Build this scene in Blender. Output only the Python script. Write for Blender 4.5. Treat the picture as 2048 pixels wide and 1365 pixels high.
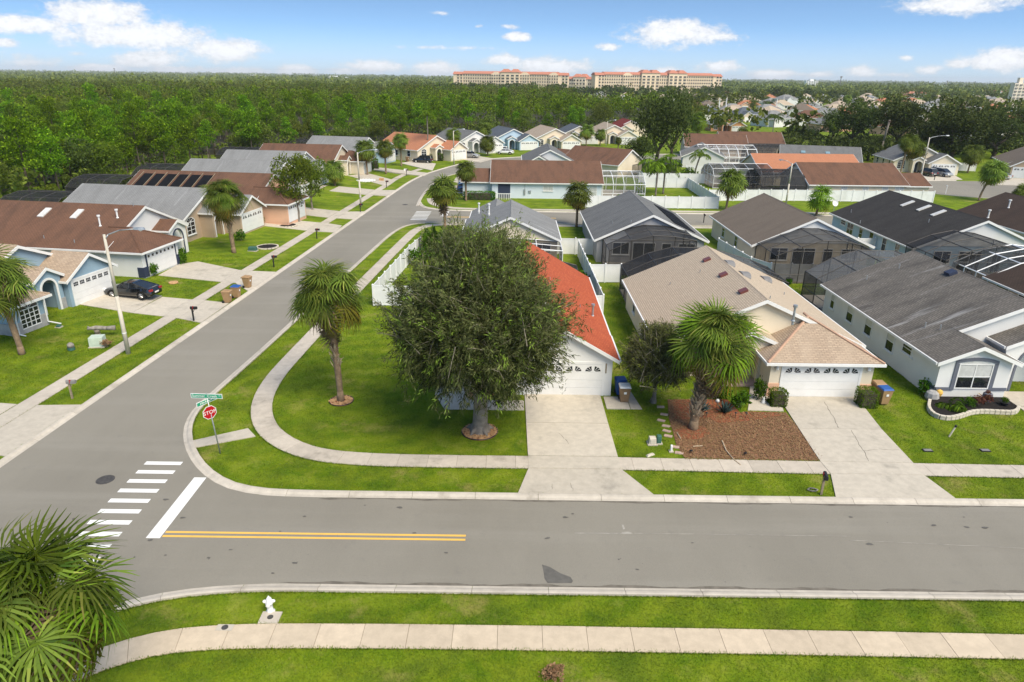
import bpy, math, random
import numpy as np
from mathutils import Vector, Matrix

random.seed(7)
rng = np.random.default_rng(7)
sc = bpy.context.scene
for o in list(bpy.data.objects):
    bpy.data.objects.remove(o)
COL = sc.collection

# ------------------------------------------------------------------ camera
F, CAM_H, CX, CY = 1365.0, 18.6, 1024.0, 682.5
PITCH = math.atan((682.5 - 155) / F)
ROLL = math.radians(0.72)
_f = np.array([0, math.cos(PITCH), -math.sin(PITCH)])
_r0 = np.array([1.0, 0, 0])
_u0 = np.cross(_r0, _f)
_r = math.cos(ROLL) * _r0 + math.sin(ROLL) * _u0
_u = -math.sin(ROLL) * _r0 + math.cos(ROLL) * _u0
cam_data = bpy.data.cameras.new('camera')
cam = bpy.data.objects.new('camera', cam_data)
COL.objects.link(cam)
cam.matrix_world = Matrix(((_r[0], _u[0], -_f[0], 0), (_r[1], _u[1], -_f[1], 0), (_r[2], _u[2], -_f[2], CAM_H), (0, 0, 0, 1)))
cam_data.sensor_width = 36.0
cam_data.lens = F / 2048 * 36
cam_data.clip_start = 0.5
cam_data.clip_end = 30000
sc.camera = cam

def ray(px, py):
    return _f * F + _r * (px - CX) + _u * (CY - py)

def G(px, py, z=0.0):
    """world point at height z seen at this place in the photograph (survey helper)"""
    d = ray(px, py)
    t = (z - CAM_H) / d[2]
    return np.array([t * d[0], t * d[1], z])

def zat(y, px, py):
    """height of the point seen there if it stands at distance y"""
    d = ray(px, py)
    return CAM_H + d[2] * (y / d[1])

def depth(p):
    return float(np.dot(np.array([p[0], p[1], p[2] - CAM_H]), _f))

# ------------------------------------------------------------------ sky, sun, exposure
SUN_EL, SUN_AZ = math.radians(52), math.radians(140)   # azimuth clockwise from +Y: sun over the viewer's right shoulder
world = bpy.data.worlds.new('World')
sc.world = world
world.use_nodes = True
wn = world.node_tree.nodes
wl = world.node_tree.links
wn.clear()

def wnode(t, **kw):
    n = wn.new(t)
    for k, v in kw.items():
        setattr(n, k, v)
    return n

def wmath(op, a, b=None, clamp=False):
    n = wn.new('ShaderNodeMath'); n.operation = op; n.use_clamp = clamp
    for i, x in enumerate((a, b)):
        if x is None:
            continue
        if isinstance(x, (int, float)):
            n.inputs[i].default_value = x
        else:
            wl.new(x, n.inputs[i])
    return n.outputs[0]

tc = wnode('ShaderNodeTexCoord')
sep = wnode('ShaderNodeSeparateXYZ')
wl.new(tc.outputs['Generated'], sep.inputs[0])
zc = wmath('MAXIMUM', sep.outputs[2], 0.0)
comb = wnode('ShaderNodeCombineXYZ')
wl.new(sep.outputs[0], comb.inputs[0]); wl.new(sep.outputs[1], comb.inputs[1])
wl.new(wmath('ADD', wmath('MULTIPLY', zc, 3.2), 0.10), comb.inputs[2])
nrm = wnode('ShaderNodeVectorMath', operation='NORMALIZE')
wl.new(comb.outputs[0], nrm.inputs[0])
skyt = wnode('ShaderNodeTexSky', sky_type='NISHITA')
skyt.sun_disc = False
skyt.sun_elevation = SUN_EL
skyt.sun_rotation = SUN_AZ
skyt.air_density = 1.0
skyt.dust_density = 0.6
skyt.ozone_density = 2.0
wl.new(nrm.outputs[0], skyt.inputs[0])
# cloud field over azimuth / elevation (degrees)
az = wmath('MULTIPLY', wmath('ARCTAN2', sep.outputs[0], sep.outputs[1]), 57.29578)
el = wmath('MULTIPLY', wmath('ARCSINE', sep.outputs[2]), 57.29578)
ae = wnode('ShaderNodeCombineXYZ')
wl.new(az, ae.inputs[0]); wl.new(el, ae.inputs[1])
def noise2(scale, detail, vec, rough=0.55, sy=1.0, off=0.0):
    mp = wnode('ShaderNodeMapping')
    mp.inputs['Scale'].default_value = (scale, scale * sy, 1)
    mp.inputs['Location'].default_value = (off, off * .37, off * .11)
    wl.new(vec, mp.inputs[0])
    n = wnode('ShaderNodeTexNoise')
    n.inputs['Scale'].default_value = 1.0
    n.inputs['Detail'].default_value = detail
    n.inputs['Roughness'].default_value = rough
    wl.new(mp.outputs[0], n.inputs['Vector'])
    return n.outputs[0]
n_big = noise2(0.16, 6, ae.outputs[0], 0.6, 2.4, 3.0)
n_fine = noise2(0.62, 9, ae.outputs[0], 0.68, 1.8, 11.0)
n_det = noise2(2.2, 6, ae.outputs[0], 0.65, 1.5, 23.0)
mask = None
CLOUDS = [(40, 50, 150, 22, 1), (190, 28, 140, 36, 1), (270, 72, 230, 34, 1), (440, 100, 120, 30, 1), (300, 118, 110, 26, .9), (60, 126, 95, 24, .8),
          (10, 86, 40, 12, .8), (590, 144, 50, 17, 1.05), (690, 143, 50, 10, .9), (750, 133, 80, 18, .95), (872, 138, 66, 24, .9), (1010, 120, 60, 16, .9), (1100, 134, 120, 24, 1), (1032, 75, 36, 11, 1),
          (1018, 53, 32, 8, .7), (957, 53, 16, 6, .7), (1350, 68, 130, 34, 1.05), (1440, 74, 60, 14, .8), (1222, 94, 36, 10, .9), (1920, 8, 150, 26, 1), (2010, 122, 110, 30, 1),
          (1922, 128, 50, 16, .8), (1722, 143, 52, 19, 1), (1440, 134, 66, 17, .9), (1330, 144, 46, 14, 1.0), (1260, 140, 60, 10, .8), (1640, 150, 60, 10, .8), (1815, 116, 26, 9, .7), (1545, 150, 70, 14, 1.0), (1862, 139, 40, 15, .9),
          (880, 27, 24, 6, .6), (155, 108, 28, 9, .7), (900, 96, 240, 7, .55), (480, 145, 90, 13, .95), (200, 138, 90, 12, .9), (350, 140, 80, 12, .9), (1780, 150, 60, 10, .8)]
for (px, py, hw, hh, amp) in CLOUDS:
    d = ray(px, py); d = d / np.linalg.norm(d)
    a0, e0 = math.degrees(math.atan2(d[0], d[1])), math.degrees(math.asin(d[2]))
    k = math.degrees(1 / F) * 1.12 * math.cos(math.radians(a0)) ** 2
    ke = math.degrees(1 / F) * 1.12 * math.cos(math.radians(a0))
    mp = wnode('ShaderNodeMapping', vector_type='TEXTURE')
    mp.inputs['Location'].default_value = (a0, e0, 0)
    mp.inputs['Scale'].default_value = (hw * k, hh * ke, 1)
    wl.new(ae.outputs[0], mp.inputs[0])
    ln = wnode('ShaderNodeVectorMath', operation='LENGTH')
    wl.new(mp.outputs[0], ln.inputs[0])
    m = wmath('MULTIPLY', wmath('SUBTRACT', 1.15, ln.outputs['Value'], True), amp)
    mask = m if mask is None else wmath('MAXIMUM', mask, m)
# sum: named clouds, billow noise, a sparse field of the same clouds all around
dens = wmath('ADD', wmath('MULTIPLY', mask, 0.95), wmath('ADD', wmath('MULTIPLY', n_fine, 1.15), wmath('MULTIPLY', n_big, 0.5)))
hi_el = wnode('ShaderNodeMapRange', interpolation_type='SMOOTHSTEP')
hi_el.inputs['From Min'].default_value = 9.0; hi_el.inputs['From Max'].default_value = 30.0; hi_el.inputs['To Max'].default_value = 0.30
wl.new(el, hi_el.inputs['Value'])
dens = wmath('ADD', dens, hi_el.outputs[0])      # extra cloud added above the view for a softer, whiter fill light
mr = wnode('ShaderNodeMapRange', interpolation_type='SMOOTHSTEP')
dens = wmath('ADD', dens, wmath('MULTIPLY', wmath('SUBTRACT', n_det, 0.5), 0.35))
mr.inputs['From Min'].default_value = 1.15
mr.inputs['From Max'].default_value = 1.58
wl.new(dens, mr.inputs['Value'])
shade = wnode('ShaderNodeMapRange')
shade.inputs['From Min'].default_value = 1.2; shade.inputs['From Max'].default_value = 1.8
shade.inputs['To Min'].default_value = 0.78; shade.inputs['To Max'].default_value = 1.03
wl.new(wmath('ADD', dens, wmath('MULTIPLY', wmath('SUBTRACT', n_det, 0.5), 1.3)), shade.inputs['Value'])
ccol = wnode('ShaderNodeVectorMath', operation='SCALE')
ccol.inputs[0].default_value = (3.95, 3.98, 4.08)
wl.new(shade.outputs[0], ccol.inputs['Scale'])
# pale band of thick air on the horizon
hz = wnode('ShaderNodeMapRange', interpolation_type='SMOOTHSTEP')
hz.inputs['From Min'].default_value = 0.0; hz.inputs['From Max'].default_value = 3.8
hz.inputs['To Min'].default_value = 0.7; hz.inputs['To Max'].default_value = 0.0
wl.new(el, hz.inputs['Value'])
def wmix(fac, a, b):
    n = wnode('ShaderNodeMix', data_type='RGBA')
    if isinstance(fac, float): n.inputs[0].default_value = fac
    else: wl.new(fac, n.inputs[0])
    for i, x in ((6, a), (7, b)):
        if isinstance(x, tuple): n.inputs[i].default_value = x
        else: wl.new(x, n.inputs[i])
    return n.outputs[2]
skyb = wnode('ShaderNodeVectorMath', operation='MULTIPLY'); wl.new(skyt.outputs[0], skyb.inputs[0]); skyb.inputs[1].default_value = (.70, .80, .81)
skyc = wmix(hz.outputs[0], skyb.outputs[0], (2.25, 2.65, 3.0, 1))
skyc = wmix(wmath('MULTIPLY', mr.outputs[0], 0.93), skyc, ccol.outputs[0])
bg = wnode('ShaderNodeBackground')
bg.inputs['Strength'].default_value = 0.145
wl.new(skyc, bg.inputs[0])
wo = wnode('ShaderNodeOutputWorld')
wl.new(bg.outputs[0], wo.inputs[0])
world.cycles.sampling_method = 'MANUAL'
world.cycles.sample_map_resolution = 512

sun_data = bpy.data.lights.new('sun', 'SUN')
sun_data.energy = 2.85
sun_data.angle = math.radians(36)
sun_data.color = (1.0, 0.90, 0.735)
sun = bpy.data.objects.new('sun', sun_data)
COL.objects.link(sun)
_sd = Vector((math.sin(SUN_AZ) * math.cos(SUN_EL), math.cos(SUN_AZ) * math.cos(SUN_EL), math.sin(SUN_EL)))
sun.rotation_euler = _sd.to_track_quat('Z', 'Y').to_euler()
sun.location = _sd * 200

sc.view_settings.view_transform = 'Standard'
sc.view_settings.look = 'None'
sc.view_settings.exposure = 0.90
sc.view_settings.gamma = 1.0
sc.view_settings.use_curve_mapping = False
sc.cycles.max_bounces = 6
sc.cycles.diffuse_bounces = 3
sc.cycles.glossy_bounces = 2
sc.cycles.transparent_max_bounces = 16
sc.cycles.use_denoising = True
# ------------------------------------------------------------------ materials
MATS = {}

class NT:
    """small helper around a material node tree"""
    def __init__(self, name):
        self.m = bpy.data.materials.new(name)
        self.m.use_nodes = True
        self.t = self.m.node_tree
        self.b = self.t.nodes['Principled BSDF']
        self.out = self.t.nodes['Material Output']
        MATS[name] = self.m
    def n(self, typ, **kw):
        x = self.t.nodes.new(typ)
        for k, v in kw.items():
            setattr(x, k, v)
        return x
    def put(self, sock, v):
        if hasattr(v, 'is_output') or isinstance(v, bpy.types.NodeSocket):
            self.t.links.new(v, sock)
        else:
            if isinstance(v, (tuple, list)) and len(v) == 3 and sock.type == 'RGBA':
                v = (*v, 1)
            sock.default_value = v
    def pos(self):
        return self.n('ShaderNodeNewGeometry').outputs['Position']
    def obj(self):
        return self.n('ShaderNodeTexCoord').outputs['Object']
    def uv(self):
        return self.n('ShaderNodeTexCoord').outputs['UV']
    def noise(self, vec, scale, detail=4, rough=.55, stretch=None):
        if stretch:
            mp = self.n('ShaderNodeMapping'); mp.inputs['Scale'].default_value = stretch
            self.put(mp.inputs[0], vec); vec = mp.outputs[0]
        x = self.n('ShaderNodeTexNoise')
        x.inputs['Scale'].default_value = scale; x.inputs['Detail'].default_value = detail; x.inputs['Roughness'].default_value = rough
        self.put(x.inputs['Vector'], vec)
        return x.outputs[0]
    def ramp(self, fac, lo, hi, a=0.0, b=1.0):
        x = self.n('ShaderNodeMapRange', interpolation_type='SMOOTHSTEP')
        x.inputs[1].default_value = lo; x.inputs[2].default_value = hi; x.inputs[3].default_value = a; x.inputs[4].default_value = b
        self.put(x.inputs[0], fac)
        return x.outputs[0]
    def mix(self, fac, a, b, mode='MIX'):
        x = self.n('ShaderNodeMix', data_type='RGBA', blend_type=mode)
        self.put(x.inputs[0], fac); self.put(x.inputs[6], a); self.put(x.inputs[7], b)
        return x.outputs[2]
    def math(self, op, a, b=0.0):
        x = self.n('ShaderNodeMath', operation=op)
        self.put(x.inputs[0], a); self.put(x.inputs[1], b)
        return x.outputs[0]
    def bump(self, h, strength=.3, dist=.02):
        x = self.n('ShaderNodeBump'); x.inputs['Strength'].default_value = strength; x.inputs['Distance'].default_value = dist
        self.put(x.inputs['Height'], h); self.put(self.b.inputs['Normal'], x.outputs[0])
    def done(self, col, rough=.8, spec=.3, metal=0.0):
        self.put(self.b.inputs['Base Color'], col); self.put(self.b.inputs['Roughness'], rough)
        self.b.inputs['Specular IOR Level'].default_value = spec
        self.b.inputs['Metallic'].default_value = metal
        return self.m

def sc3(c, k):
    return tuple(min(1, x * k) for x in c)

def plain(name, col, rough=.7, var=.18, scale=1.2, fine=18, bump=.15, spec=.3, metal=0.0, dirt=None, world=True):
    """painted or cast surface: mottled colour, fine grain"""
    k = NT(name)
    p = k.pos() if world else k.obj()
    a = k.noise(p, scale, 5); b = k.noise(p, fine, 3)
    c = k.mix(k.ramp(a, .3, .7), sc3(col, 1 - var), sc3(col, 1 + var * .6))
    c = k.mix(k.ramp(b, .3, .7, 0, .35), c, sc3(col, 1 - var * 1.4))
    if dirt:
        d = k.noise(p, scale * .45, 6, .65)
        c = k.mix(k.ramp(d, .52, .75, 0, dirt[1]), c, dirt[0])
    if bump:
        k.bump(b, bump, .01)
    return k.done(c, rough, spec, metal)

def glossy(name, col, rough=.15, spec=.5, metal=0.0, coat=0.0):
    k = NT(name)
    p = k.obj()
    n = k.noise(p, 3, 3)
    k.b.inputs['Coat Weight'].default_value = coat
    return k.done(k.mix(k.ramp(n, .3, .7), sc3(col, .9), sc3(col, 1.1)), rough, spec, metal)

def shingle(name, c1, c2, stain=None, stain_amt=0.0, lite=None):
    k = NT(name)
    uv = k.uv()
    br = k.n('ShaderNodeTexBrick')
    k.put(br.inputs['Vector'], uv)
    br.inputs['Color1'].default_value = (*c1, 1); br.inputs['Color2'].default_value = (*c2, 1)
    br.inputs['Mortar'].default_value = (*sc3(c1, .42), 1)
    br.inputs['Scale'].default_value = 1.0; br.inputs['Mortar Size'].default_value = .022
    br.inputs['Brick Width'].default_value = .33; br.inputs['Row Height'].default_value = .145
    br.inputs['Bias'].default_value = -.1
    n1 = k.noise(uv, .6, 5, .6)
    n2 = k.noise(uv, 30, 2)
    c = k.mix(k.ramp(n1, .3, .72, 0, .5), br.outputs[0], sc3(c1, .72))
    c = k.mix(k.ramp(n2, .35, .65, 0, .35), c, sc3(c2, 1.25))
    if stain:
        st = k.noise(uv, 1.0, 6, .7, (.75, .22, 1))
        c = k.mix(k.ramp(st, .42, .72, 0, stain_amt * .8), c, stain)
    if lite:
        st = k.noise(uv, 1.0, 6, .65, (.9, .12, 1.0))
        c = k.mix(k.ramp(st, .56, .72, 0, .6), c, lite)
    k.bump(br.outputs['Fac'], -.5, .02)
    return k.done(c, .92, .15)

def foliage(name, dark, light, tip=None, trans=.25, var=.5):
    """leaf colour varied leaf by leaf (attribute, crown top light painted in) and plant by plant"""
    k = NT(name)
    at = k.n('ShaderNodeAttribute'); at.attribute_name = 'tone'
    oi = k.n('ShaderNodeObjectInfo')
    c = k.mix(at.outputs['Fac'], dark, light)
    if tip:
        c = k.mix(k.ramp(at.outputs['Fac'], .86, .97), c, tip)
    v = k.math('ADD', k.math('MULTIPLY', oi.outputs['Random'], var), 1 - var / 2)
    hs = k.n('ShaderNodeHueSaturation')
    k.put(hs.inputs['Value'], v); k.put(hs.inputs['Color'], c)
    k.put(hs.inputs['Hue'], k.math('ADD', k.math('MULTIPLY', oi.outputs['Random'], .03), .485))
    col = hs.outputs[0]
    k.done(col, .6, .1)
    tr = k.n('ShaderNodeBsdfTranslucent'); k.put(tr.inputs[0], col)
    mx = k.n('ShaderNodeMixShader'); mx.inputs[0].default_value = trans
    k.t.links.new(k.b.outputs[0], mx.inputs[1]); k.t.links.new(tr.outputs[0], mx.inputs[2])
    k.t.links.new(mx.outputs[0], k.out.inputs[0])
    return k.m

def M(n):
    return MATS[n]

def ground_grass():
    k = NT('lawn_grass')
    p = k.pos()
    big = k.noise(p, .16, 6, .68); mid = k.noise(p, .9, 6, .7); fine = k.noise(p, 9, 4, .7); vf = k.noise(p, 45, 2, .6)
    c = k.mix(k.ramp(big, .35, .65), (.078, .148, .004), (.150, .225, .008))
    c = k.mix(k.ramp(mid, .38, .68, 0, .65), c, (.205, .245, .012))
    c = k.mix(k.ramp(fine, .35, .7, 0, .6), c, (.050, .105, .004))
    c = k.mix(k.ramp(vf, .45, .75, 0, .5), c, (.23, .27, .016))
    mv = k.n('ShaderNodeVectorMath', operation='DISTANCE'); k.put(mv.inputs[0], p); mv.inputs[1].default_value = (-9.6, 37.2, 0)
    wobble = k.noise(p, .35, 3)
    ph = k.math('ADD', k.math('MULTIPLY', mv.outputs['Value'], 3.6), k.math('MULTIPLY', wobble, 5.0))
    ringv = k.math('SINE', ph)
    pat = k.noise(p, .42, 5, .7)
    c = k.mix(k.ramp(ringv, -.6, .9, 0, .26), c, (.24, .29, .02))
    c = k.mix(k.ramp(pat, .34, .56, .5, 0), c, (.050, .085, .010))
    c = k.mix(k.ramp(pat, .54, .72, 0, .5), c, (.27, .285, .05))
    dry = k.noise(p, .33, 6, .7)
    c = k.mix(k.ramp(dry, .545, .70, 0, .62), c, (.29, .245, .075))
    k.bump(fine, .6, .06)
    return k.done(c, .9, .1)
ground_grass()

def blades_mat():
    k = NT('grass_blade')
    p = k.pos()
    at = k.n('ShaderNodeAttribute'); at.attribute_name = 'tone'
    big = k.noise(p, .16, 6, .68); mid = k.noise(p, .9, 6, .7)
    c = k.mix(k.ramp(big, .35, .65), (.082, .160, .005), (.160, .245, .009))
    c = k.mix(k.ramp(mid, .38, .68, 0, .7), c, (.225, .265, .012))
    c = k.mix(k.math('MULTIPLY', at.outputs['Fac'], .6), c, (.058, .118, .005))
    c = k.mix(k.ramp(at.outputs['Fac'], .93, 1.0, 0, .6), c, (.26, .26, .08))
    mv = k.n('ShaderNodeVectorMath', operation='DISTANCE'); k.put(mv.inputs[0], p); mv.inputs[1].default_value = (-9.6, 37.2, 0)
    wobble = k.noise(p, .35, 3)
    ph = k.math('ADD', k.math('MULTIPLY', mv.outputs['Value'], 3.6), k.math('MULTIPLY', wobble, 5.0))
    ringv = k.math('SINE', ph)
    pat = k.noise(p, .42, 5, .7)
    c = k.mix(k.ramp(ringv, -.6, .9, 0, .26), c, (.24, .29, .02))
    c = k.mix(k.ramp(pat, .34, .56, .5, 0), c, (.050, .085, .010))
    c = k.mix(k.ramp(pat, .54, .72, 0, .5), c, (.27, .285, .05))
    dry = k.noise(p, .33, 6, .7)
    c = k.mix(k.ramp(dry, .545, .70, 0, .58), c, (.30, .255, .085))
    k.done(c, .7, .15)
    tr = k.n('ShaderNodeBsdfTranslucent'); k.put(tr.inputs[0], c)
    mx = k.n('ShaderNodeMixShader'); mx.inputs[0].default_value = .25
    k.t.links.new(k.b.outputs[0], mx.inputs[1]); k.t.links.new(tr.outputs[0], mx.inputs[2]); k.t.links.new(mx.outputs[0], k.out.inputs[0])
blades_mat()

def asphalt():
    k = NT('asphalt')
    p = k.pos()
    big = k.noise(p, .12, 5, .6, (1, .35, 1)); mid = k.noise(p, 1.1, 5, .65); fine = k.noise(p, 60, 2, .6); lane = k.noise(p, .5, 5, .6, (.06, 1.0, 1))
    c = k.mix(k.ramp(big, .3, .7), (.220, .200, .160), (.270, .246, .198))
    c = k.mix(k.ramp(lane, .45, .75, 0, .5), c, (.31, .286, .238))
    c = k.mix(k.ramp(mid, .58, .8, 0, .45), c, (.165, .153, .135))
    c = k.mix(k.ramp(fine, .35, .7, 0, .4), c, (.130, .122, .108))
    sp = k.noise(p, 2.3, 2, .5)
    c = k.mix(k.ramp(sp, .745, .775, 0, .7), c, (.05, .048, .046))
    k.bump(fine, .35, .01)
    return k.done(c, .88, .25)
asphalt()

def concrete(name, col, stain=(.12, .11, .09), amt=.55):
    k = NT(name)
    p = k.pos()
    oi = k.n('ShaderNodeObjectInfo')
    big = k.noise(p, .5, 6, .65); mid = k.noise(p, 2.4, 5, .65); fine = k.noise(p, 40, 3)
    c = k.mix(k.ramp(mid, .3, .7), sc3(col, .9), sc3(col, 1.06))
    c = k.mix(k.ramp(big, .53, .74, 0, amt), c, stain)
    st = k.noise(p, 1.3, 6, .7, (1, .25, 1))
    c = k.mix(k.ramp(st, .55, .8, 0, .35), c, sc3(col, .6))
    c = k.mix(k.ramp(fine, .3, .7, 0, .25), c, sc3(col, .72))
    hs = k.n('ShaderNodeHueSaturation'); k.put(hs.inputs['Color'], c)
    k.put(hs.inputs['Value'], k.math('ADD', k.math('MULTIPLY', oi.outputs['Random'], .14), .93))
    k.bump(fine, .25, .008)
    return k.done(hs.outputs[0], .88, .2)
concrete('concrete_walk', (.50, .44, .36))
concrete('concrete_drive', (.51, .455, .37), (.16, .15, .125), .5)
concrete('concrete_kerb', (.52, .465, .385), (.20, .17, .13), .6)
concrete('concrete_pale_warm', (.56, .46, .335), (.36, .29, .205), .4)
def road_paint(name, col):
    k = NT(name)
    p = k.pos()
    a = k.noise(p, 5, 6, .75); b = k.noise(p, 38, 3, .7); tr = k.noise(p, .8, 4, .6, (1, .2, 1))
    c = k.mix(k.ramp(b, .3, .7, 0, .3), col, sc3(col, .8))
    c = k.mix(k.ramp(tr, .5, .75, 0, .3), c, sc3(col, .62))
    c = k.mix(k.ramp(a, .64, .72, 0, .75), c, (.22, .205, .175))
    k.bump(b, .2, .005)
    return k.done(c, .7, .2)
road_paint('paint_white', (.78, .77, .73)); road_paint('paint_yellow', (.78, .46, .10))
plain('vinyl_white', (.78, .78, .77), .45, .07, .8, 20, .05, dirt=((.45, .46, .38), .35))
plain('trim_white', (.76, .75, .72), .55, .06, 1.5, 20, .05)
plain('door_white', (.74, .73, .70), .5, .05, 1.5, 20, .05)
plain('stucco_white', (.72, .71, .68), .85, .06, .6, 30, .3)
plain('stucco_cream', (.74, .64, .48), .85, .07, .6, 30, .3)
plain('stucco_peach', (.70, .42, .28), .85, .07, .6, 30, .3)
plain('stucco_tan', (.47, .35, .24), .85, .08, .6, 30, .3)
plain('stucco_sand', (.60, .50, .39), .85, .08, .6, 30, .3)
plain('stucco_blue', (.27, .38, .46), .85, .07, .6, 30, .3)
plain('stucco_sky', (.45, .58, .68), .85, .07, .6, 30, .3)
plain('stucco_grey', (.36, .355, .36), .85, .07, .6, 30, .3)
plain('stucco_lightgrey', (.62, .62, .62), .85, .07, .6, 30, .3)
plain('stucco_paleblue', (.62, .68, .72), .85, .06, .6, 30, .3)
plain('stucco_orange', (.72, .34, .16), .85, .08, .6, 30, .3)
plain('stone_grey', (.36, .35, .34), .85, .2, 2, 20, .4)
plain('slate_trim', (.13, .14, .17), .7, .1, 2, 20, .1)
plain('navy_trim', (.035, .045, .08), .6, .1, 2, 20, .1)
shingle('roof_red', (.50, .125, .055), (.36, .075, .036), (.27, .06, .03), .45)
shingle('roof_tan', (.55, .445, .325), (.44, .355, .262), (.40, .32, .235), .3)
shingle('roof_tan_blend', (.48, .36, .255), (.31, .235, .17), (.52, .42, .31), .35)
shingle('roof_charcoal', (.14, .126, .108), (.215, .192, .165), (.050, .047, .044), .85, (.42, .41, .39))
shingle('roof_grey', (.27, .27, .262), (.225, .225, .22), (.12, .12, .115), .5, (.40, .40, .39))
shingle('roof_grey_dark', (.155, .155, .150), (.20, .20, .195), (.075, .075, .072), .6)
shingle('roof_brown', (.185, .098, .062), (.15, .08, .052), (.062, .040, .030), .7)
shingle('roof_brown_dark', (.060, .042, .033), (.080, .056, .043), (.030, .024, .020), .6)
shingle('roof_black', (.045, .042, .039), (.062, .058, .054), (.024, .022, .021), .6)
shingle('roof_taupe', (.21, .17, .13), (.17, .135, .105), (.105, .085, .068), .5)
shingle('roof_orange', (.50, .22, .12), (.43, .18, .10), (.30, .13, .075), .4)
shingle('roof_slate_blue', (.10, .115, .135), (.13, .145, .165), (.06, .07, .08), .4)
shingle('roof_beige', (.46, .37, .28), (.40, .32, .24), (.30, .235, .175), .4)
shingle('roof_maroon', (.22, .045, .04), (.18, .04, .035), (.12, .03, .025), .3)
shingle('roof_tile_red', (.55, .23, .15), (.50, .20, .13), (.42, .17, .11), .3)
plain('bark_grey', (.22, .19, .155), .95, .3, 3, 25, .8, world=False)
plain('bark_dark', (.085, .068, .05), .95, .3, 3, 25, .8, world=False)
plain('palm_trunk', (.25, .175, .11), .95, .3, 4, 20, .9, world=False)
plain('palm_boot', (.50, .39, .27), .95, .35, 6, 30, .6, world=False)
plain('twig', (.26, .225, .165), .95, .3, 5, 30, .3, world=False)
plain('metal_galv', (.42, .44, .45), .45, .15, 6, 40, .1, metal=.6)
plain('metal_bronze', (.055, .05, .045), .5, .2, 4, 30, .1)
plain('metal_white', (.80, .80, .79), .45, .05, 4, 30, .05)
plain('pole_concrete', (.56, .51, .42), .85, .15, 1.2, 25, .3)
plain('wood_post', (.30, .24, .16), .9, .25, 5, 40, .4)
plain('plastic_black', (.022, .022, .024), .5, .2, 4, 30, .1)
plain('plastic_tan', (.37, .23, .115), .6, .12, 3, 30, .1)
plain('plastic_brown', (.24, .15, .08), .6, .12, 3, 30, .1)
plain('plastic_blue', (.03, .10, .32), .5, .12, 3, 30, .1)
plain('plastic_green', (.05, .13, .10), .6, .12, 3, 30, .1)
plain('box_mint', (.50, .58, .47), .6, .1, 3, 30, .1)
plain('rubber', (.018, .018, .018), .8, .2, 6, 50, .2)
plain('sign_green', (.015, .30, .16), .45, .06, 5, 30, 0)
plain('sign_red', (.42, .008, .012), .45, .06, 5, 30, 0)
plain('mulch_brown', (.24, .122, .064), .95, .5, 6, 50, .9)
plain('mulch_red', (.30, .095, .045), .95, .4, 6, 50, .9)
plain('mulch_black', (.018, .014, .012), .95, .5, 8, 50, .9)
plain('chip_tan', (.56, .33, .16), .9, .3, 6, 40, .3)
plain('block_cream', (.58, .52, .42), .9, .15, 4, 40, .4)
plain('paver_pink', (.46, .33, .27), .9, .2, 4, 40, .4)
plain('rock', (.30, .27, .23), .95, .35, 4, 30, .6)
plain('earth', (.26, .21, .13), .95, .3, 3, 30, .5)
plain('ridge_tan', (.46, .29, .20), .9, .15, 3, 20, .2)
plain('crack', (.14, .125, .10), .95, .2, 4, 40, 0)
plain('scuff', (.34, .315, .27), .9, .3, 2, 30, 0)
plain('gutter_grime', (.17, .15, .12), .9, .3, 2, 30, 0)
plain('forest_litter', (.045, .042, .018), .95, .5, .3, 3, .5)
plain('iron', (.075, .070, .065), .7, .3, 8, 60, .6)
plain('skylight_maroon', (.16, .055, .05), .4, .1, 4, 30, .05)
plain('vent_grey', (.22, .21, .20), .7, .15, 4, 30, .1)
plain('solar_black', (.010, .010, .011), .75, .2, 2, 20, .05, spec=.1)
plain('resort_wall', (.80, .62, .45), .85, .05, .05, 1, 0)
plain('resort_wall_pale', (.82, .71, .57), .85, .05, .05, 1, 0)
plain('tank_white', (.78, .77, .75), .8, .05, .02, .1, 0)
plain('oil_stain', (.125, .117, .102), .7, .2, 3, 40, .2)
glossy('glass_dark', (.015, .018, .022), .06, .6)
glossy('glass_curtain', (.52, .52, .50), .25, .5)
glossy('glass_skylight', (.62, .60, .55), .3, .5)
glossy('glass_blue', (.20, .30, .34), .2, .5)
glossy('chrome', (.35, .35, .35), .2, .5, 1.0)
glossy('paint_black', (.006, .006, .007), .12, .5, 0, 1.0)
glossy('paint_blue', (.02, .08, .25), .15, .5, 0, 1.0)
glossy('paint_silver', (.45, .45, .44), .25, .5, .4, .6)
glossy('paint_carwhite', (.75, .75, .75), .2, .5, 0, .8)
glossy('paint_graphite', (.045, .045, .05), .18, .5, .2, .8)
glossy('lamp_red', (.30, .01, .012), .15, .5)
glossy('lamp_clear', (.7, .7, .7), .1, .5)
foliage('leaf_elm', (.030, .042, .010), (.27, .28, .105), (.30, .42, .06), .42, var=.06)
foliage('leaf_small', (.045, .060, .016), (.27, .29, .115), (.28, .36, .06), .42, var=.06)
foliage('leaf_oak', (.022, .038, .007), (.095, .125, .025), None, .22)
foliage('leaf_light', (0.061, 0.091, 0.0075), (0.155, 0.208, 0.0165), (0.216, 0.234, 0.0150), .3)
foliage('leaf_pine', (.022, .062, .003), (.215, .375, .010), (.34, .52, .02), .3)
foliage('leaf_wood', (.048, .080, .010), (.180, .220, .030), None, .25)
foliage('leaf_far', (.085, .125, .022), (.19, .23, .04), None, .15)
foliage('leaf_bush', (0.027, 0.078, 0.0045), (0.101, 0.208, 0.0105), (0.176, 0.312, 0.0150), .25)
foliage('leaf_hedge', (0.041, 0.091, 0.0045), (0.135, 0.221, 0.0090), None, .2)
foliage('leaf_flower', (.10, .03, .03), (.22, .10, .05), (.35, .20, .02), .2)
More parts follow.
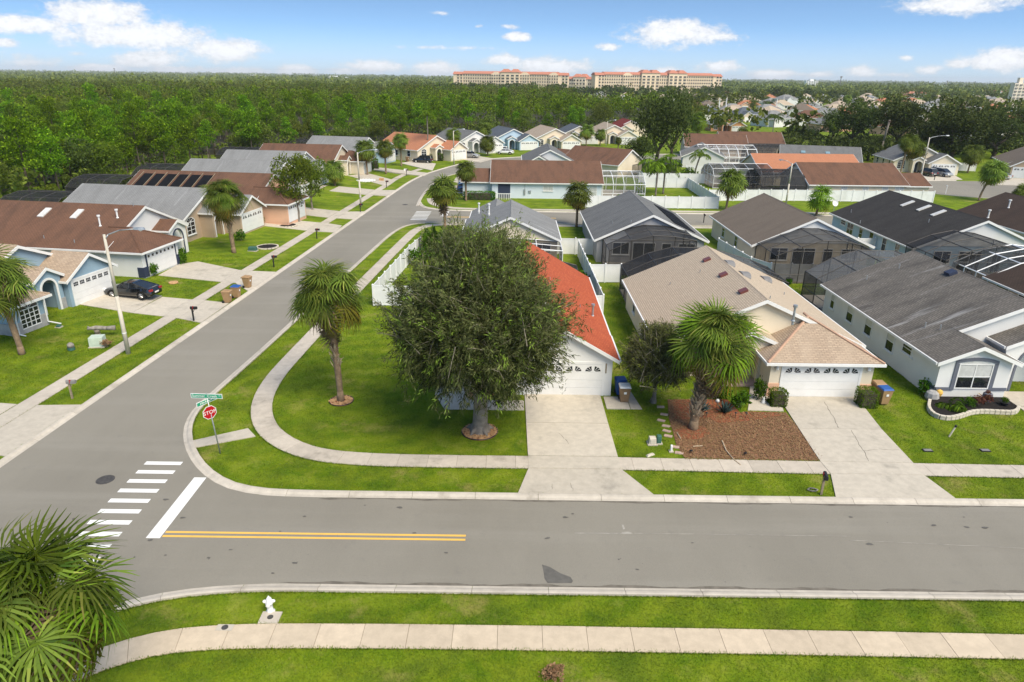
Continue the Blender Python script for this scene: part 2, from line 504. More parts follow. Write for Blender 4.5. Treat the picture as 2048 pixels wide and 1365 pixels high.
foliage('leaf_agave', (.06, .10, .09), (.13, .20, .18), None, .05)
foliage('leaf_dry', (.17, .092, .048), (.32, .195, .105), None, .1)
foliage('frond_green', (.040, .075, .010), (.195, .255, .035), (.32, .31, .07), .3, var=.8)
foliage('frond_bright', (.060, .115, .006), (.20, .31, .02), None, .3, var=1.0)
foliage('frond_yellow', (.075, .095, .012), (.22, .19, .025), (.42, .24, .02), .3)
foliage('frond_dead', (.10, .068, .040), (.26, .185, .12), None, .1)
foliage('frond_feather', (0.038, 0.078, 0.0060), (0.128, 0.221, 0.0150), None, .3)

def screen_mat(name, col, dens):
    k = NT(name)
    k.done(col, .9, .1)
    tr = k.n('ShaderNodeBsdfTransparent')
    n = k.noise(k.pos(), .9, 4)
    mx = k.n('ShaderNodeMixShader'); k.put(mx.inputs[0], k.ramp(n, .3, .7, dens - .07, dens + .07))
    k.t.links.new(tr.outputs[0], mx.inputs[1]); k.t.links.new(k.b.outputs[0], mx.inputs[2])
    k.t.links.new(mx.outputs[0], k.out.inputs[0])
screen_mat('screen_dark', (.030, .031, .034), .62)
screen_mat('screen_light', (.16, .165, .17), .42)
screen_mat('screen_clear', (.10, .105, .11), .28)

# ------------------------------------------------------------------ mesh helpers
class MB:
    def __init__(self):
        self.v = []; self.f = []; self.m = []; self.cur = 0
    def poly(self, pts, m=None):
        i = len(self.v)
        self.v += [tuple(map(float, p)) for p in pts]
        self.f.append(tuple(range(i, i + len(pts)))); self.m.append(self.cur if m is None else m)
        return self
    def hexa(self, a, b):
        """two quads of four points: bottom ring a, top ring b"""
        i = len(self.v)
        self.v += [tuple(map(float, p)) for p in list(a) + list(b)]
        n = len(a)
        fs = [tuple(i + k for k in reversed(range(n))), tuple(i + n + k for k in range(n))]
        for k in range(n):
            fs.append((i + k, i + (k + 1) % n, i + n + (k + 1) % n, i + n + k))
        self.f += fs; self.m += [self.cur] * len(fs)
        return self
    def box(self, x0, x1, y0, y1, z0, z1):
        return self.hexa([(x0, y0, z0), (x1, y0, z0), (x1, y1, z0), (x0, y1, z0)], [(x0, y0, z1), (x1, y0, z1), (x1, y1, z1), (x0, y1, z1)])
    def ext(self, pts, vec):
        """polygon pts (3D) extruded by vec"""
        return self.hexa(pts, [tuple(np.add(p, vec)) for p in pts])
    def tube(self, p0, p1, r0, r1=None, n=6, caps=True):
        r1 = r0 if r1 is None else r1
        p0 = np.array(p0, float); p1 = np.array(p1, float)
        d = p1 - p0; d = d / (np.linalg.norm(d) + 1e-9)
        a = np.cross(d, (0, 0, 1.0) if abs(d[2]) < .9 else (1.0, 0, 0)); a /= np.linalg.norm(a); b = np.cross(d, a)
        R = [(math.cos(2 * math.pi * k / n), math.sin(2 * math.pi * k / n)) for k in range(n)]
        A = [p0 + r0 * (c * a + s * b) for c, s in R]; B = [p1 + r1 * (c * a + s * b) for c, s in R]
        i = len(self.v)
        self.v += [tuple(p) for p in A + B]
        fs = [(i + (k + 1) % n, i + k, i + n + k, i + n + (k + 1) % n) for k in range(n)]
        if caps:
            fs += [tuple(i + k for k in range(n)), tuple(i + n + k for k in reversed(range(n)))]
        self.f += fs; self.m += [self.cur] * len(fs)
        return self
    def path(self, pts, rs, n=6):
        for k in range(len(pts) - 1):
            self.tube(pts[k], pts[k + 1], rs[k], rs[k + 1], n, caps=(k == 0 or k == len(pts) - 2))
        return self
    def lathe(self, prof, n=14, c=(0, 0, 0)):
        """profile [(r,z)...] round the z axis"""
        i = len(self.v)
        for r, z in prof:
            for k in range(n):
                t = 2 * math.pi * k / n
                self.v.append((c[0] + r * math.cos(t), c[1] + r * math.sin(t), c[2] + z))
        for j in range(len(prof) - 1):
            for k in range(n):
                k2 = (k + 1) % n
                self.f.append((i + j * n + k, i + j * n + k2, i + (j + 1) * n + k2, i + (j + 1) * n + k)); self.m.append(self.cur)
        self.f.append(tuple(i + k for k in reversed(range(n)))); self.m.append(self.cur)
        self.f.append(tuple(i + (len(prof) - 1) * n + k for k in range(n))); self.m.append(self.cur)
        return self
    def mesh(self, name, mats, smooth=False):
        me = bpy.data.meshes.new(name)
        me.from_pydata(self.v, [], self.f)
        for m in (mats if isinstance(mats, (list, tuple)) else [mats]):
            me.materials.append(M(m) if isinstance(m, str) else m)
        if any(self.m):
            me.polygons.foreach_set('material_index', self.m)
        if smooth:
            me.polygons.foreach_set('use_smooth', [True] * len(me.polygons))
        me.update()
        return me
    def build(self, name, mats, parent=None, loc=None, rot=0.0, uv=False, smooth=False, bevel=0.0):
        me = self.mesh(name, mats, smooth)
        if uv:
            face_uv(me)
        o = bpy.data.objects.new(name, me)
        COL.objects.link(o)
        if parent is not None:
            o.parent = parent
        if loc is not None:
            o.location = loc
        if rot:
            o.rotation_euler = (0, 0, rot)
        if bevel:
            b = o.modifiers.new('bevel', 'BEVEL'); b.width = bevel; b.segments = 2; b.limit_method = 'ANGLE'
        return o

def face_uv(me):
    """metres along the eave and up the slope"""
    uvl = me.uv_layers.new(name='UVMap')
    nl = len(me.loops)
    arr = np.zeros(nl * 2)
    co = np.zeros(len(me.vertices) * 3); me.vertices.foreach_get('co', co); co = co.reshape(-1, 3)
    for p in me.polygons:
        n = np.array(p.normal)
        h = np.cross((0, 0, 1.0), n)
        L = np.linalg.norm(h)
        h = h / L if L > 1e-4 else np.array([1.0, 0, 0])
        v = np.cross(n, h)
        for li, vi in zip(p.loop_indices, p.vertices):
            arr[2 * li] = co[vi] @ h; arr[2 * li + 1] = co[vi] @ v
    uvl.data.foreach_set('uv', arr)

def tag(o, label=None, cat=None, group=None, kind=None):
    for k, v in (('label', label), ('category', cat), ('group', group), ('kind', kind)):
        if v:
            o[k] = v
    return o

def thing(name, label, cat, loc=(0, 0, 0), rot=0.0, group=None):
    o = bpy.data.objects.new(name, None)
    COL.objects.link(o)
    o.empty_display_size = .3
    o.location = loc; o.rotation_euler = (0, 0, rot)
    return tag(o, label, cat, group)

def link(name, me, parent=None, loc=None, rot=None, scale=None):
    o = bpy.data.objects.new(name, me)
    COL.objects.link(o)
    if parent is not None: o.parent = parent
    if loc is not None: o.location = loc
    if rot is not None: o.rotation_euler = rot
    if scale is not None: o.scale = (scale,) * 3 if isinstance(scale, (int, float)) else scale
    return o

def copy_tree(o, parent=None):
    c = o.copy(); COL.objects.link(c); c.parent = parent
    for ch in o.children:
        copy_tree(ch, c)
    return c

def np_mesh(name, V, Fq, mat, tone=None, nper=None):
    """fast mesh: V (n,3), Fq (m,k) all faces with k corners; rnd per face"""
    V = np.ascontiguousarray(V, dtype=np.float32); Fq = np.ascontiguousarray(Fq, dtype=np.int32)
    me = bpy.data.meshes.new(name)
    m, k = Fq.shape
    me.vertices.add(len(V)); me.vertices.foreach_set('co', V.ravel())
    me.loops.add(m * k); me.loops.foreach_set('vertex_index', Fq.ravel())
    me.polygons.add(m); me.polygons.foreach_set('loop_start', np.arange(0, m * k, k, dtype=np.int32))
    try:
        me.polygons.foreach_set('loop_total', np.full(m, k, dtype=np.int32))
    except Exception:
        pass
    if tone is not None:
        a = me.attributes.new('tone', 'FLOAT', 'FACE'); a.data.foreach_set('value', np.ascontiguousarray(tone, dtype=np.float32))
    if mat is not None:
        for mm in (mat if isinstance(mat, (list, tuple)) else [mat]):
            me.materials.append(M(mm))
    me.update(calc_edges=True)
    return me

HARD = []            # ground polygons where no grass grows
def hard(pts):
    HARD.append(np.array([(p[0], p[1]) for p in pts], float))

def inside(P, poly):
    x, y = P[:, 0], P[:, 1]
    r = np.zeros(len(P), bool)
    n = len(poly); j = n - 1
    for i in range(n):
        xi, yi = poly[i]; xj, yj = poly[j]
        c = ((yi > y) != (yj > y)) & (x < (xj - xi) * (y - yi) / (yj - yi + 1e-12) + xi)
        r ^= c; j = i
    return r

def offset_line(pts, d):
    """polyline shifted sideways by d (left positive)"""
    P = np.array(pts, float)[:, :2]
    T = np.gradient(P, axis=0)
    T /= np.linalg.norm(T, axis=1)[:, None] + 1e-9
    N = np.stack([-T[:, 1], T[:, 0]], 1)
    return P + N * d

def smooth_line(pts, step=.75, it=2):
    P = [np.array(p[:2], float) for p in pts]
    for _ in range(it):
        Q = [P[0]]
        for a, b in zip(P, P[1:]):
            Q += [a * .75 + b * .25, a * .25 + b * .75]
        Q.append(P[-1]); P = Q
    P = np.array(P)
    s = np.r_[0, np.cumsum(np.linalg.norm(np.diff(P, axis=0), axis=1))]
    n = max(2, int(round(s[-1] / step)) + 1)
    t = np.linspace(0, s[-1], n)
    return np.stack([np.interp(t, s, P[:, 0]), np.interp(t, s, P[:, 1])], 1)
# ------------------------------------------------------------------ the setting
_a = math.radians(86.4)
SD = np.array([math.cos(_a), math.sin(_a)]); SN = np.array([-SD[1], SD[0]]); SO = np.array([-26.0, 30.0])
def L(u, n):
    """point beside the side street: u metres up the street, n metres to its left"""
    p = SO + u * SD + n * SN
    return (float(p[0]), float(p[1]))

ZL = .6
def HL(x, y):
    """lie of the land: the lots left of the side street stand a little higher"""
    w = np.array([x, y]) - SO
    u, n = w @ SD, w @ SN
    s = np.clip((n - 4.0) / 8.0, 0, 1) * np.clip((62 - n) / 14, 0, 1); e = np.clip((140 - u) / 30, 0, 1) * np.clip((u - 4) / 10, 0, 1)
    return float(ZL * s * e)

def GT(a, b):
    """ground point seen there, on the raised lots too"""
    p = G(a, b)
    for _ in range(4):
        p = G(a, b, HL(p[0], p[1]))
    return p

def struct(o):
    o['kind'] = 'structure'
    return o

def sheet(name, pts, z, mat, is_hard=True):
    mb = MB(); mb.poly([(p[0], p[1], 0) for p in pts])
    me = mb.mesh(name, mat)
    if me.polygons[0].normal.z < 0:
        me.flip_normals()
    o = link(name, me, loc=(0, 0, z))
    if is_hard:
        hard(pts)
    return struct(o)

gr = MB(); gr.poly([(-9000, -60, 0), (9000, -60, 0), (9000, 14000, 0), (-9000, 14000, 0)])
struct(gr.build('ground', 'lawn_grass'))

mound = MB()
_us = np.arange(0, 146, 4.0); _ns = [3.95, 4.0, 8.0, 12.0, 20, 34, 48, 55, 62, 62.1]
_Z = [[(*L(u, n), HL(*L(u, n)) + (.003 if 3.96 < n < 62.05 else -.02)) for n in _ns] for u in _us]
for i in range(len(_us) - 1):
    for j in range(len(_ns) - 1):
        mound.poly([_Z[i][j], _Z[i][j + 1], _Z[i + 1][j + 1], _Z[i + 1][j]][::-1])
struct(mound.build('lawn_terrace', 'lawn_grass'))

# road edges
street_left = smooth_line([L(-32, -.4), L(0, -.4), L(40, -.4), L(91, -.2), (-19.4, 131), (-18, 140.8), (-16, 148), (-12, 160), (-7.5, 169), (0, 175), (14, 181), (40, 187), (70, 190)], 1.5)
street_right = smooth_line([L(-32, -8), L(-10, -7.6), (-18.9, 35.5), (-18.8, 38.5), (-18.2, 46), (-17.6, 56), (-16.7, 69.4), (-15.9, 82), (-15.0, 95), (-14.9, 104.5), (-15.5, 113), (-15.4, 127), (-14.4, 137.5), (-11, 145.5), (-6, 151), (2, 157), (16, 164), (40, 170), (70, 173)], 1.5)
ne_corner = smooth_line([(-8.0, 27.35), (-10.6, 27.38), (-12.3, 27.5), (-14.3, 28.3), (-16.2, 30.1), (-18.0, 32.8), (-18.9, 35.6), (-18.8, 38)], .8, 2)
se_corner = smooth_line([(-8.0, 21.45), (-9.4, 21.45), (-12, 21.2), (-13.7, 20.75), (-15, 20.1), (-16.8, 18.8), (-18.2, 16.8), (-18.9, 14.5)], .8, 2)
road_side = sheet('side_road', list(street_left) + list(street_right[::-1]), .004, 'asphalt')
road_near = sheet('front_road', [(260, 21.3)] + list(se_corner) + [(-21.5, 14.5), (-21.0, 37)] + list(ne_corner[::-1]) + [(260, 27.2)], .008, 'asphalt')
far_s = smooth_line([(-15.9, 82), (-15.4, 87), (-14.5, 90.6), (-12.6, 92.4), (-9, 92.8), (-5, 92.8)], .8)
far_n = smooth_line([(-5, 101.2), (-9.3, 101.4), (-12.2, 102.3), (-14.2, 104.3), (-15.2, 109)], .8)
sheet('cross_road', [(160, 92.8)] + list(far_s[::-1]) + [(-17.5, 84), (-17.5, 106)] + list(far_n[::-1]) + [(160, 101.2)], .008, 'asphalt')
cul = [(90 + 17 * math.cos(t) + (0), 130 + 11.5 * math.sin(t)) for t in np.linspace(math.pi * .5, math.pi * 1.5, 24)]
sheet('cul_de_sac', cul + [(190, 118.5), (190, 141.5)], .004, 'asphalt')
MAPE = [(0, 300), (0, 0)]

EDGES = []
def kerb(name, line, side, seg=3.0):
    """rolled concrete kerb along a road edge, cast in lengths"""
    root = thing(name, None, None); root['kind'] = 'structure'
    line = np.array(line); s = np.r_[0, np.cumsum(np.linalg.norm(np.diff(line, axis=0), axis=1))]
    n = max(1, int(round(s[-1] / seg)))
    prof = [(-.02, .010), (.14, .030), (.24, .095), (.36, .115), (.44, .105), (.44, -.02)]
    for i in range(n):
        a, b = s[-1] * i / n + .008, s[-1] * (i + 1) / n - .008
        t = np.linspace(a, b, 4)
        c = np.stack([np.interp(t, s, line[:, 0]), np.interp(t, s, line[:, 1])], 1)
        te = np.stack([np.interp(t + .05, s, line[:, 0]), np.interp(t + .05, s, line[:, 1])], 1) - np.stack([np.interp(t - .05, s, line[:, 0]), np.interp(t - .05, s, line[:, 1])], 1)
        te /= np.linalg.norm(te, axis=1)[:, None]; N = np.stack([-te[:, 1], te[:, 0]], 1) * side
        mb = MB()
        rows = [[(*(c[j] + N[j] * o), z) for o, z in prof] for j in range(4)]
        for j in range(3):
            for q in range(len(prof) - 1):
                f = [rows[j][q], rows[j + 1][q], rows[j + 1][q + 1], rows[j][q + 1]]
                mb.poly(f if side < 0 else f[::-1])
        mb.poly(rows[0] if side > 0 else rows[0][::-1]); mb.poly(rows[3][::-1] if side > 0 else rows[3])
        mb.build('kerb_length', 'concrete_kerb', root)
    hard(list(line) + list((offset_line(line, .4 * side))[::-1]))
    EDGES.append(offset_line(line, .47 * side))
    return root
kerb('kerb_front_far', np.array(list(ne_corner[::-1]) + [(x, 27.35 - .0006 * (x + 8)) for x in np.arange(-5, 90, 3.0)]), 1)
kerb('kerb_front_near', np.array(list(se_corner[::-1]) + [(x, 21.45 - .0005 * (x + 8)) for x in np.arange(-5, 60, 3.0)]), -1)
kerb('kerb_side_left', street_left[8:], 1, 3.2)
kerb('kerb_side_right', smooth_line([(-18.8, 38), (-18.7, 39.5), (-18.2, 46), (-17.6, 56), (-16.7, 69.4), (-15.9, 82)], 1.5), -1, 3.2)
kerb('kerb_cross_near', np.array(list(far_s) + [(x, 92.8) for x in np.arange(-2, 100, 3.0)]), -1, 4)
kerb('kerb_cross_far', np.array(list(far_n[::-1]) + [(x, 101.2) for x in np.arange(-2, 100, 3.0)]), 1, 4)
kerb('kerb_bend', street_right[72:], -1, 4)
kerb('kerb_cul_de_sac', np.array(cul), -1, 4)

def walk(name, line, w, slab=1.52, mat='concrete_walk', z=.045, gap=.014):
    root = thing(name, None, None); root['kind'] = 'structure'
    line = np.array(line, float); s = np.r_[0, np.cumsum(np.linalg.norm(np.diff(line, axis=0), axis=1))]
    n = max(1, int(round(s[-1] / slab)))
    def at(t):
        p = np.stack([np.interp(t, s, line[:, 0]), np.interp(t, s, line[:, 1])], 1)
        e = np.stack([np.interp(t + .3, s, line[:, 0]), np.interp(t + .3, s, line[:, 1])], 1) - np.stack([np.interp(t - .3, s, line[:, 0]), np.interp(t - .3, s, line[:, 1])], 1)
        e /= np.linalg.norm(e, axis=1)[:, None]
        return p, np.stack([-e[:, 1], e[:, 0]], 1)
    for i in range(n):
        t = np.array([s[-1] * i / n + gap / 2, s[-1] * (i + .5) / n, s[-1] * (i + 1) / n - gap / 2])
        p, N = at(t)
        dz = random.uniform(-.004, .004)
        ring = [(*(p[j] + N[j] * w / 2), -.02) for j in (0, 1, 2)] + [(*(p[j] - N[j] * w / 2), -.02) for j in (2, 1, 0)]
        ring = ring[::-1]
        MB().hexa(ring, [(x, y, z + dz) for x, y, _ in ring]).build('slab', mat, root)
    hard(list(offset_line(line, w / 2)) + list(offset_line(line, -w / 2)[::-1]))
    EDGES.append(offset_line(line, w / 2 + .02)); EDGES.append(offset_line(line, -w / 2 - .02))
    # dark soil showing in the joints
    o = sheet('joint_soil', list(offset_line(line, w / 2 - .03)) + list(offset_line(line, -w / 2 + .03)[::-1]), .012, 'earth', False)
    o.parent = root
    if 'kind' in o: del o['kind']
    return root
walk('sidewalk_near', smooth_line([(-17.5, 13.5), (-16, 15.6), (-14.3, 17.4), (-12.5, 18.35), (-10.8, 18.65), (-8.5, 18.8), (0, 18.85), (20, 18.7), (46, 18.4)], .5), 1.12, 1.6, 'concrete_pale_warm')
walk('sidewalk_front', smooth_line([(70, 30.0), (40, 30.25), (16.2, 30.5), (5.7, 30.7), (-4, 30.68), (-7.5, 30.75), (-10.3, 31.15), (-12.5, 32.5), (-14.1, 34.4), (-15.2, 37.2), (-15.6, 40.5), (-15.5, 44), (-14.9, 55), (-14.25, 65.6), (-13.0, 84.1), (-12.5, 88.3), (-11.2, 90.9), (-8.6, 91.5), (-4, 91.5), (40, 91.4), (80, 91.2)], .5), 1.2, 1.52)
walk('sidewalk_side', [L(u, 3.27) for u in np.arange(-24, 96, 1.5)] + list(smooth_line([L(97, 3.3), (-23, 134), (-22.0, 142), (-20, 150)], 1.5)), 1.18, 1.52)
walk('sidewalk_cross', smooth_line([(-13.6, 112), (-12.6, 106.5), (-9.5, 103.4), (-4, 103.0), (40, 103.2), (95, 103.4)], 1.0), 1.2, 2.0)

def slabs(name, quads, mat='concrete_drive', z=.03, lower=.02):
    root = thing(name, None, None); root['kind'] = 'structure'
    for k, q in enumerate(quads):
        c = np.mean(np.array(q), axis=0)
        ring = [tuple(np.array(p) + (c - np.array(p)) / (np.linalg.norm(c - np.array(p)) + 1e-9) * .022) for p in q]
        A = sum(ring[i][0] * ring[(i + 1) % len(ring)][1] - ring[(i + 1) % len(ring)][0] * ring[i][1] for i in range(len(ring)))
        if A < 0: ring = ring[::-1]
        MB().hexa([(x, y, -.02) for x, y in ring], [(x, y, z + .0015 * (k % 3) + HL(x, y)) for x, y in ring]).build('slab', mat, root)
        hard(ring)
    return root
def px(*pts, z=0.0):
    return [tuple(GT(a, b)[:2]) for a, b in pts]
X1, X2 = .9, 5.65
slabs('driveway_red_house', [[(.35, 27.8), (6.95, 27.75), (5.68, 30.08), (.9, 30.08)], [(.9, 30.1), (5.68, 30.1), (5.66, 31.3), (.9, 31.3)], [(.9, 31.32), (5.66, 31.32), (5.62, 35.0), (.86, 35.0)],
                             [(.86, 35.02), (5.62, 35.02), (5.6, 38.85), (.82, 38.85)]], z=.06)
d2 = px((1672, 1003), (1921, 1006), (1848, 952), (1660, 949), (1827, 928), (1640, 925), (1764, 861), (1597, 859), (1712, 795), (1556, 795))
slabs('driveway_tan_house', [[d2[0], d2[1], d2[2], d2[3]], [d2[3], d2[2], d2[4], d2[5]], [d2[5], d2[4], d2[6], d2[7]], [d2[7], d2[6], d2[8], d2[9]]], z=.06)
slabs('entry_path_tan_house', [px((1497, 806), (1495, 822), (1568, 824), (1561, 806)), px((1497, 806), (1561, 806), (1545, 790), (1500, 770))], z=.055)
slabs('entry_path_red_house', [[(-4.8, 38.6), (-4.0, 36.6), (.8, 36.6), (.8, 37.9), (-2.6, 37.9)], [(-4.8, 38.6), (-2.6, 37.9), (-2.6, 44), (-4.6, 44)]], z=.05)
slabs('side_pad_red_house', [[(5.75, 36.9), (7.2, 36.9), (7.2, 38.6), (5.75, 38.6)], [(7.22, 36.9), (7.9, 36.9), (7.6, 39.3), (7.22, 39.3)]], z=.05)
slabs('ramp_walk', [px((380, 884), (384, 898), (512, 874), (497, 858))], z=.05)
slabs('driveway_near_left', [[L(.6, .1), L(6.6, .1), L(6.3, 2.66), L(1.0, 2.66)], [L(1.0, 2.7), L(6.3, 2.7), L(6.3, 3.85), L(1.0, 3.85)], [L(1.0, 3.9), L(6.3, 3.9), L(6.6, 14), L(1.0, 14)]], z=.05)
slabs('driveway_blue_house', [px((232, 578), (325, 593), (264, 627), (146, 608)), px((325, 595), (380, 600), (326, 634), (264, 627)), px((380, 600), (411, 602), (357, 638), (326, 634)), px((411, 602), (459, 607), (402, 647), (357, 638))], z=.05)
slabs('driveway_white_house', [px((396, 524), (478, 541), (443, 565), (316, 552), (356, 530)), px((478, 541), (503, 543), (470, 567), (443, 565)), px((503, 543), (553, 545), (500, 586), (470, 567))], z=.05)
slabs('driveway_grey_house', [px((512, 451), (544, 437), (637, 446), (612, 462)), px((637, 446), (652, 447), (634, 464), (612, 462)), px((652, 447), (684, 452), (671, 466), (634, 464)), px((470, 447), (512, 451), (544, 437), (505, 432))], z=.05)
def drv(name, u0, u1, nmax, skew=0.0):
    slabs(name, [[L(u0 - .5, .1), L(u1 + .5, .1), L(u1, 2.66), L(u0, 2.66)], [L(u0, 2.7), L(u1, 2.7), L(u1 + skew, 3.85), L(u0 + skew, 3.85)], [L(u0 + skew, 3.9), L(u1 + skew, 3.9), L(u1 + skew * 3, nmax), L(u0 + skew * 3, nmax)]], z=.05)
drv('driveway_solar_house', 64.5, 69.5, 12, .25)
drv('driveway_grey_gable_house', 84.5, 90, 13, .2)
slabs('driveway_brown_house', [px((695, 352), (735, 347), (788, 361), (765, 371))], z=.05)
slabs('driveway_pale_blue_house', [px((740, 340), (760, 336), (860, 347), (848, 353))], z=.05)
slabs('driveway_peach_house', [px((800, 327), (830, 322), (872, 328), (865, 342))], z=.05)
slabs('driveway_beige_house', [px((1832, 345), (1893, 343), (1925, 360), (1850, 362))], z=.05)
slabs('driveway_right_house', [px((1995, 356), (2048, 358), (2048, 372), (1975, 370))], z=.05)
slabs('driveway_light_blue_house', [px((915, 352), (950, 352), (950, 366), (905, 366)), px((880, 372), (960, 372), (940, 386), (885, 390))], z=.05)
slabs('driveway_far_grey', [px((915, 318), (950, 312), (990, 318), (960, 326))], z=.05)

def crack(root_name, pts, w=.012, zc=.064):
    P_ = [np.array(p_) for p_ in px(*pts)]
    m = MB(); rr = np.random.default_rng(len(pts))
    Q = [P_[0]]
    for a, b in zip(P_, P_[1:]):
        for k in range(1, 5):
            Q.append(a + (b - a) * k / 4 + rr.normal(size=2) * .025)
    for a, b in zip(Q, Q[1:]):
        d = b - a; s = np.array([-d[1], d[0]]) / (np.linalg.norm(d) + 1e-9) * w * rr.uniform(.6, 1.4)
        m.poly([(*(a - s), 0), (*(b - s), 0), (*(b + s), 0), (*(a + s), 0)])
    o = m.build('crack', 'crack', bpy.data.objects[root_name], (0, 0, zc + .002))
    return o
crack('driveway_tan_house', ((1648, 806), (1660, 825), (1672, 845), (1676, 858))); crack('driveway_tan_house', ((1702, 863), (1712, 880), (1720, 895), (1728, 905), (1738, 925)), .014); crack('driveway_tan_house', ((1726, 903), (1750, 902), (1798, 902)))
crack('driveway_red_house', ((1117, 868), (1130, 880), (1138, 890)), .01); crack('driveway_red_house', ((1140, 968), (1146, 985)), .008); crack('driveway_red_house', ((1104, 970), (1104, 982)), .008)
crack('driveway_blue_house', ((288, 611), (262, 615)), .03, HL(-33, 57) + .05)

# painted markings
def marking(name, rects, mat, z):
    root = thing(name, None, None); root['kind'] = 'structure'
    for q in rects:
        mb = MB()
        n = max(1, int(abs(q[1] - q[0]) / .8))
        mb.poly([(q[0], q[2], 0), (q[1], q[2], 0), (q[1], q[3], 0), (q[0], q[3], 0)])
        mb.build('painted_stripe', mat, root, loc=(0, 0, z))
    return root
marking('crosswalk', [(-18.65, -16.78, 30.02 - .826 * k, 30.33 - .826 * k) for k in range(10)], 'paint_white', .0125)
marking('stop_line', [(-15.58, -14.98, 24.15, 28.9)], 'paint_white', .0125)
marking('yellow_centre_line', [(-14.93, -1.9, 24.24, 24.37), (-14.93, -1.9, 24.52, 24.65)], 'paint_yellow', .0125)
marking('far_crosswalk', [(-14.3, -12.1, 94.2 + 1.0 * k, 94.55 + 1.0 * k) for k in range(7)], 'paint_white', .0125)
marking('far_stop_line', [(-10.4, -9.5, 97.0, 101.0)], 'paint_white', .0125)
marking('far_yellow_line', [(-9.4, 6, 96.4, 96.55), (-9.4, 6, 96.75, 96.9)], 'paint_yellow', .0125)

def disc(name, c, r, z, mat, parent=None, n=20, th=.01):
    mb = MB(); mb.lathe([(r, -th), (r, th * .6), (r * .96, th)], n)
    return mb.build(name, mat, parent, loc=(c[0], c[1], z))
mh = tag(disc('manhole_cover', (-19.8, 28.6), .42, .012, 'iron'), 'round dark iron manhole cover in the asphalt beside the crosswalk', 'manhole cover')
mh2 = tag(disc('manhole_cover', L(76.5, -4.4), .42, .012, 'iron'), 'distant iron manhole cover in the side street near its bend', 'manhole cover')
sheet('oil_patch', px((1084, 1130), (1100, 1135), (1120, 1147), (1141, 1155), (1146, 1163), (1143, 1167), (1095, 1167), (1089, 1158), (1087, 1143)), .0125, 'oil_stain', False)

for ki, (nm, q) in enumerate((('long', ((1150, 1066), (1262, 1067), (1262, 1069), (1150, 1068))), ('wide', ((1242, 1065), (1258, 1064), (1266, 1068), (1246, 1069))), ('short', ((1243, 1050), (1247, 1050), (1250, 1059), (1246, 1060))), ('seam', ((1268, 1067), (1700, 1073), (1700, 1074), (1268, 1068))), ('seam', ((1700, 1081), (2047, 1097), (2047, 1098), (1700, 1082))))):
    sheet('pale_scuff', px(*q), .0125 + .0012 * ki, 'scuff', False)
rs_ = np.random.default_rng(12)
for k in range(26):
    c = np.array([rs_.uniform(-17, 24), rs_.uniform(22, 27)]); a = rs_.uniform(.03, .10)
    sheet('tar_spot', [tuple(c + a * rs_.uniform(.6, 1.3) * np.array([1.6 * math.cos(t), .8 * math.sin(t)])) for t in np.linspace(0, 5.6, 8)], .0195 + .0004 * k, 'oil_stain', False)
sheet('gutter_dirt', [(x, 21.48 - .0005 * (x + 8) + .10 + .05 * math.sin(x * 1.7) + .03 * math.sin(x * 5.1)) for x in np.arange(-9, 40, .5)] + [(x, 21.46 - .0005 * (x + 8)) for x in np.arange(40, -9, -.5)], .0118, 'gutter_grime', False)
sheet('gutter_dirt', [(x, 27.33 - .0006 * (x + 8) - .10 - .05 * math.sin(x * 1.3) - .03 * math.sin(x * 4.3)) for x in np.arange(-9, 50, .5)] + [(x, 27.34 - .0006 * (x + 8)) for x in np.arange(50, -9, -.5)], .0118, 'gutter_grime', False)
# ------------------------------------------------------------------ house kit
def swap(p, ax):
    return (p[1], p[0], p[2]) if ax == 'x' else p

def gable_mass(wall, roof, trim, x0, x1, y0, y1, ze, pitch, ax='y', oh=.38, rk=.30, z0=0.0, ends=(1, 1), th=.11):
    """wall block with a ridge roof; ax: direction of the ridge. ax='x' exchanges the two horizontal coordinates"""
    if ax == 'x':
        x0, x1, y0, y1 = y0, y1, x0, x1
    S = lambda p: swap(p, ax)
    xm = (x0 + x1) / 2; zr = ze + (xm - x0) * pitch
    def ring(y):
        return [S((x0, y, z0)), S((x1, y, z0)), S((x1, y, ze)), S((xm, y, zr)), S((x0, y, ze))]
    if wall is not None:
        wall.hexa(ring(y0), ring(y1))
    up = .10
    ya, yb = y0 - rk * ends[0], y1 + rk * ends[1]
    for s, xe in ((-1, x0 - oh), (1, x1 + oh)):
        zE = ze - oh * pitch + up
        zR = zr + up
        a = [(xe, ya, zE - th), (xm, ya, zR - th), (xm, ya, zR), (xe, ya, zE)]
        b = [(p[0], yb, p[2]) for p in a]
        roof.hexa([S(p) for p in a], [S(p) for p in b])
        if trim is not None:
            # eave gutter
            x2 = xe + s * .10
            lo, hi = sorted((xe + s * .002, x2))
            q = [(lo, ya + .02, zE - .17), (hi, ya + .02, zE - .17), (hi, ya + .02, zE - .015), (lo, ya + .02, zE - .015)]
            trim.hexa([S(p) for p in q], [S((p[0], yb - .02, p[2])) for p in q])
            # rake boards
            for yy, e, dy in ((ya, ends[0], -.045), (yb, ends[1], .045)):
                if e:
                    q = [(xe, yy + dy * .05, zE - .26), (xm, yy + dy * .05, zR - .26), (xm, yy + dy * .05, zR - .02), (xe, yy + dy * .05, zE - .02)]
                    trim.hexa([S(p) for p in q], [S((p[0], yy + dy, p[2])) for p in q])
    # ridge cap
    roof.hexa([S((xm - .16, ya, zr + up - .16 * pitch)), S((xm + .16, ya, zr + up - .16 * pitch)), S((xm, ya, zr + up + .035))],
              [S((xm - .16, yb, zr + up - .16 * pitch)), S((xm + .16, yb, zr + up - .16 * pitch)), S((xm, yb, zr + up + .035))])
    return zr

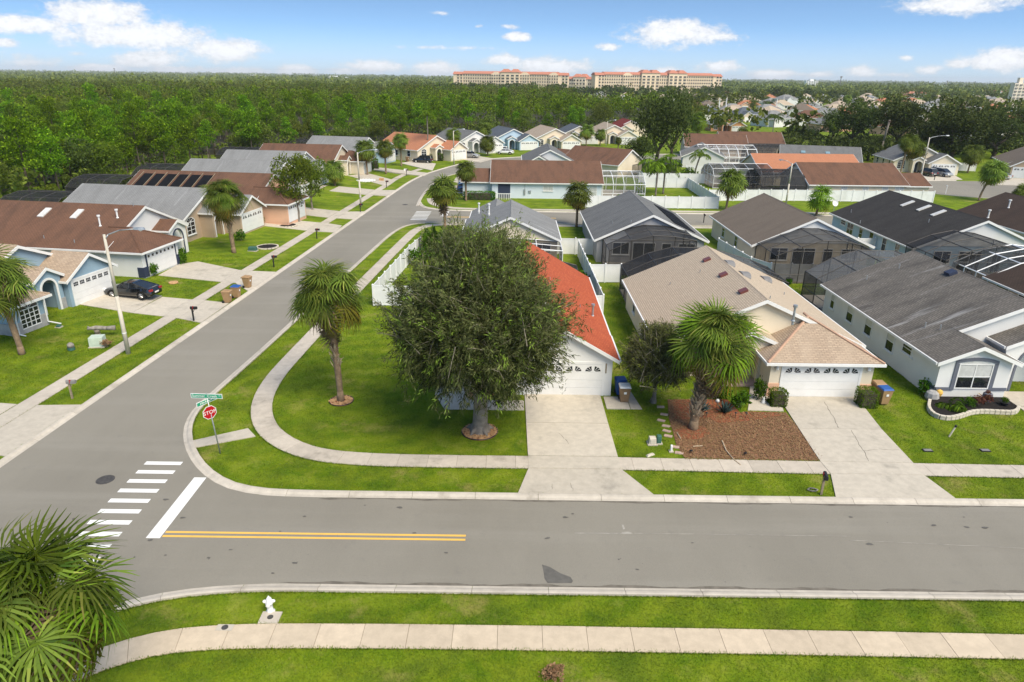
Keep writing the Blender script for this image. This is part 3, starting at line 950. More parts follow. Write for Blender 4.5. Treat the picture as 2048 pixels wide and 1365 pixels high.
def hip_mass(wall, roof, trim, cap, x0, x1, y0, y1, ze, pitch, oh=.38, back=False, z0=0.0):
    """block with a hipped front (towards -y); the ridge runs on to y1 (hipped there too when back)"""
    if wall is not None:
        wall.box(x0, x1, y0, y1, z0, ze)
    X0, X1, Y0 = x0 - oh, x1 + oh, y0 - oh
    zE = ze - oh * pitch + .10
    xm = (X0 + X1) / 2; half = (X1 - X0) / 2; zR = zE + half * pitch
    Y1 = y1 + (oh if back else 0)
    a = (xm, Y0 + half, zR)
    b = (xm, Y1 - half, zR) if back else (xm, Y1, zR)
    if back and b[1] < a[1]:
        half = (Y1 - Y0) / 2; zR = zE + half * pitch
        a = (X0 + half, (Y0 + Y1) / 2, zR); b = (X1 - half, (Y0 + Y1) / 2, zR)
        roof.poly([(X0, Y0, zE), (X1, Y0, zE), b, a]); roof.poly([(X1, Y1, zE), (X0, Y1, zE), a, b])
        roof.poly([(X0, Y1, zE), (X0, Y0, zE), a]); roof.poly([(X1, Y0, zE), (X1, Y1, zE), b])
    else:
        roof.poly([(X0, Y0, zE), (X1, Y0, zE), a])
        roof.poly([(X1, Y0, zE), (X1, Y1, zE), b, a])
        roof.poly([(X0, Y1, zE), (X0, Y0, zE), a, b])
        if back:
            roof.poly([(X1, Y1, zE), (X0, Y1, zE), b])
    roof.poly([(X0, Y0, zE - .01), (X0, Y1, zE - .01), (X1, Y1, zE - .01), (X1, Y0, zE - .01)])
    if cap is not None:
        for c in ((X0, Y0, zE), (X1, Y0, zE)):
            cap.tube((c[0], c[1], c[2] + .01), (a[0], a[1], a[2] + .01), .09, .09, 5)
        cap.tube((a[0], a[1], a[2] + .01), (b[0], b[1], b[2] + .01), .09, .09, 5)
    if trim is not None:
        trim.box(X0 - .09, X1 + .09, Y0 - .09, Y0 - .002, zE - .18, zE - .01)
        trim.box(X0 - .09, X0 - .002, Y0 - .001, Y1, zE - .18, zE - .01)
        trim.box(X1 + .002, X1 + .09, Y0 - .001, Y1, zE - .18, zE - .01)
        if back:
            trim.box(X0, X1, Y1 + .002, Y1 + .09, zE - .18, zE - .01)
    return zR

SIDES = {'front': 0.0, 'right': math.pi / 2, 'back': math.pi, 'left': -math.pi / 2}
def wall_frame(side, pos, off):
    """location and rotation of a fitting on a wall; local -y looks out of the wall. pos runs along the wall axis, off is the wall plane"""
    if side in ('front', 'back'):
        return (pos, off, 0), SIDES[side]
    return (off, pos, 0), SIDES[side]

def window(parent, side, pos, off, w, h, zb, grid=(1, 2), curtain=0.0, frame='trim_white', glass='glass_dark', arch=0.0, surround=None, sill=True):
    loc, rot = wall_frame(side, pos, off)
    fr = MB()
    t = .07
    hw = w / 2
    fr.box(-hw - t, -hw, -.05, .02, zb - t, zb + h + t); fr.box(hw, hw + t, -.05, .02, zb - t, zb + h + t)
    fr.box(-hw, hw, -.05, .02, zb - t, zb); fr.box(-hw, hw, -.05, .02, zb + h, zb + h + t)
    for k in range(1, grid[0]):
        x = -hw + w * k / grid[0]
        fr.box(x - .03, x + .03, -.042, .01, zb, zb + h)
    for k in range(1, grid[1]):
        z = zb + h * k / grid[1]
        fr.box(-hw, hw, -.038, .012, z - .022, z + .022)
    o = fr.build('window', frame, parent, loc, rot)
    g = MB(); g.box(-hw, hw, -.014, .015, zb, zb + h)
    g.build('pane', glass, o)
    if curtain:
        c = MB(); c.box(-hw + .02, hw - .02, -.022, -.016, zb + h * (1 - curtain), zb + h - .02)
        c.build('curtain', 'glass_curtain', o)
    if arch:
        a = MB(); n = 12
        pts = [(hw * math.cos(math.pi * k / n), 0, zb + h + t + arch * math.sin(math.pi * k / n)) for k in range(n + 1)]
        a.ext([(p[0], .01, p[2]) for p in pts], (0, -.03, 0))
        a.build('arch_pane', glass if not curtain else 'glass_curtain', o)
        b = MB()
        for k in range(n):
            p, q = pts[k], pts[k + 1]
            r = 1 + .14
            P = lambda s, m: (s[0] * m, -.03, zb + h + t + (s[2] - zb - h - t) * m)
            b.hexa([P(p, 1), P(q, 1), P(q, r), P(p, r)], [(x, -.07, z) for x, _, z in (P(p, 1), P(q, 1), P(q, r), P(p, r))])
        for k in (3, 6, 9):
            b.tube((0, -.035, zb + h + t), (pts[k][0], -.035, pts[k][2]), .02, .02, 4)
        b.build('arch_trim', surround or frame, o)
    if sill:
        s = MB(); s.box(-hw - .12, hw + .12, -.11, .0, zb - t - .07, zb - t - .002)
        s.build('sill', frame, o)
    return o

def garage_door(parent, side, pos, off, w=4.87, h=2.13, lights='fan', mat='door_white', n_pairs=4):
    loc, rot = wall_frame(side, pos, off)
    d = MB()
    hs = h / 4
    for k in range(4):
        d.box(-w / 2, w / 2, -.035, .02, k * hs + .008 + .02, (k + 1) * hs - .008 + .02)
    d.box(-w / 2, w / 2, -.018, .01, .02, h + .02)
    o = d.build('garage_door', mat, parent, loc, rot)
    f = MB()
    f.box(-w / 2 - .14, -w / 2 - .002, -.05, .02, .0, h + .18); f.box(w / 2 + .002, w / 2 + .14, -.05, .02, .0, h + .18); f.box(-w / 2, w / 2, -.05, .02, h + .03, h + .18)
    f.build('door_casing', 'trim_white', o)
    zc = h - hs + .06
    if lights == 'fan':
        pw = w / n_pairs
        for k in range(n_pairs):
            c = -w / 2 + pw * (k + .5)
            for s in (-1, 1):
                m = MB()
                R = min(.42, pw * .36); base = (c + s * .06, zc)
                for q in range(3):
                    t0 = math.radians(4 + 29 * q); t1 = math.radians(4 + 29 * q + 22)
                    pts = [(base[0] + s * .10 * math.cos(t0), -.037, base[1] + .06 * math.sin(t0)), (base[0] + s * R * math.cos(t0) , -.037, base[1] + R * .85 * math.sin(t0)), (base[0] + s * R * math.cos(t1), -.037, base[1] + R * .85 * math.sin(t1)), (base[0] + s * .10 * math.cos(t1), -.037, base[1] + .06 * math.sin(t1))]
                    m.ext(pts, (0, -.004, 0))
                m.build('fan_light', 'glass_dark', o)
    elif lights == 'square':
        n = 6
        for k in range(n):
            c = -w / 2 + w * (k + .5) / n
            m = MB()
            for a in (-1, 0, 1):
                for b in (0, 1):
                    m.box(c + a * .16 - .065, c + a * .16 + .065, -.043, -.034, zc + .02 + b * .17, zc + .16 + b * .17)
            m.build('light_pane', 'glass_dark', o)
    elif lights == 'small':
        n = 7
        for k in range(n):
            c = -w / 2 + w * (k + .5) / n
            m = MB(); m.box(c - .14, c + .14, -.043, -.034, zc + .06, zc + .30)
            m.build('light_pane', 'glass_dark', o)
    return o

def arch_wall(mb, x0, x1, y, th, ze, pitch, aw, ah, xc=None, z0=0.0, spring=None):
    """gable wall with an arched opening"""
    xm = (x0 + x1) / 2; xc = xm if xc is None else xc
    zr = ze + (x1 - x0) / 2 * pitch
    n = 12
    sp = ah - aw / 2 if spring is None else spring
    arch = [(xc + aw / 2 * math.cos(math.pi * k / n), sp + (ah - sp) * math.sin(math.pi * k / n)) for k in range(n + 1)]
    out = [(x1, z0), (x1, ze), (xm, zr), (x0, ze), (x0, z0)]
    loop = [(xc + aw / 2, z0)] + out + [(xc - aw / 2, z0)] + arch[::-1]
    mb.ext([(p[0], y, p[1]) for p in loop][::-1], (0, th, 0))
    return zr

def arch_trim(parent, xc, y, aw, sp, ah, mat='trim_white', w=.16):
    b = MB(); n = 12
    P = lambda k, m: (xc + (aw / 2 + m) * math.cos(math.pi * k / n), y, sp + (ah - sp + m) * math.sin(math.pi * k / n))
    for k in range(n):
        q = [P(k, 0), P(k + 1, 0), P(k + 1, w), P(k, w)]
        b.ext(q, (0, -.05, 0))
    for s in (-1, 1):
        b.box(*sorted((xc + s * aw / 2, xc + s * (aw / 2 + w))), y - .05, y, 0, sp)
    return b.build('arch_trim', mat, parent)

def pipe_vent(parent, x, y, z, h=.45, r=.045, mat='metal_galv', cap=False):
    m = MB(); m.tube((0, 0, -.25), (0, 0, h), r, r, 8)
    if cap:
        m.tube((0, 0, h - .02), (0, 0, h + .12), r * 1.9, r * 1.9, 8); m.tube((0, 0, .0), (0, 0, .06), r * 1.8, r * 1.3, 8)
    return m.build('roof_vent', mat, parent, (x, y, z))

def roof_panel(parent, name, mat, x, y, z, w, l, pitch, sgn, th=.10, axis='x'):
    """flat panel lying on a slope that falls towards sgn*x (axis x) ; l up the slope"""
    m = MB(); m.box(-l / 2, l / 2, -w / 2, w / 2, 0, th)
    o = m.build(name, mat, parent, (x, y, z))
    if axis == 'x':
        o.rotation_euler = (0, math.atan(pitch) * sgn, 0)
    else:
        o.rotation_euler = (-math.atan(pitch) * sgn, 0, math.pi / 2 * 0)
        o.rotation_euler = (-math.atan(pitch) * sgn, 0, 0)
    return o

class House:
    def __init__(self, name, label, loc, rot, wall, roof, trim='trim_white', foot=None):
        self.t = thing(name, label, 'house', (loc[0], loc[1], 0), rot)
        self.loc, self.rot = loc, rot
        self.wm, self.rm, self.tm = wall, roof, trim
        self.w, self.r, self.tr, self.cap = MB(), MB(), MB(), MB()
    def foot(self, x0, x1, y0, y1):
        c, s = math.cos(self.rot), math.sin(self.rot)
        hard([(self.loc[0] + x * c - y * s, self.loc[1] + x * s + y * c) for x, y in ((x0, y0), (x1, y0), (x1, y1), (x0, y1))])
    def gable(self, x0, x1, y0, y1, ze=2.6, pitch=.5, ax='y', **kw):
        self.foot(x0, x1, y0, y1)
        return gable_mass(self.w, self.r, self.tr, x0, x1, y0, y1, ze, pitch, ax, **kw)
    def hip(self, x0, x1, y0, y1, ze=2.6, pitch=.5, **kw):
        self.foot(x0, x1, y0, y1)
        return hip_mass(self.w, self.r, self.tr, self.cap, x0, x1, y0, y1, ze, pitch, **kw)
    def done(self):
        self.w.build('wall', self.wm, self.t)
        self.r.build('roof', self.rm, self.t, uv=True)
        if self.tr.f: self.tr.build('fascia', self.tm, self.t)
        if self.cap.f: self.cap.build('hip_cap', self.rm, self.t, uv=True)
        return self.t

def cage(name, label, loc, rot, prof, depth_, bays, frame='metal_bronze', screen='screen_dark', r=.045, end_wall=True, rails=(.9,), group=None, start_wall=False, alt=None):
    """screened pool enclosure: profile [(x,z)...] from ground to ground carried along y in bays"""
    t = thing(name, label, 'pool enclosure', (loc[0], loc[1], 0), rot, group)
    ys = [depth_ * k / bays for k in range(bays + 1)]
    fr = MB()
    for y in ys:
        for a, b in zip(prof, prof[1:]):
            fr.tube((a[0], y, a[1]), (b[0], y, b[1]), r, r, 4)
    for p in prof:
        fr.tube((p[0], 0, p[1] if p[1] > .05 else .06), (p[0], depth_, p[1] if p[1] > .05 else .06), r, r, 4)
    for x in (prof[0][0], prof[-1][0]):
        for zr in rails:
            fr.tube((x, 0, zr), (x, depth_, zr), r * .8, r * .8, 4)
    xs0, xs1 = prof[0][0], prof[-1][0]
    zi = lambda x: np.interp(x, [p[0] + 1e-4 * i for i, p in enumerate(prof)], [p[1] for p in prof])
    nb = max(2, int(round((xs1 - xs0) / 2.2)))
    xs = [xs0 + (xs1 - xs0) * k / nb for k in range(nb + 1)]
    ends = ([depth_] if end_wall else []) + ([0.0] if start_wall else [])
    eave = prof[1][1]
    for y in ends:
        for x in xs[1:-1]:
            fr.tube((x, y, 0), (x, y, zi(x)), r, r, 4)
        for zr in list(rails) + [eave]:
            fr.tube((xs0, y, zr), (xs1, y, zr), r * .8, r * .8, 4)
    fr.build('frame', frame, t)
    k = 0
    for i in range(bays):
        for a, b in zip(prof, prof[1:]):
            m = MB(); m.poly([(a[0], ys[i], a[1]), (b[0], ys[i], b[1]), (b[0], ys[i + 1], b[1]), (a[0], ys[i + 1], a[1])])
            k += 1
            m.build('screen_panel', (alt if alt and (k * 7 + i) % 5 == 0 else screen), t)
    for y in ends:
        for a, b in zip(xs, xs[1:]):
            mids = [p for p in prof if a < p[0] < b]
            pts = [(a, y, 0), (b, y, 0), (b, y, zi(b - 1e-3))] + [(p[0], y, p[1]) for p in mids[::-1]] + [(a, y, zi(a + 1e-2))]
            m = MB(); m.poly(pts); m.build('screen_panel', screen, t)
    # paved deck
    d = MB(); d.box(xs0, xs1, 0, depth_, -.02, .06); d.build('deck', 'concrete_drive', t)
    c, s = math.cos(rot), math.sin(rot)
    hard([(loc[0] + x * c - y * s, loc[1] + x * s + y * c) for x, y in ((xs0, 0), (xs1, 0), (xs1, depth_), (xs0, depth_))])
    return t

def fence(label, pts, h=1.83, bay=2.0, name='vinyl_fence', z=0.0):
    t = thing(name, label, 'fence', (pts[0][0], pts[0][1], 0))
    o0 = np.array(pts[0][:2], float)
    post = MB(); post.box(-.065, .065, -.065, .065, 0, h + .06)
    post.hexa([(-.085, -.085, h + .06), (.085, -.085, h + .06), (.085, .085, h + .06), (-.085, .085, h + .06)], [(-.012, -.012, h + .15), (.012, -.012, h + .15), (.012, .012, h + .15), (-.012, .012, h + .15)])
    pme = post.mesh('post', 'vinyl_white')
    done = False
    for A, B in zip(pts, pts[1:]):
        A = np.array(A[:2], float) - o0; B = np.array(B[:2], float) - o0
        Ln = np.linalg.norm(B - A); n = max(1, int(round(Ln / bay))); ang = math.atan2(B[1] - A[1], B[0] - A[0]); w = Ln / n
        pm = MB()
        nb = 12
        for k in range(nb):
            a0 = .07 + (w - .14) * k / nb; a1 = .07 + (w - .14) * (k + 1) / nb
            pm.box(a0 + .004, a1 - .004, -.014, .014, .10, h - .06)
        pm.box(.07, w - .07, -.010, .010, .10, h - .06)
        pm.box(.06, w - .06, -.028, .028, .05, .17); pm.box(.06, w - .06, -.028, .028, h - .12, h)
        me = pm.mesh('panel', 'vinyl_white')
        for k in range(n + 1):
            if k == 0 and done: continue
            p = A + (B - A) * k / n
            link('post', pme, t, (p[0], p[1], 0), (0, 0, ang))
        for k in range(n):
            p = A + (B - A) * k / n
            link('panel', me, t, (p[0], p[1], 0), (0, 0, ang))
        done = True
    return t
# ------------------------------------------------------------------ the houses
def on_x(px_, py_, x):
    d = ray(px_, py_); t = x / d[0]
    return (t * d[1], CAM_H + t * d[2])
def on_y(px_, py_, y):
    d = ray(px_, py_); t = y / d[1]
    return (t * d[0], CAM_H + t * d[2])
def on_slope(px_, py_, xe, zE, k):
    """hit on the plane z = zE + (x - xe) * k"""
    d = ray(px_, py_)
    t = (zE - xe * k - CAM_H) / (d[2] - d[0] * k)
    return (t * d[0], t * d[1], CAM_H + t * d[2])

# --- house with the red roof on the corner lot
h = House('house', 'white corner house with a bright red roof behind the big bushy tree', (1.2, 38.8), 0, 'stucco_white', 'roof_red')
X = lambda x: x - 1.2
Y = lambda y: y - 38.8
h.gable(X(.3), X(6.23), 0, Y(42.85), 2.65, .58, ends=(1, 0))
h.gable(X(-4.0), X(6.2), Y(42.5), Y(57), 2.62, .58)
T = h.done()
garage_door(T, 'front', X(3.25), 0, 4.75, 2.13)
b = MB(); b.box(X(5.80), X(5.88), -.03, .02, 1.55, 2.2); b.build('wall_ornament', 'wood_post', T)
window(T, 'front', X(-2.6), Y(42.5), 1.5, 1.4, .8, (2, 3))
arch = MB(); arch_wall(arch, X(-1.6), X(.2), Y(41.2), .25, 3.0, .58, 1.3, 2.5); arch.box(X(-1.6), X(-1.4), Y(41.45), Y(42.5), 0, 3.0)
arch.build('entry_arch', 'stucco_white', T)
er = MB(); gable_mass(None, er, None, X(-1.6), X(.2), Y(41.2), Y(43.5), 3.0, .58, oh=.2, rk=.15); er.build('entry_roof', 'roof_red', T, uv=True)
p = on_slope(1185, 632, 6.2, 2.72, -.58)
pipe_vent(T, X(p[0]), Y(p[1]), p[2], .75, .07, cap=True)
for q in ((1100, 560), (1160, 615)):
    p = on_slope(q[0], q[1], 6.2, 2.72, -.58); pipe_vent(T, X(p[0]), Y(p[1]), p[2], .2, .03)

# --- tan house
h = House('house', 'cream house with tan shingle roof and hipped garage behind the mulch bed', (16.3, 42.0), 0, 'stucco_cream', 'roof_tan')
X = lambda x: x - 16.3
Y = lambda y: y - 42.0
h.gable(X(9.85), X(22.75), 0, Y(56.5), 2.55, .45)
hr, hc, ht, hw_ = MB(), MB(), MB(), MB()
hip_mass(hw_, hr, ht, hc, X(16.1), X(22.5), Y(39.0), Y(42.9), 2.55, .5)
h.foot(X(16.1), X(22.5), Y(39.0), Y(42.6))
T = h.done()
hw_.build('garage_wall', 'stucco_cream', T); hr.build('garage_roof', 'roof_tan_blend', T, uv=True); hc.build('hip_cap', 'ridge_tan', T); ht.build('garage_fascia', 'trim_white', T)
garage_door(T, 'front', X(19.28), Y(39.0), 4.75, 2.13)
wsc = MB()
wsc.box(X(16.06), X(16.78), Y(38.95), Y(39.0), 0, .92); wsc.build('wainscot', 'stucco_peach', T)
wsc = MB(); wsc.box(X(21.78), X(22.54), Y(38.95), Y(39.0), 0, .92); wsc.build('wainscot', 'stucco_peach', T)
for x in (16.45, 22.15):
    lm = MB(); lm.lathe([(.05, 0), (.11, .05), (.12, .18), (.06, .26), (.02, .3)], 8); lm.box(-.03, .03, 0, .12, .1, .16)
    lm.build('wall_lamp', 'trim_white', T, (X(x), Y(38.9), 1.85))
ar = MB(); arch_wall(ar, X(13.45), X(17.0), Y(40.7), .3, 2.95, .42, 1.95, 2.75, X(14.95)); ar.box(X(13.45), X(13.75), Y(41.0), Y(42), 0, 2.95)
ar.build('entry_arch', 'stucco_cream', T)
er = MB(); et = MB(); gable_mass(None, er, et, X(13.45), X(17.0), Y(40.7), Y(44.2), 2.95, .42, oh=.25, rk=.22, ends=(1, 0)); er.build('entry_roof', 'roof_tan', T, uv=True); et.build('entry_fascia', 'trim_white', T)
pf = MB(); pf.box(X(13.75), X(16.1), Y(40.4), Y(42), -.02, .12); pf.build('porch_floor', 'paver_pink', T)
dd = MB(); dd.box(X(14.4), X(15.4), Y(41.93), Y(42.02), .12, 2.2); dd.box(X(14.5), X(15.3), Y(41.91), Y(41.95), .3, 1.1); dd.box(X(14.5), X(15.3), Y(41.91), Y(41.95), 1.25, 2.05); dd.build('front_door', 'door_white', T)
window(T, 'front', X(11.6), 0, 1.7, 1.5, .75, (2, 3))
for y in (52.5, 48.0):
    window(T, 'left', Y(y), X(9.85), .9, 1.3, .95, (1, 2))
zL = 2.55 + .10
for q in ((1414, 521), (1447, 551), (1487, 584)):
    p = on_slope(q[0], q[1], 9.85, zL, .45)
    o = roof_panel(T, 'roof_vent_box', 'skylight_maroon', X(p[0]), Y(p[1]), p[2], .55, .55, .45, -1, .16)
for q in ((1463, 530), (1494, 553), (1536, 562)):
    p = on_slope(q[0], q[1], 22.75, zL, -.45)
    m = MB(); n = 9
    ring = [(.16 * 0 - .0, 0, 0)]
    pts = [(0, .85 * math.cos(math.pi * k / n), .34 * math.sin(math.pi * k / n)) for k in range(n + 1)]
    m.hexa(pts, [(-.55, a * .75, b * .35) for _, a, b in pts])
    o = m.build('eyebrow_vent', 'vent_grey', T, (X(p[0]), Y(p[1]), p[2] - .02)); o.rotation_euler = (0, math.atan(.45), 0)
p = on_slope(1586, 612 + 30, 22.75, zL, -.45); pipe_vent(T, X(p[0]), Y(p[1]), p[2], .85, .07, cap=True)
for q in ((1400, 545), (1340, 570), (1540, 598), (1568, 590)):
    p = on_slope(q[0], q[1], *((9.85, zL, .45) if q[0] < 1450 else (22.75, zL, -.45))); pipe_vent(T, X(p[0]), Y(p[1]), p[2], .2, .035)

# --- white house with the streaked charcoal roof
h = House('house', 'white house with streaked charcoal roof and slate trimmed front window', (33.3, 41.8), 0, 'stucco_white', 'roof_charcoal')
X = lambda x: x - 33.3
Y = lambda y: y - 41.8
h.gable(X(26.55), X(40.05), 0, Y(55.6), 2.62, .42)
h.gable(X(26.52), X(30.95), Y(38.95), .35, 2.66, .42, ends=(1, 0))
T = h.done()
window(T, 'front', X(28.75), Y(38.95), 2.0, 1.55, .80, (2, 2), curtain=.55, sill=False)
st = MB()
for s in (-1, 1):
    xx = sorted((X(28.75) + s * 1.08, X(28.75) + s * 1.32)); st.box(xx[0], xx[1], Y(38.95) - .06, Y(38.95) + .01, .62, 2.42)
n = 10
for k in range(n):
    a0, a1 = -1.32 + 2.64 * k / n, -1.32 + 2.64 * (k + 1) / n
    f = lambda a: 2.42 + .22 * (1 - (a / 1.32) ** 2)
    st.hexa([(X(28.75) + a0, Y(38.95) - .06, f(a0)), (X(28.75) + a1, Y(38.95) - .06, f(a1)), (X(28.75) + a1, Y(38.95) - .06, f(a1) + .2), (X(28.75) + a0, Y(38.95) - .06, f(a0) + .2)],
            [(X(28.75) + a0, Y(38.95) + .01, f(a0)), (X(28.75) + a1, Y(38.95) + .01, f(a1)), (X(28.75) + a1, Y(38.95) + .01, f(a1) + .2), (X(28.75) + a0, Y(38.95) + .01, f(a0) + .2)])
st.box(X(26.52), X(27.42), Y(38.95) - .05, Y(38.95) + .01, .62, .82); st.box(X(30.07), X(30.98), Y(38.95) - .05, Y(38.95) + .01, .62, .82)
st.box(X(26.50), X(26.56), Y(38.95) - .05, Y(40.0), .62, .82)
st.build('slate_trim', 'slate_trim', T)
tp = MB(); k = 8
pts = [(X(28.75) - .95, 2.42), (X(28.75) + .95, 2.42)] + [(X(28.75) + .95 * (1 - 2 * i / k), 2.42 + .2 * (1 - (1 - 2 * i / k) ** 2)) for i in range(1, k)]
tp.ext([(a, Y(38.95) - .02, b) for a, b in pts], (0, .03, 0)); tp.build('arch_pane', 'glass_curtain', T)
for q, (w_, h_, g_) in {(1667, 598): (.62, 1.25, (1, 2)), (1701, 625): (.95, 1.35, (1, 2)), (1737, 655): (.95, 1.35, (1, 2)), (1781, 683): (.95, 1.35, (1, 2)), (1819, 690): (1.25, .62, (1, 2))}.items():
    y, z = on_x(q[0], q[1], 26.55)
    window(T, 'left', Y(y), X(26.55), w_, h_, 1.65 - h_ / 2 if h_ > 1 else 1.62, g_, curtain=.5 if h_ > 1 else 0)
ar = MB(); arch_wall(ar, X(31.3), X(36.6), Y(40.2), .3, 3.2, .42, 3.4, 3.35, X(33.9)); ar.box(X(31.3), X(31.6), Y(40.5), 0, 0, 3.2)
ar.build('entry_arch', 'stucco_white', T); arch_trim(T, X(33.9), Y(40.2), 3.4, 1.65, 3.35, 'slate_trim', .14)
er = MB(); et = MB(); gable_mass(None, er, et, X(31.3), X(36.6), Y(40.2), Y(43.5), 3.2, .42, oh=.25, rk=.22, ends=(1, 0)); er.build('entry_roof', 'roof_charcoal', T, uv=True); et.build('entry_fascia', 'trim_white', T)
window(T, 'front', X(33.0), 0, .55, .8, 1.3, (1, 2))
zL = 2.62 + .10
for q in ((1798, 537), (1733, 560), (1880, 660), (1850, 655)):
    p = on_slope(q[0], q[1], 26.55, zL, .42); pipe_vent(T, X(p[0]), Y(p[1]), p[2], .35, .045)
p = on_slope(1902, 548, 26.55, zL, .42); roof_panel(T, 'roof_fan', 'navy_trim', X(p[0]), Y(p[1]), p[2], .7, .6, .42, -1, .22)
slabs('entry_walk_white_house', [[(31.2, 36.5), (36, 36.5), (36, 37.9), (31.2, 37.9)], [(31.2, 37.95), (36, 37.95), (36, 40.1), (31.2, 40.1)], [(31.6, 31.4), (36, 31.4), (36, 36.45), (31.6, 36.45)]], z=.05)

# --- row behind, gardens towards us
def back_house(label, x0, x1, y0, y1, ze, pitch, wall, roof, gtrim='trim_white', rearwin=True):
    xm = (x0 + x1) / 2
    h = House('house', label, (xm, y0), 0, wall, roof, gtrim)
    w = (x1 - x0) / 2
    h.gable(-w, w, 0, y1 - y0, ze, pitch)
    T = h.done()
    if rearwin:
        window(T, 'front', -w * .55, 0, 1.7, 1.2, .95, (2, 1), glass='glass_dark')
        window(T, 'front', -w * .12, 0, 2.3, 2.05, .1, (2, 1), sill=False)
        window(T, 'front', w * .3, 0, .9, 2.0, .1, (1, 1), sill=False)
        window(T, 'front', w * .68, 0, 1.7, 1.0, 1.1, (2, 1))
    return T, xm, w
T, xm, w = back_house('grey house with a mottled grey gable roof and dark screened pool', 9.0, 20.5, 72.2, 88.0, 2.6, .45, 'stucco_grey', 'roof_grey_dark')
for k in range(5):
    p = on_slope(1318 + 24 * k, 420 + 14 * k, 20.5, 2.75, -.45)
    roof_panel(T, 'solar_panel', 'solar_black', w - .4 - 1.6, 2 + 2.4 * k, 2.6 + .12 + (1.6 + .4) * .45, 2.1, 2.6, .45, 1, .05)
for q in ((1262, 447), (1225, 448)):
    p = on_slope(q[0], q[1], 9.0, 2.7, .45); pipe_vent(T, p[0] - xm, p[1] - 72.2, p[2], .35, .04)
hg = MB(); hr2 = MB(); ht2 = MB(); hip_mass(hg, hr2, ht2, None, 0 - w + .2, -w + 4.5, 15.0, 18.5, 2.4, .4, back=True); hg.build('garage_wall', 'stucco_grey', T); hr2.build('garage_roof', 'roof_grey_dark', T, uv=True); ht2.build('garage_fascia', 'trim_white', T)
prof = [on_y(a, b, 66.9) for a, b in ((1219, 502), (1264, 482), (1306, 472), (1349, 474), (1394, 482))]
PR = lambda pr, x0: [(pr[0][0] - x0, 0.0)] + [(a - x0, z) for a, z in pr] + [(pr[-1][0] - x0, 0.0)]
cage('pool_cage', 'dark bronze screened pool cage behind the grey gable house', (14.8, 72.15), math.pi, [(-a, z) for a, z in PR(prof, 14.8)][::-1], 5.25, 2, alt='screen_light')
T, xm, w = back_house('house with a taupe roof, white gable and dark screened patio', 25.3, 37.4, 70.6, 86.4, 2.6, .45, 'stucco_cream', 'roof_taupe')
for yy in (76.5, 81.5):
    window(T, 'left', yy - 70.6, -w, .95, 1.3, .95, (1, 2))
wg = MB(); wg.ext([(-w * .92, -.06, 2.75), (w * .92, -.06, 2.75), (0, -.06, 2.6 + w * .45 - .25)], (0, .04, 0)); wg.build('gable_siding', 'stucco_white', T)
prof = [on_y(a, b, 64.8) for a, b in ((1553, 512), (1602, 494), (1646, 482), (1686, 482), (1723, 491), (1752, 505))]
cage('pool_cage', 'dark screened cage over a cluttered patio behind the taupe roofed house', (31.4, 70.55), math.pi, [(-a, z) for a, z in PR(prof, 31.4)][::-1], 5.8, 2)
T, xm, w = back_house('light blue house with a black roof and three skylights', 41.8, 55.3, 70.0, 89.3, 2.6, .42, 'stucco_sky', 'roof_black')
wg = MB(); wg.ext([(-w * .92, -.06, 2.75), (w * .92, -.06, 2.75), (0, -.06, 2.6 + w * .42 - .25)], (0, .04, 0)); wg.build('gable_siding', 'stucco_white', T)
for q in ((1815, 408), (1848, 417), (1877, 427)):
    p = on_slope(q[0], q[1], 41.8, 2.72, .42); roof_panel(T, 'skylight', 'glass_skylight', p[0] - xm, p[1] - 70.0, p[2], .6, 1.5, .42, -1, .1)
for q in ((1857, 445), (1720, 447), (1702, 425)):
    p = on_slope(q[0], q[1], 41.8, 2.72, .42); pipe_vent(T, p[0] - xm, p[1] - 70.0, p[2], .35, .045)
for q, (w_, h_) in {(1686, 451): (1.2, .5), (1700, 459): (1.5, 1.7), (1722, 465): (.8, 1.2), (1741, 483): (.8, 1.5), (1768, 491): (.8, 1.5), (1795, 497): (.8, 1.4)}.items():
    y, z = on_x(q[0], q[1], 41.8)
    window(T, 'left', y - 70.0, -w, w_, h_, 1.55 - h_ / 2 + (.4 if h_ < .6 else 0), (1 if w_ < 1.3 else 2, 2))
dsh = MB(); dsh.lathe([(.04, -.12), (.3, -.06), (.42, .04), (.44, .08), (.30, -.02), (.03, -.08)], 14)
p = on_slope(1668, 418, 41.8, 2.72, .42)
o = dsh.build('satellite_dish', 'trim_white', T, (p[0] - xm, p[1] - 70.0, p[2] + .75)); o.rotation_euler = (math.radians(70), 0, math.radians(15))
m = MB(); m.path([(0, 0, -.2), (.05, .1, .4), (0, .05, .75)], [.03, .03, .03], 6); m.build('dish_mast', 'metal_galv', T, (p[0] - xm, p[1] - 70.0, p[2]))
prof = [on_y(a, b, 63.0) for a, b in ((1893, 522), (1946, 502), (1996, 492), (2040, 498), (2085, 512))]
cage('pool_cage', 'bronze framed screen cage behind the black roofed light blue house', (48.5, 69.95), math.pi, [(-a, z) for a, z in PR(prof, 48.5)][::-1], 6.9, 2)
T, xm, w = back_house('pale house with a light grey roof partly hidden by the bushy tree', -5.3, 4.7, 71.8, 82.0, 2.6, .45, 'stucco_cream', 'roof_grey')
hg = MB(); hr2 = MB(); ht2 = MB(); gable_mass(hg, hr2, ht2, -w + .3, -w + 6.0, 10.2, 16.5, 2.5, .5, ends=(0, 1)); hg.build('garage_wall', 'stucco_cream', T); hr2.build('garage_roof', 'roof_grey', T, uv=True); ht2.build('garage_fascia', 'trim_white', T)
pipe_vent(T, -2.5, 6, 4.0, 1.1, .08, 'trim_white', True); pipe_vent(T, -3.9, 11, 3.4, .9, .08, 'trim_white', True)
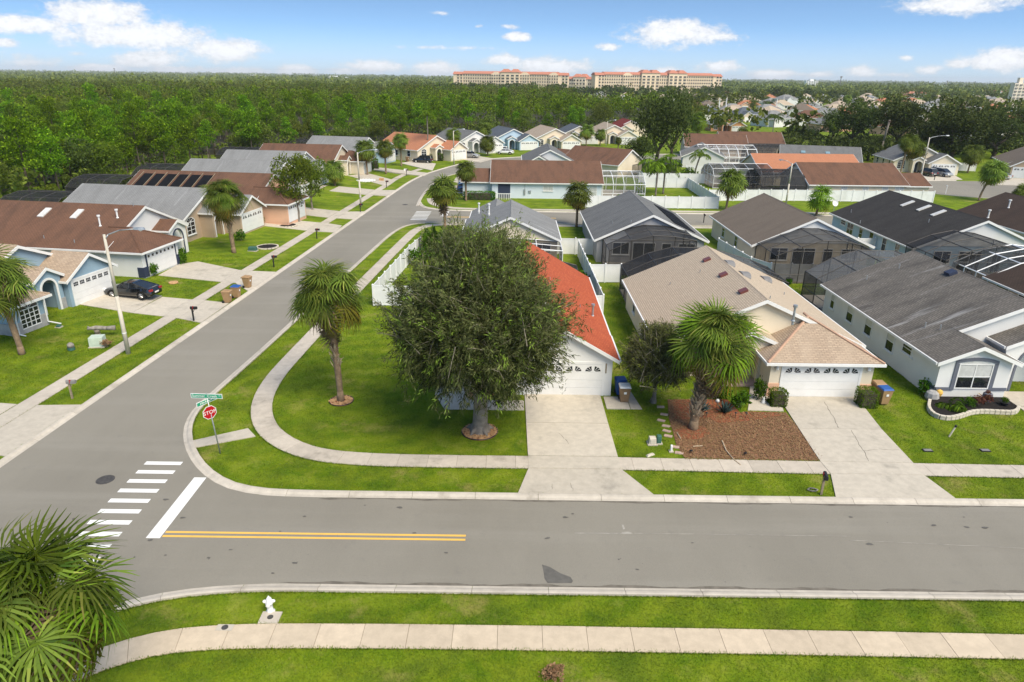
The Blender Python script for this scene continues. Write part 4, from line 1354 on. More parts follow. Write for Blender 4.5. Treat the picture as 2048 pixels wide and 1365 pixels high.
cage('pool_cage', 'white topped screen cage beside the light grey roofed house', (0, 71.75), math.pi, [(-5.0, 0), (-5.0, 2.3), (-2.4, 2.5), (4.6, 2.7), (4.6, 0)], 4.2, 2, frame='metal_white', alt='screen_light')
cage('pool_cage', 'low black screen cage just behind the red roof', (1.0, 57.05), 0, [(-4.4, 0), (-4.4, 2.3), (-1.5, 2.9), (2.4, 2.9), (4.9, 2.3), (4.9, 0)], 5.0, 3)
h = House('house', 'house with a very dark brown roof and two white vent pipes', (65.2, 70), 0, 'stucco_cream', 'roof_brown_dark')
h.gable(-5.8, 5.8, 0, 21.6, 2.6, .42)
T = h.done()
for q in ((2017, 408), (1976, 428)):
    p = on_slope(q[0], q[1] + 8, 59.4, 2.72, .42); pipe_vent(T, p[0] - 65.2, p[1] - 70, p[2], .9, .09, 'trim_white', True)
h = House('house', 'brown walled house with a dark brown roof beyond the white framed cage', (48.6, 41.5), 0, 'stucco_tan', 'roof_brown_dark')
h.gable(-6.3, 6.3, 0, 17.2, 2.6, .42)
T = h.done()
for y in (15.3, 12.5):
    window(T, 'left', y, -6.3, 1.5, 1.0, 1.2, (1, 2))
prof = [on_y(a, b, 63.5) for a, b in ((1913, 527), (1973, 502), (2030, 492), (2090, 500))]
cage('pool_cage', 'white framed pool cage with open mesh beyond the streaked charcoal roof', (48.6, 58.75), 0, PR(prof, 48.6), 5.2, 3, frame='metal_white', screen='screen_clear', r=.06)
prof = [on_y(a, b, 61.8) for a, b in ((1243, 530), (1296, 507), (1345, 495), (1420, 497), (1500, 520), (1535, 535))]
cage('pool_cage', 'dark screened pool cage attached behind the tan shingle roof', (16.3, 56.55), 0, PR(prof, 16.3), 5.3, 2, alt='screen_light')
prof = [on_y(a, b, 60.8) for a, b in ((1611, 543), (1666, 516), (1716, 501), (1790, 503), (1850, 520))]
cage('pool_cage', 'translucent screened pool cage behind the streaked charcoal roof', (33.3, 55.65), 0, PR(prof, 33.3), 5.2, 2, screen='screen_light', alt='screen_dark')

# --- generic street house: garage wing in front, arched entry, main gable behind
def street_house(label, loc, rot, W, D, wall, roof, g=4.5, garage='left', hip=False, z=0.0, pitch=.47, trim='trim_white', lights='fan', gw=5.7, detail=True, name='house', wcol=None):
    h = House(name, label, loc, rot, wall, roof, trim)
    h.t.location.z = z
    gx0 = 0.0 if garage == 'left' else W - gw
    h.gable(0, W, g, g + D, 2.6, pitch)
    if hip:
        h.hip(gx0 + .05, gx0 + gw - .05, 0, g + 1.2, 2.55, .5)
    else:
        h.gable(gx0 + .06, gx0 + gw - .06, 0, g, 2.55, .56, ends=(1, 0))
    ex = gx0 + gw + 1.3 if garage == 'left' else gx0 - 1.3
    h.w.box(0.01, W - .01, g + .01, g + D - .01, -.7, .02)
    h.w.box(gx0 + .07, gx0 + gw - .07, .01, g, -.7, .02)
    T = h.done()
    garage_door(T, 'front', gx0 + gw / 2, 0, min(4.75, gw - .8), 2.13, lights)
    if detail:
        a = MB(); arch_wall(a, ex - 1.2, ex + 1.2, g - 1.6, .25, 2.9, .5, 1.5, 2.55); a.box(ex - 1.2, ex - .95, g - 1.35, g, 0, 2.9); a.box(ex + .95, ex + 1.2, g - 1.35, g, 0, 2.9)
        a.build('entry_arch', wall, T); arch_trim(T, ex, g - 1.6, 1.5, 1.8, 2.55, trim, .13)
        er = MB(); et = MB(); gable_mass(None, er, et, ex - 1.2, ex + 1.2, g - 1.6, g + 2.2, 2.9, .5, oh=.2, rk=.2, ends=(1, 0)); er.build('entry_roof', roof, T, uv=True); et.build('entry_fascia', trim, T)
        dr = MB(); dr.box(ex - .45, ex + .45, g - .06, g + .02, .05, 2.15); dr.build('front_door', 'slate_trim', T)
        wx = (ex + 1.4 + W) / 2 if garage == 'left' else (ex - 1.4) / 2
        window(T, 'front', wx, g, 1.5, 1.3, .8, (2, 3), arch=.45)
        for k in range(3):
            window(T, 'left', g + D * (k + .7) / 3.4, 0, .9, 1.3, .95, (1, 2)); window(T, 'right', g + D * (k + .7) / 3.4, W, .9, 1.3, .95, (1, 2))
    return T

# --- left side: blue house
c0, c1 = G(157, 615, .45), G(226, 590, .45)
R1 = math.radians(79)
h = House('house', 'blue house with grey stone base, arched entry and white garage', (c0[0] - .25, c0[1] - .4), R1, 'stucco_blue', 'roof_tan_blend')
h.t.location.z = .5
h.gable(-6.6, 4.9, 3.2, 17, 2.6, .45)
h.gable(.05, 4.95, 0, 3.2, 2.5, .60, ends=(1, 0))
h.hip(-6.57, -3.75, -1.3, 4.0, 2.45, .5)
h.w.box(-6.5, 4.8, 3.3, 16.9, -.7, .02); h.w.box(.1, 4.9, .02, 3.25, -.7, .02); h.w.box(-6.5, -3.8, -1.25, 3.25, -.7, .02)
T = h.done()
garage_door(T, 'front', 2.5, 0, 4.0, 2.13, 'square')
a = MB(); arch_wall(a, -2.75, -.15, .35, .25, 2.95, .6, 1.35, 2.75, -1.4); a.box(-2.75, -2.5, .6, 3.2, 0, 2.95); a.box(-.4, -.15, .6, 3.2, 0, 2.95)
a.build('entry_arch', 'stucco_blue', T); arch_trim(T, -1.4, .35, 1.35, 2.05, 2.75, 'trim_white', .17)
er = MB(); et = MB(); gable_mass(None, er, et, -2.75, -.15, .35, 5.5, 2.95, .6, oh=.22, rk=.2, ends=(1, 0)); er.build('entry_roof', 'roof_tan_blend', T, uv=True); et.build('entry_fascia', 'trim_white', T)
window(T, 'front', -5.15, -1.3, 1.6, 1.3, .42, (4, 4), arch=.52, surround='trim_white', curtain=0, sill=False)
sb = MB(); sb.box(-6.64, -5.98, -1.36, -1.3, -.1, .95); sb.box(-4.32, -3.70, -1.36, -1.3, -.1, .95); sb.box(-5.98, -4.32, -1.36, -1.3, -.1, .34); sb.box(-6.64, -6.58, -1.3, .8, -.1, .95); sb.box(-3.76, -3.70, -1.3, .35, -.1, .95)
sb.box(4.55, 5.0, -.05, .0, -.1, 1.0); sb.box(-.55, -.1, .3, .35, -.1, 1.0); sb.box(4.95, 5.0, 0, .6, -.1, 1.0)
sb.build('stone_base', 'stone_grey', T)
dp = MB(); dp.path([(-6.3, -1.6, 2.3), (-6.42, -1.42, 2.1), (-6.42, -1.42, .15), (-6.4, -1.9, .08)], [.05] * 4, 6); dp.path([(-3.5, -1.5, 2.3), (-3.85, -1.42, 2.1), (-3.85, -1.42, .3), (-3.5, -2.2, .05)], [.05] * 4, 6)
dp.build('downpipe', 'trim_white', T)
mt = MB(); mt.box(-6.75, -6.6, 1.6, 1.9, .8, 1.4); mt.box(-6.72, -6.6, 2.4, 2.9, .5, .9); mt.tube((-6.68, 1.75, 0), (-6.68, 1.75, .8), .025, .025, 6)
mt.build('meter_box', 'stone_grey', T)

# --- left side: white house with brown roof
c0 = G(290, 556, ZL)
h = House('house', 'white house with brown roof, navy trimmed garage and two skylights', (c0[0], c0[1]), math.radians(82), 'stucco_white', 'roof_brown')
h.t.location.z = ZL
h.gable(0.0, 12.6, 3.6, 20, 2.6, .45)
h.hip(0.04, 5.6, 0, 5.0, 2.55, .5)
h.w.box(.02, 12.5, 3.65, 19.9, -.7, .02); h.w.box(.06, 5.5, .02, 3.64, -.7, .02)
T = h.done()
garage_door(T, 'front', 2.85, 0, 4.3, 2.13, 'small')
nv = MB(); nv.box(.52, .68, -.07, -.0, 0, 2.45); nv.box(5.02, 5.18, -.07, 0, 0, 2.45); nv.box(.52, 5.18, -.075, -.0, 2.33, 2.47); nv.box(0.0, .5, -.05, 0, 0, .95); nv.box(5.2, 5.64, -.05, 0, 0, .95); nv.box(-.02, .04, 0, .6, 0, .95)
nv.build('navy_trim', 'navy_trim', T)
a = MB(); arch_wall(a, 7.2, 10.2, 1.9, .25, 2.9, .5, 1.6, 2.7); a.build('entry_arch', 'stucco_white', T); arch_trim(T, 8.7, 1.9, 1.6, 1.9, 2.7, 'navy_trim', .15)
er = MB(); et = MB(); gable_mass(None, er, et, 7.2, 10.2, 1.9, 6.0, 2.9, .5, oh=.2, rk=.2, ends=(1, 0)); er.build('entry_roof', 'roof_brown', T, uv=True); et.build('entry_fascia', 'trim_white', T)
zz = lambda x: 2.6 + .10 + x * .45
for y, x in ((13.2, 4.6), (9.6, 4.6)):
    roof_panel(T, 'skylight', 'glass_skylight', x, y, zz(x), .65, 1.5, .45, -1, .1)
for y, x, hh in ((6.0, 3.0, .95), (5.0, 4.3, .75)):
    pipe_vent(T, x, y, zz(x), hh, .08, 'trim_white', True)
for y, x in ((10.5, .9), (7.0, .5), (4.5, 6.2)):
    pipe_vent(T, x, y, zz(x), .3, .04)

# --- left side: further houses
def left_house(label, ridge_px, rot_deg, W, D, wall, roof, z=ZL, pitch=.45, g=4.0, **kw):
    zr = z + 2.7 + W / 2 * pitch
    Rf = G(ridge_px[0], ridge_px[1], zr)
    a = math.radians(rot_deg); c, s = math.cos(a), math.sin(a)
    lx, ly = W / 2, g - .3
    return street_house(label, (Rf[0] - (lx * c - ly * s), Rf[1] - (lx * s + ly * c)), a, W, D, wall, roof, g, z=z, pitch=pitch, **kw)
T = left_house('tan walled house with a long pale grey roof beside the sabal palm', (418, 377), 81.5, 11.8, 16, 'stucco_tan', 'roof_grey', garage='right', g=3.6)
pipe_vent(T, 2.0, 14, 3.6, .3, .04); pipe_vent(T, 1.2, 6.5, 3.2, .3, .04)
T = left_house('peach house with brown roof carrying a row of black solar panels', (548, 348), 82.5, 12.0, 19, 'stucco_peach', 'roof_brown', garage='left', hip=True, g=4.5)
for k in range(6):
    roof_panel(T, 'solar_panel', 'solar_black', 3.0, 13.2 + 1.75 * k, 2.6 + .13 + 3.0 * .45, 1.35, 4.6, .45, -1, .05)
for k in range(7):
    m = MB(); m.tube((.8, 12.4 + 1.75 * k, 2.82 + .8 * .45), (5.4, 12.4 + 1.75 * k, 2.82 + 5.4 * .45), .04, .04, 5); m.build('panel_rail', 'wood_post', T)
left_house('grey roofed house behind the street tree with cream walls', (572, 322), 84.5, 12.0, 15, 'stucco_sand', 'roof_grey', garage='left')
left_house('white gabled house with pale grey roof behind the round street tree', (612, 303), 85, 11.5, 14, 'stucco_white', 'roof_grey', garage='left')
left_house('cream house with brown roof and brick base at the street bend', (684, 290), 85, 12.5, 15, 'stucco_cream', 'roof_brown', garage='right', hip=True)
left_house('pale blue house with a grey roof at the street bend', (738, 275), 78, 12.0, 13, 'stucco_sky', 'roof_grey', z=.4, garage='right')
left_house('cream house with bright orange roof and arched window', (874, 271), 52, 12.5, 14, 'stucco_cream', 'roof_orange', z=.2, garage='right')
left_house('white house with slate grey roof behind the street lamp', (953, 262), 38, 12.0, 13, 'stucco_white', 'roof_grey_dark', z=.1, garage='right')
left_house('light blue house with dark slate roof at the end of the bend', (1028, 258), 20, 12.0, 13, 'stucco_sky', 'roof_slate_blue', z=0, garage='right')
left_house('cream house with beige roof in front of the woods', (1112, 257), 14, 12.5, 15, 'stucco_cream', 'roof_beige', z=0, garage='right')
left_house('cream house with dark slate roof between two beige roofs', (1160, 252), 8, 10.5, 12, 'stucco_cream', 'roof_slate_blue', z=0, garage='right')
left_house('pinkish beige roofed house near the woods and big oak', (1230, 250), 5, 12.5, 15, 'stucco_cream', 'roof_beige', z=0, garage='right')
street_house('house with a dark red roof half hidden by the big oak', (34, 238), .1, 12, 12, 'stucco_cream', 'roof_maroon', detail=False)

# --- middle block
h = House('house', 'light blue house with long brown roof, side on to the cross street', (5.0, 113.4), 0, 'stucco_paleblue', 'roof_brown_dark')
h.rm = 'roof_brown'
h.gable(-8.6, 9.4, 0, 12.2, 2.65, .44, ax='x')
h.gable(-13.5, -8.6, 1.5, 8.5, 2.5, .44, ax='x')
T = h.done()
m = MB(); m.box(-7.6, -5.6, -.05, .02, .05, 2.3); m.build('front_door', 'navy_trim', T)
window(T, 'front', .6, 0, 1.5, .8, 1.3, (2, 1), glass='glass_curtain'); window(T, 'front', 8.0, 0, 1.1, 1.9, .3, (1, 2), glass='glass_curtain')
m = MB(); m.box(-3.4, -3.1, -.12, 0, .6, 1.5); m.box(-2.6, -2.2, -.12, 0, .9, 1.3); m.tube((-3.2, -.06, 1.5), (-3.2, -.06, 2.4), .03, .03, 6); m.build('meter_box', 'metal_galv', T)
pr = MB()
for k in range(9):
    pr.box(-7.9 + .28 * k, -7.82 + .28 * k, -1.4, -1.32, 0, .9)
pr.box(-8.0, -5.4, -1.42, -1.30, .88, .98); pr.box(-8.0, -7.9, -1.42, 0, .0, .98)
pr.build('porch_rail', 'trim_white', T)
cage('pool_cage', 'white framed arched pool cage beside the light blue house', (14.6, 113.6), -math.pi / 2, [(-9.5, 0), (-9.5, 2.4), (-7.5, 3.5), (-5.0, 4.0), (-2.4, 3.5), (-.2, 2.4), (-.2, 0)], 7.0, 4, frame='metal_white', screen='screen_clear', r=.055)
bpy.context.view_layer.update()
street_house('small grey roofed house with a white gable facing us', (2.0, 139), 0, 10.4, 14, 'stucco_lightgrey', 'roof_grey_dark', g=3, detail=False)
h = House('house', 'house with an orange brown roof left of the big oak', (18.5, 147.5), -.62, 'stucco_cream', 'roof_orange')
h.rm = 'roof_brown'
h.gable(-6.5, 6.5, -5.5, 5.5, 2.6, .45, ax='x'); h.gable(-12, -6.5, -3.5, 4, 2.4, .45, ax='x'); h.done()
cage('pool_cage', 'black screened cage at the foot of the big oak', (24.5, 139.5), -.62, [(-1, 0), (-1, 2.5), (2, 3.2), (5, 2.5), (5, 0)], 8, 3)
h = House('house', 'house with a brown roof and pinkish wall behind the long white fence', (58.5, 115.9), .02, 'stucco_sand', 'roof_brown')
h.wm = 'stucco_cream'
h.gable(-9.2, 7.2, 0, 12.4, 2.6, .44, ax='x'); h.gable(7.2, 11.0, 0, 7.5, 2.5, .40, ax='x'); T = h.done()
for x in (-3.3, .3, 3.6):
    window(T, 'front', x, 0, .9, 1.2, 1.0, (1, 2), glass='glass_curtain')
window(T, 'front', 6.0, 0, 1.3, .7, 1.5, (2, 1), glass='glass_curtain')
cage('pool_cage', 'black barrel shaped pool cage beside the brown roof with pinkish wall', (49.0, 115.9), math.pi / 2, [(.2, 0), (.2, 2.2), (1.6, 3.6), (4.6, 4.4), (7.6, 3.8), (9.4, 2.4), (9.4, 0)], 7.5, 4)
cage('pool_cage', 'dark pool cage with bluish screens near the white fences', (47.5, 127.0), math.pi / 2, [(.2, 0), (.2, 2.2), (1.6, 3.4), (4.6, 4.0), (7.6, 3.4), (9.4, 2.2), (9.4, 0)], 11, 5, frame='metal_white', screen='screen_dark', alt='screen_clear')
h = House('house', 'house with an orange roof behind the brown roofed one', (56, 131.5), .02, 'stucco_cream', 'roof_orange')
h.gable(-9.6, 10, 0, 12, 2.6, .44, ax='x'); h.done()
h = House('house', 'grey roofed house with two blue skylights', (66, 151.5), -.3, 'stucco_peach', 'roof_grey_dark')
h.gable(-8, 8, 0, 11.5, 2.6, .44, ax='x'); h.gable(3.5, 7.5, -2.5, 2, 2.4, .5); T = h.done()
for x in (-3.5, 1.5):
    roof_panel(T, 'skylight', 'glass_blue', x, 2.9, 2.6 + .12 + 2.9 * .44, .9, .9, .44, -1, .12, axis='y')
h = House('house', 'wide house with a dark brown roof beside the barrel cages', (52, 181), -.12, 'stucco_sand', 'roof_brown')
h.gable(-8, 7.5, 0, 12, 2.6, .44, ax='x'); h.done()
h = House('house', 'second dark brown roof just behind, further back', (64, 191), -.1, 'stucco_sand', 'roof_brown')
h.gable(-8, 8.5, 0, 12, 2.6, .44, ax='x'); h.done()
cage('pool_cage', 'white ribbed barrel pool cage below the dark brown roofs', (55.5, 160), math.pi / 2, [(.2, 0), (.2, 2.2), (2.0, 3.8), (4.6, 4.5), (7.6, 3.8), (9.4, 2.2), (9.4, 0)], 13, 6, frame='metal_white', screen='screen_clear', r=.09)
cage('pool_cage', 'black barrel pool cage right of the white ribbed one', (65.0, 166), math.pi / 2, [(.2, 0), (.2, 2.2), (1.6, 3.6), (4.6, 4.4), (7.6, 3.8), (9.4, 2.4), (9.4, 0)], 8.5, 4)
h = House('house', 'small house with a white gable and grey roof beside the ribbed cage', (43, 158), -.2, 'stucco_white', 'roof_grey')
h.gable(-5, 4, 0, 12, 2.5, .45); h.done()
street_house('orange painted house with an arched entry in the distance', (76, 272), 0, 12, 12, 'stucco_orange', 'roof_grey', pitch=.45, garage='right')
street_house('beige house with two cars parked before its open garage', (83.6, 152.0), -.12, 12, 12, 'stucco_cream', 'roof_grey_dark', garage='right', g=3.5, gw=6.2)
street_house('tan house with a white garage at the round end of the street', (104.5, 147.5), -.42, 13, 15, 'stucco_tan', 'roof_taupe', garage='left', g=4, lights='fan', wcol=None)

# --- pool cages behind the left houses
for i, (p, lab) in enumerate([((115, 393), 'dark arched pool cage behind the brown and grey roofs'), ((235, 358), 'dark pool cage by the woods behind the solar panel house'), ((352, 335), 'small dark pool cage between two left hand roofs'), ((500, 300), 'dark pool cage behind the brown roofed house at the bend'), ((612, 283), 'black pool cage beside the woods')]):
    c = G(p[0], p[1], 3.4)
    cage('pool_cage', lab, (c[0] + 2, c[1] - 4.5), math.radians(84), [(0, 0), (0, 2.6), (1.8, 3.6), (4.5, 3.9), (7.2, 3.6), (9, 2.6), (9, 0)], 8.0, 3)

# --- white vinyl fences
P = lambda *q: [tuple(G(a, b)[:2]) for a, b in q]
fence('white vinyl fence between the light grey roof and the grey house', [(5.0, 75.6), (9.0, 75.4)])
fence('white vinyl fence with gate running along the red roof', [(7.25, 74.4), (7.4, 64.2), (7.55, 54.2), (6.55, 54.0)])
fence('short white vinyl fence left of the tan house pool cage', [(7.45, 64.25), (10.5, 64.3)])
fence('white vinyl fence round the corner yard behind the bushy tree', [(-4.2, 56.4), (-12.0, 56.2), (-11.0, 71), (-10.4, 75.5), (-5.5, 75.5)])
fence('white vinyl fence behind the tan house', [(23.3, 76.4), (24.2, 67.8), (25.4, 65.4), (41.5, 64.9)])
fence('white vinyl fence along the light blue house with black roof', [(37.6, 77.5), (41.6, 77.5)])
fence('long white vinyl fence along the cross street', [(11.0, 105.6), (31.5, 105.8), (31.8, 127.0), (24.0, 127.2)])
fence('white vinyl fence below the brown roof with pinkish wall', [(32.0, 113.2), (46.5, 114.2), (69.5, 114.3)])
fence('long white vinyl fence in front of the barrel cages', [(24.0, 133.5), (47.0, 133.0)])
fence('white vinyl fence along the back yards near the big oak', [(36.0, 146.5), (54.0, 145.5), (68.0, 146.5)])
fence('white vinyl fence panel right of the parked cars', [(92.5, 160), (104, 158)])
# ------------------------------------------------------------------ plants
def unit(v):
    return v / (np.linalg.norm(v, axis=-1, keepdims=True) + 1e-9)

def leaf_quads(P, D, Ln, Wd, r, droop=0.0, curl=.25):
    """narrow quads at P along D; returns verts, faces (n,4)"""
    n = len(P)
    D = unit(D)
    S = unit(np.cross(D, unit(r.normal(size=(n, 3)))))
    Ln = Ln[:, None]; Wd = Wd[:, None]
    tip = P + D * Ln + np.array([0, 0, -1.0]) * Ln * droop
    mid = P + D * Ln * .5 + S * 0
    V = np.empty((n, 4, 3))
    V[:, 0] = P; V[:, 1] = mid + S * Wd; V[:, 2] = tip; V[:, 3] = mid - S * Wd
    Fq = np.arange(n * 4).reshape(n, 4)
    return V.reshape(-1, 3), Fq

def crown_mesh(name, mat, lumps, per, leaf, seed, flat=.0, up=.2, rim=.75):
    """crown: leaf cards spread through many uneven lumps. lumps: (cx,cy,cz,r)"""
    r = np.random.default_rng(seed)
    Ps, Ds, Rn = [], [], []
    for (cx, cy, cz, rad) in lumps:
        n = max(6, int(per * rad * rad))
        d = unit(r.normal(size=(n, 3)))
        d[:, 2] = np.where(d[:, 2] < -.35, -d[:, 2] * .6, d[:, 2])
        rr = rad * (rim + (1.1 - rim) * r.random(n) ** .7)
        P = np.array([cx, cy, cz]) + d * rr[:, None]
        D = unit(d * .8 + r.normal(size=(n, 3)) * .7 + np.array([0, 0, up]))
        Ps.append(P); Ds.append(D)
        Rn.append(np.clip(.35 + .35 * d[:, 2] + r.normal(size=n) * .22, 0, 1))  # upward leaves painted lighter: light on the lump tops, plus random variation
    P = np.concatenate(Ps); D = np.concatenate(Ds); R = np.concatenate(Rn)
    n = len(P)
    V, Fq = leaf_quads(P, D, leaf * r.uniform(.7, 1.5, n), leaf * .32 * r.uniform(.7, 1.3, n), r, .12)
    return np_mesh(name, V, Fq, mat, R)

def lump_set(r, rx, rz, zc, n, rad):
    out = []
    for _ in range(n):
        d = unit(r.normal(size=3)); k = r.uniform(.35, .98)
        out.append((d[0] * rx * k, d[1] * rx * k, zc + d[2] * rz * k, rad * r.uniform(.6, 1.25)))
    return out

def trunk_mesh(name, h, r0, seed, limbs=5, reach=2.0, mat='bark_dark', top=None):
    r = np.random.default_rng(seed)
    m = MB()
    m.path([(0, 0, -.1), (0, 0, .25), (r.uniform(-.1, .1), r.uniform(-.1, .1), h * .55), (r.uniform(-.15, .15), r.uniform(-.15, .15), h)], [r0 * 1.5, r0 * 1.05, r0 * .9, r0 * .75], 9)
    for k in range(limbs):
        a = 2 * math.pi * k / limbs + r.uniform(-.4, .4)
        e = np.array([math.cos(a), math.sin(a), r.uniform(.5, 1.3)]) * reach * r.uniform(.6, 1)
        b = np.array([0, 0, h * r.uniform(.75, .98)])
        m.path([tuple(b), tuple(b + e * .5 + np.array([0, 0, -.1])), tuple(b + e)], [r0 * .5, r0 * .35, r0 * .12], 6)
    return m.mesh(name, mat, True)

def tree_of(name, label, cat, loc, parts, rot=0.0, scale=1.0, group=None):
    t = thing(name, label, cat, loc, rot, group)
    t.scale = (scale,) * 3 if isinstance(scale, (int, float)) else scale
    for pn, me in parts:
        link(pn, me, t)
    return t

# --- the big bushy tree before the red roof: long feathery shoots
def bushy(seed, rx, ry, rz, zc, nshoot, nleaf, mat, leaf=.2, trunk_h=2.6, r0=.42, shoot=1.5):
    r = np.random.default_rng(seed)
    d = unit(r.normal(size=(nshoot, 3)))
    d[:, 2] = np.where(d[:, 2] < -.78, -d[:, 2], d[:, 2])
    lump =   .92 + .11 * np.sin(d[:, 0] * 6 + 1.3) * np.sin(d[:, 1] * 5 + d[:, 2] * 4) + .09 * r.normal(size=nshoot)
    k = (.55 + .45 * r.random(nshoot) ** .5) * lump
    k = np.where(r.random(nshoot) < .14, k * r.uniform(1.02, 1.2, nshoot), k)
    E = np.stack([d[:, 0] * rx, d[:, 1] * ry, d[:, 2] * rz], 1) * k[:, None] + np.array([0, 0, zc])
    E[:, 2] += np.clip(d[:, 2] - .55, 0, 1) * rz * .22
    E[:, :2] *= (1 - .26 * np.clip(d[:, 2], 0, 1) ** 1.4)[:, None]
    out = unit(d * .75 + np.array([0, 0, .55]) + r.normal(size=(nshoot, 3)) * .35)
    out[:, 2] = np.where(d[:, 2] < -.1, out[:, 2] - .75, out[:, 2]); out = unit(out)
    Ls = shoot * r.uniform(.55, 1.25, nshoot)
    S = E - out * Ls[:, None]
    # twigs
    tw = MB()
    sel = r.choice(nshoot, min(nshoot, 900), replace=False)
    for i in sel:
        m_ = (S[i] + E[i]) / 2 + np.array([0, 0, .05])
        tw.path([tuple(S[i]), tuple(m_), tuple(E[i])], [.026, .020, .010], 3)
    twm = tw.mesh('twigs', 'twig')
    t = r.random((nshoot, nleaf)) ** .8
    P = S[:, None, :] + (E - S)[:, None, :] * (t[..., None] * 1.08)
    P = P + r.normal(size=P.shape) * .07
    D = out[:, None, :] * .9 + r.normal(size=P.shape) * .45 + np.array([0, 0, -.1])
    P = P.reshape(-1, 3); D = D.reshape(-1, 3); n = len(P)
    tt = t.reshape(-1)
    sh = np.repeat(r.normal(size=nshoot) * .17, nleaf)
    rn = np.clip(.10 + .40 * tt + .22 * r.normal(size=n) + sh + np.repeat(.22 * d[:, 2], nleaf), 0, .9)  # interior shade painted darker, shoot ends and crown top lighter
    newg = np.repeat(r.random(nshoot) < .16, nleaf) & (tt > .55)
    rn = np.where(newg & (r.random(n) < .6), .97, rn)
    V, Fq = leaf_quads(P, D, leaf * r.uniform(.6, 1.4, n), leaf * .085 * r.uniform(.7, 1.3, n), r, .12)
    cm = np_mesh('crown', V, Fq, mat, rn)
    tk = MB()
    tk.path([(0, 0, -.1), (0, 0, .12), (.02, 0, .5), (.05, .02, trunk_h * .6), (0, .05, trunk_h)], [r0 * 1.75, r0 * 1.35, r0 * 1.02, r0 * .9, r0 * .85], 12)
    for q in range(5):
        a = 2 * math.pi * q / 5 + .3
        tk.path([(math.cos(a) * r0 * .7, math.sin(a) * r0 * .7, .35), (math.cos(a) * r0 * 2.0, math.sin(a) * r0 * 2.0, .02)], [r0 * .45, r0 * .12], 6)
    for q in range(9):
        a = 2 * math.pi * q / 9 + r.uniform(-.3, .3)
        e = np.array([math.cos(a) * rx * .6, math.sin(a) * ry * .6, zc - trunk_h + r.uniform(-1, 2.2)])
        b = np.array([0, 0, trunk_h * .92])
        tk.path([tuple(b), tuple(b + e * .45 + np.array([0, 0, .4])), tuple(b + e)], [r0 * .42, r0 * .28, .04], 7)
    return tk.mesh('trunk', 'bark_grey', True), cm, twm

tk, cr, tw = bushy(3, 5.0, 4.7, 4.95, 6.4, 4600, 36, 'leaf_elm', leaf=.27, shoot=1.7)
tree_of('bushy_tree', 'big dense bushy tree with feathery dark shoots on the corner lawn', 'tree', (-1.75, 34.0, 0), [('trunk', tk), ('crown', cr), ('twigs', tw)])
tk, cr, tw = bushy(11, 2.15, 2.0, 2.15, 2.9, 800, 40, 'leaf_small', leaf=.24, trunk_h=1.3, r0=.12, shoot=1.2)
tree_of('small_tree', 'smaller feathery tree between the red and tan roofed houses', 'tree', (8.75, 37.9, 0), [('trunk', tk), ('crown', cr), ('twigs', tw)])

# --- sabal palms
def frond_mesh(seed, nseg=30, petiole=1.05, R=.95, mat='frond_green', droop=.35, arch=.8):
    """one fan leaf: stalk along +x, blade of drooping segments"""
    r = np.random.default_rng(seed)
    V, Fs, rn = [], [], []
    def quad(a, b, c, d, v):
        i = len(V); V.extend([a, b, c, d]); Fs.append((i, i + 1, i + 2, i + 3)); rn.append(v)
    w = .022
    quad((0, -w * 1.6, 0), (0, w * 1.6, 0), (petiole, w, .04), (petiole, -w, .04), .7)
    quad((0, 0, -w), (0, 0, w), (petiole, 0, .04 + w * .6), (petiole, 0, .04 - w * .6), .6)
    span = math.radians(138)
    cb, sb = math.cos(arch), math.sin(arch)
    ax = np.array([cb, 0, -sb]); up_ = np.array([sb, 0, cb])
    base = np.array([petiole - .02, 0, .04])
    for k in range(nseg):
        a = -span + 2 * span * k / (nseg - 1) + r.normal() * .02
        Lk = R * (1 - .22 * abs(a / span) ** 2) * r.uniform(.86, 1.08)
        d = math.cos(a) * ax + math.sin(a) * np.array([0, 1.0, 0])
        s = -math.sin(a) * ax + math.cos(a) * np.array([0, 1.0, 0])
        wd = R * span / nseg * .80
        fold = .035 * (1 if k % 2 else -1)
        cup = -.16 * math.sin(a) ** 2
        m1 = base + d * Lk * .48 + up_ * (fold + cup * .5 + .03)
        m2 = base + d * Lk * .78 + up_ * (cup + fold * .5) + np.array([0, 0, -droop * .14])
        e = base + d * Lk * .98 + up_ * cup * 1.3 + np.array([0, 0, -droop * r.uniform(.35, .8)])
        v = float(np.clip(r.normal(.45, .2), 0, .9))
        quad(base, m1 - s * wd * .5, m1 + up_ * .02, m1 + s * wd * .5, v)
        quad(m1 - s * wd * .5, m2 - s * wd * .36, m2 + s * wd * .36, m1 + s * wd * .5, min(.93, v + .08))
        quad(m2 - s * wd * .36, e - s * .004, e + s * .004, m2 + s * wd * .36, min(1, v + .16))
    return np_mesh('frond', np.array(V), np.array(Fs), mat, np.array(rn))

FR = [frond_mesh(20 + i, 28, 1.0 + .12 * (i % 3), .80, 'frond_green', .2 + .12 * (i % 3), .55 + .22 * i) for i in range(5)]
FRB = [frond_mesh(30 + i, 28, 1.1, .84, 'frond_bright', .25 + .15 * i, .6 + .5 * i) for i in range(2)]
FRY = [frond_mesh(40 + i, 26, 1.0, .8, 'frond_yellow', .4 + .1 * i, .8 + .3 * i) for i in range(2)]
FRD = [frond_mesh(50 + i, 20, .75, .65, 'frond_dead', .5, 1.25) for i in range(2)]

def frond_rot(az_, el_, roll=0.0):
    return Matrix.Rotation(az_, 4, 'Z') @ Matrix.Rotation(-el_, 4, 'Y') @ Matrix.Rotation(roll, 4, 'X')

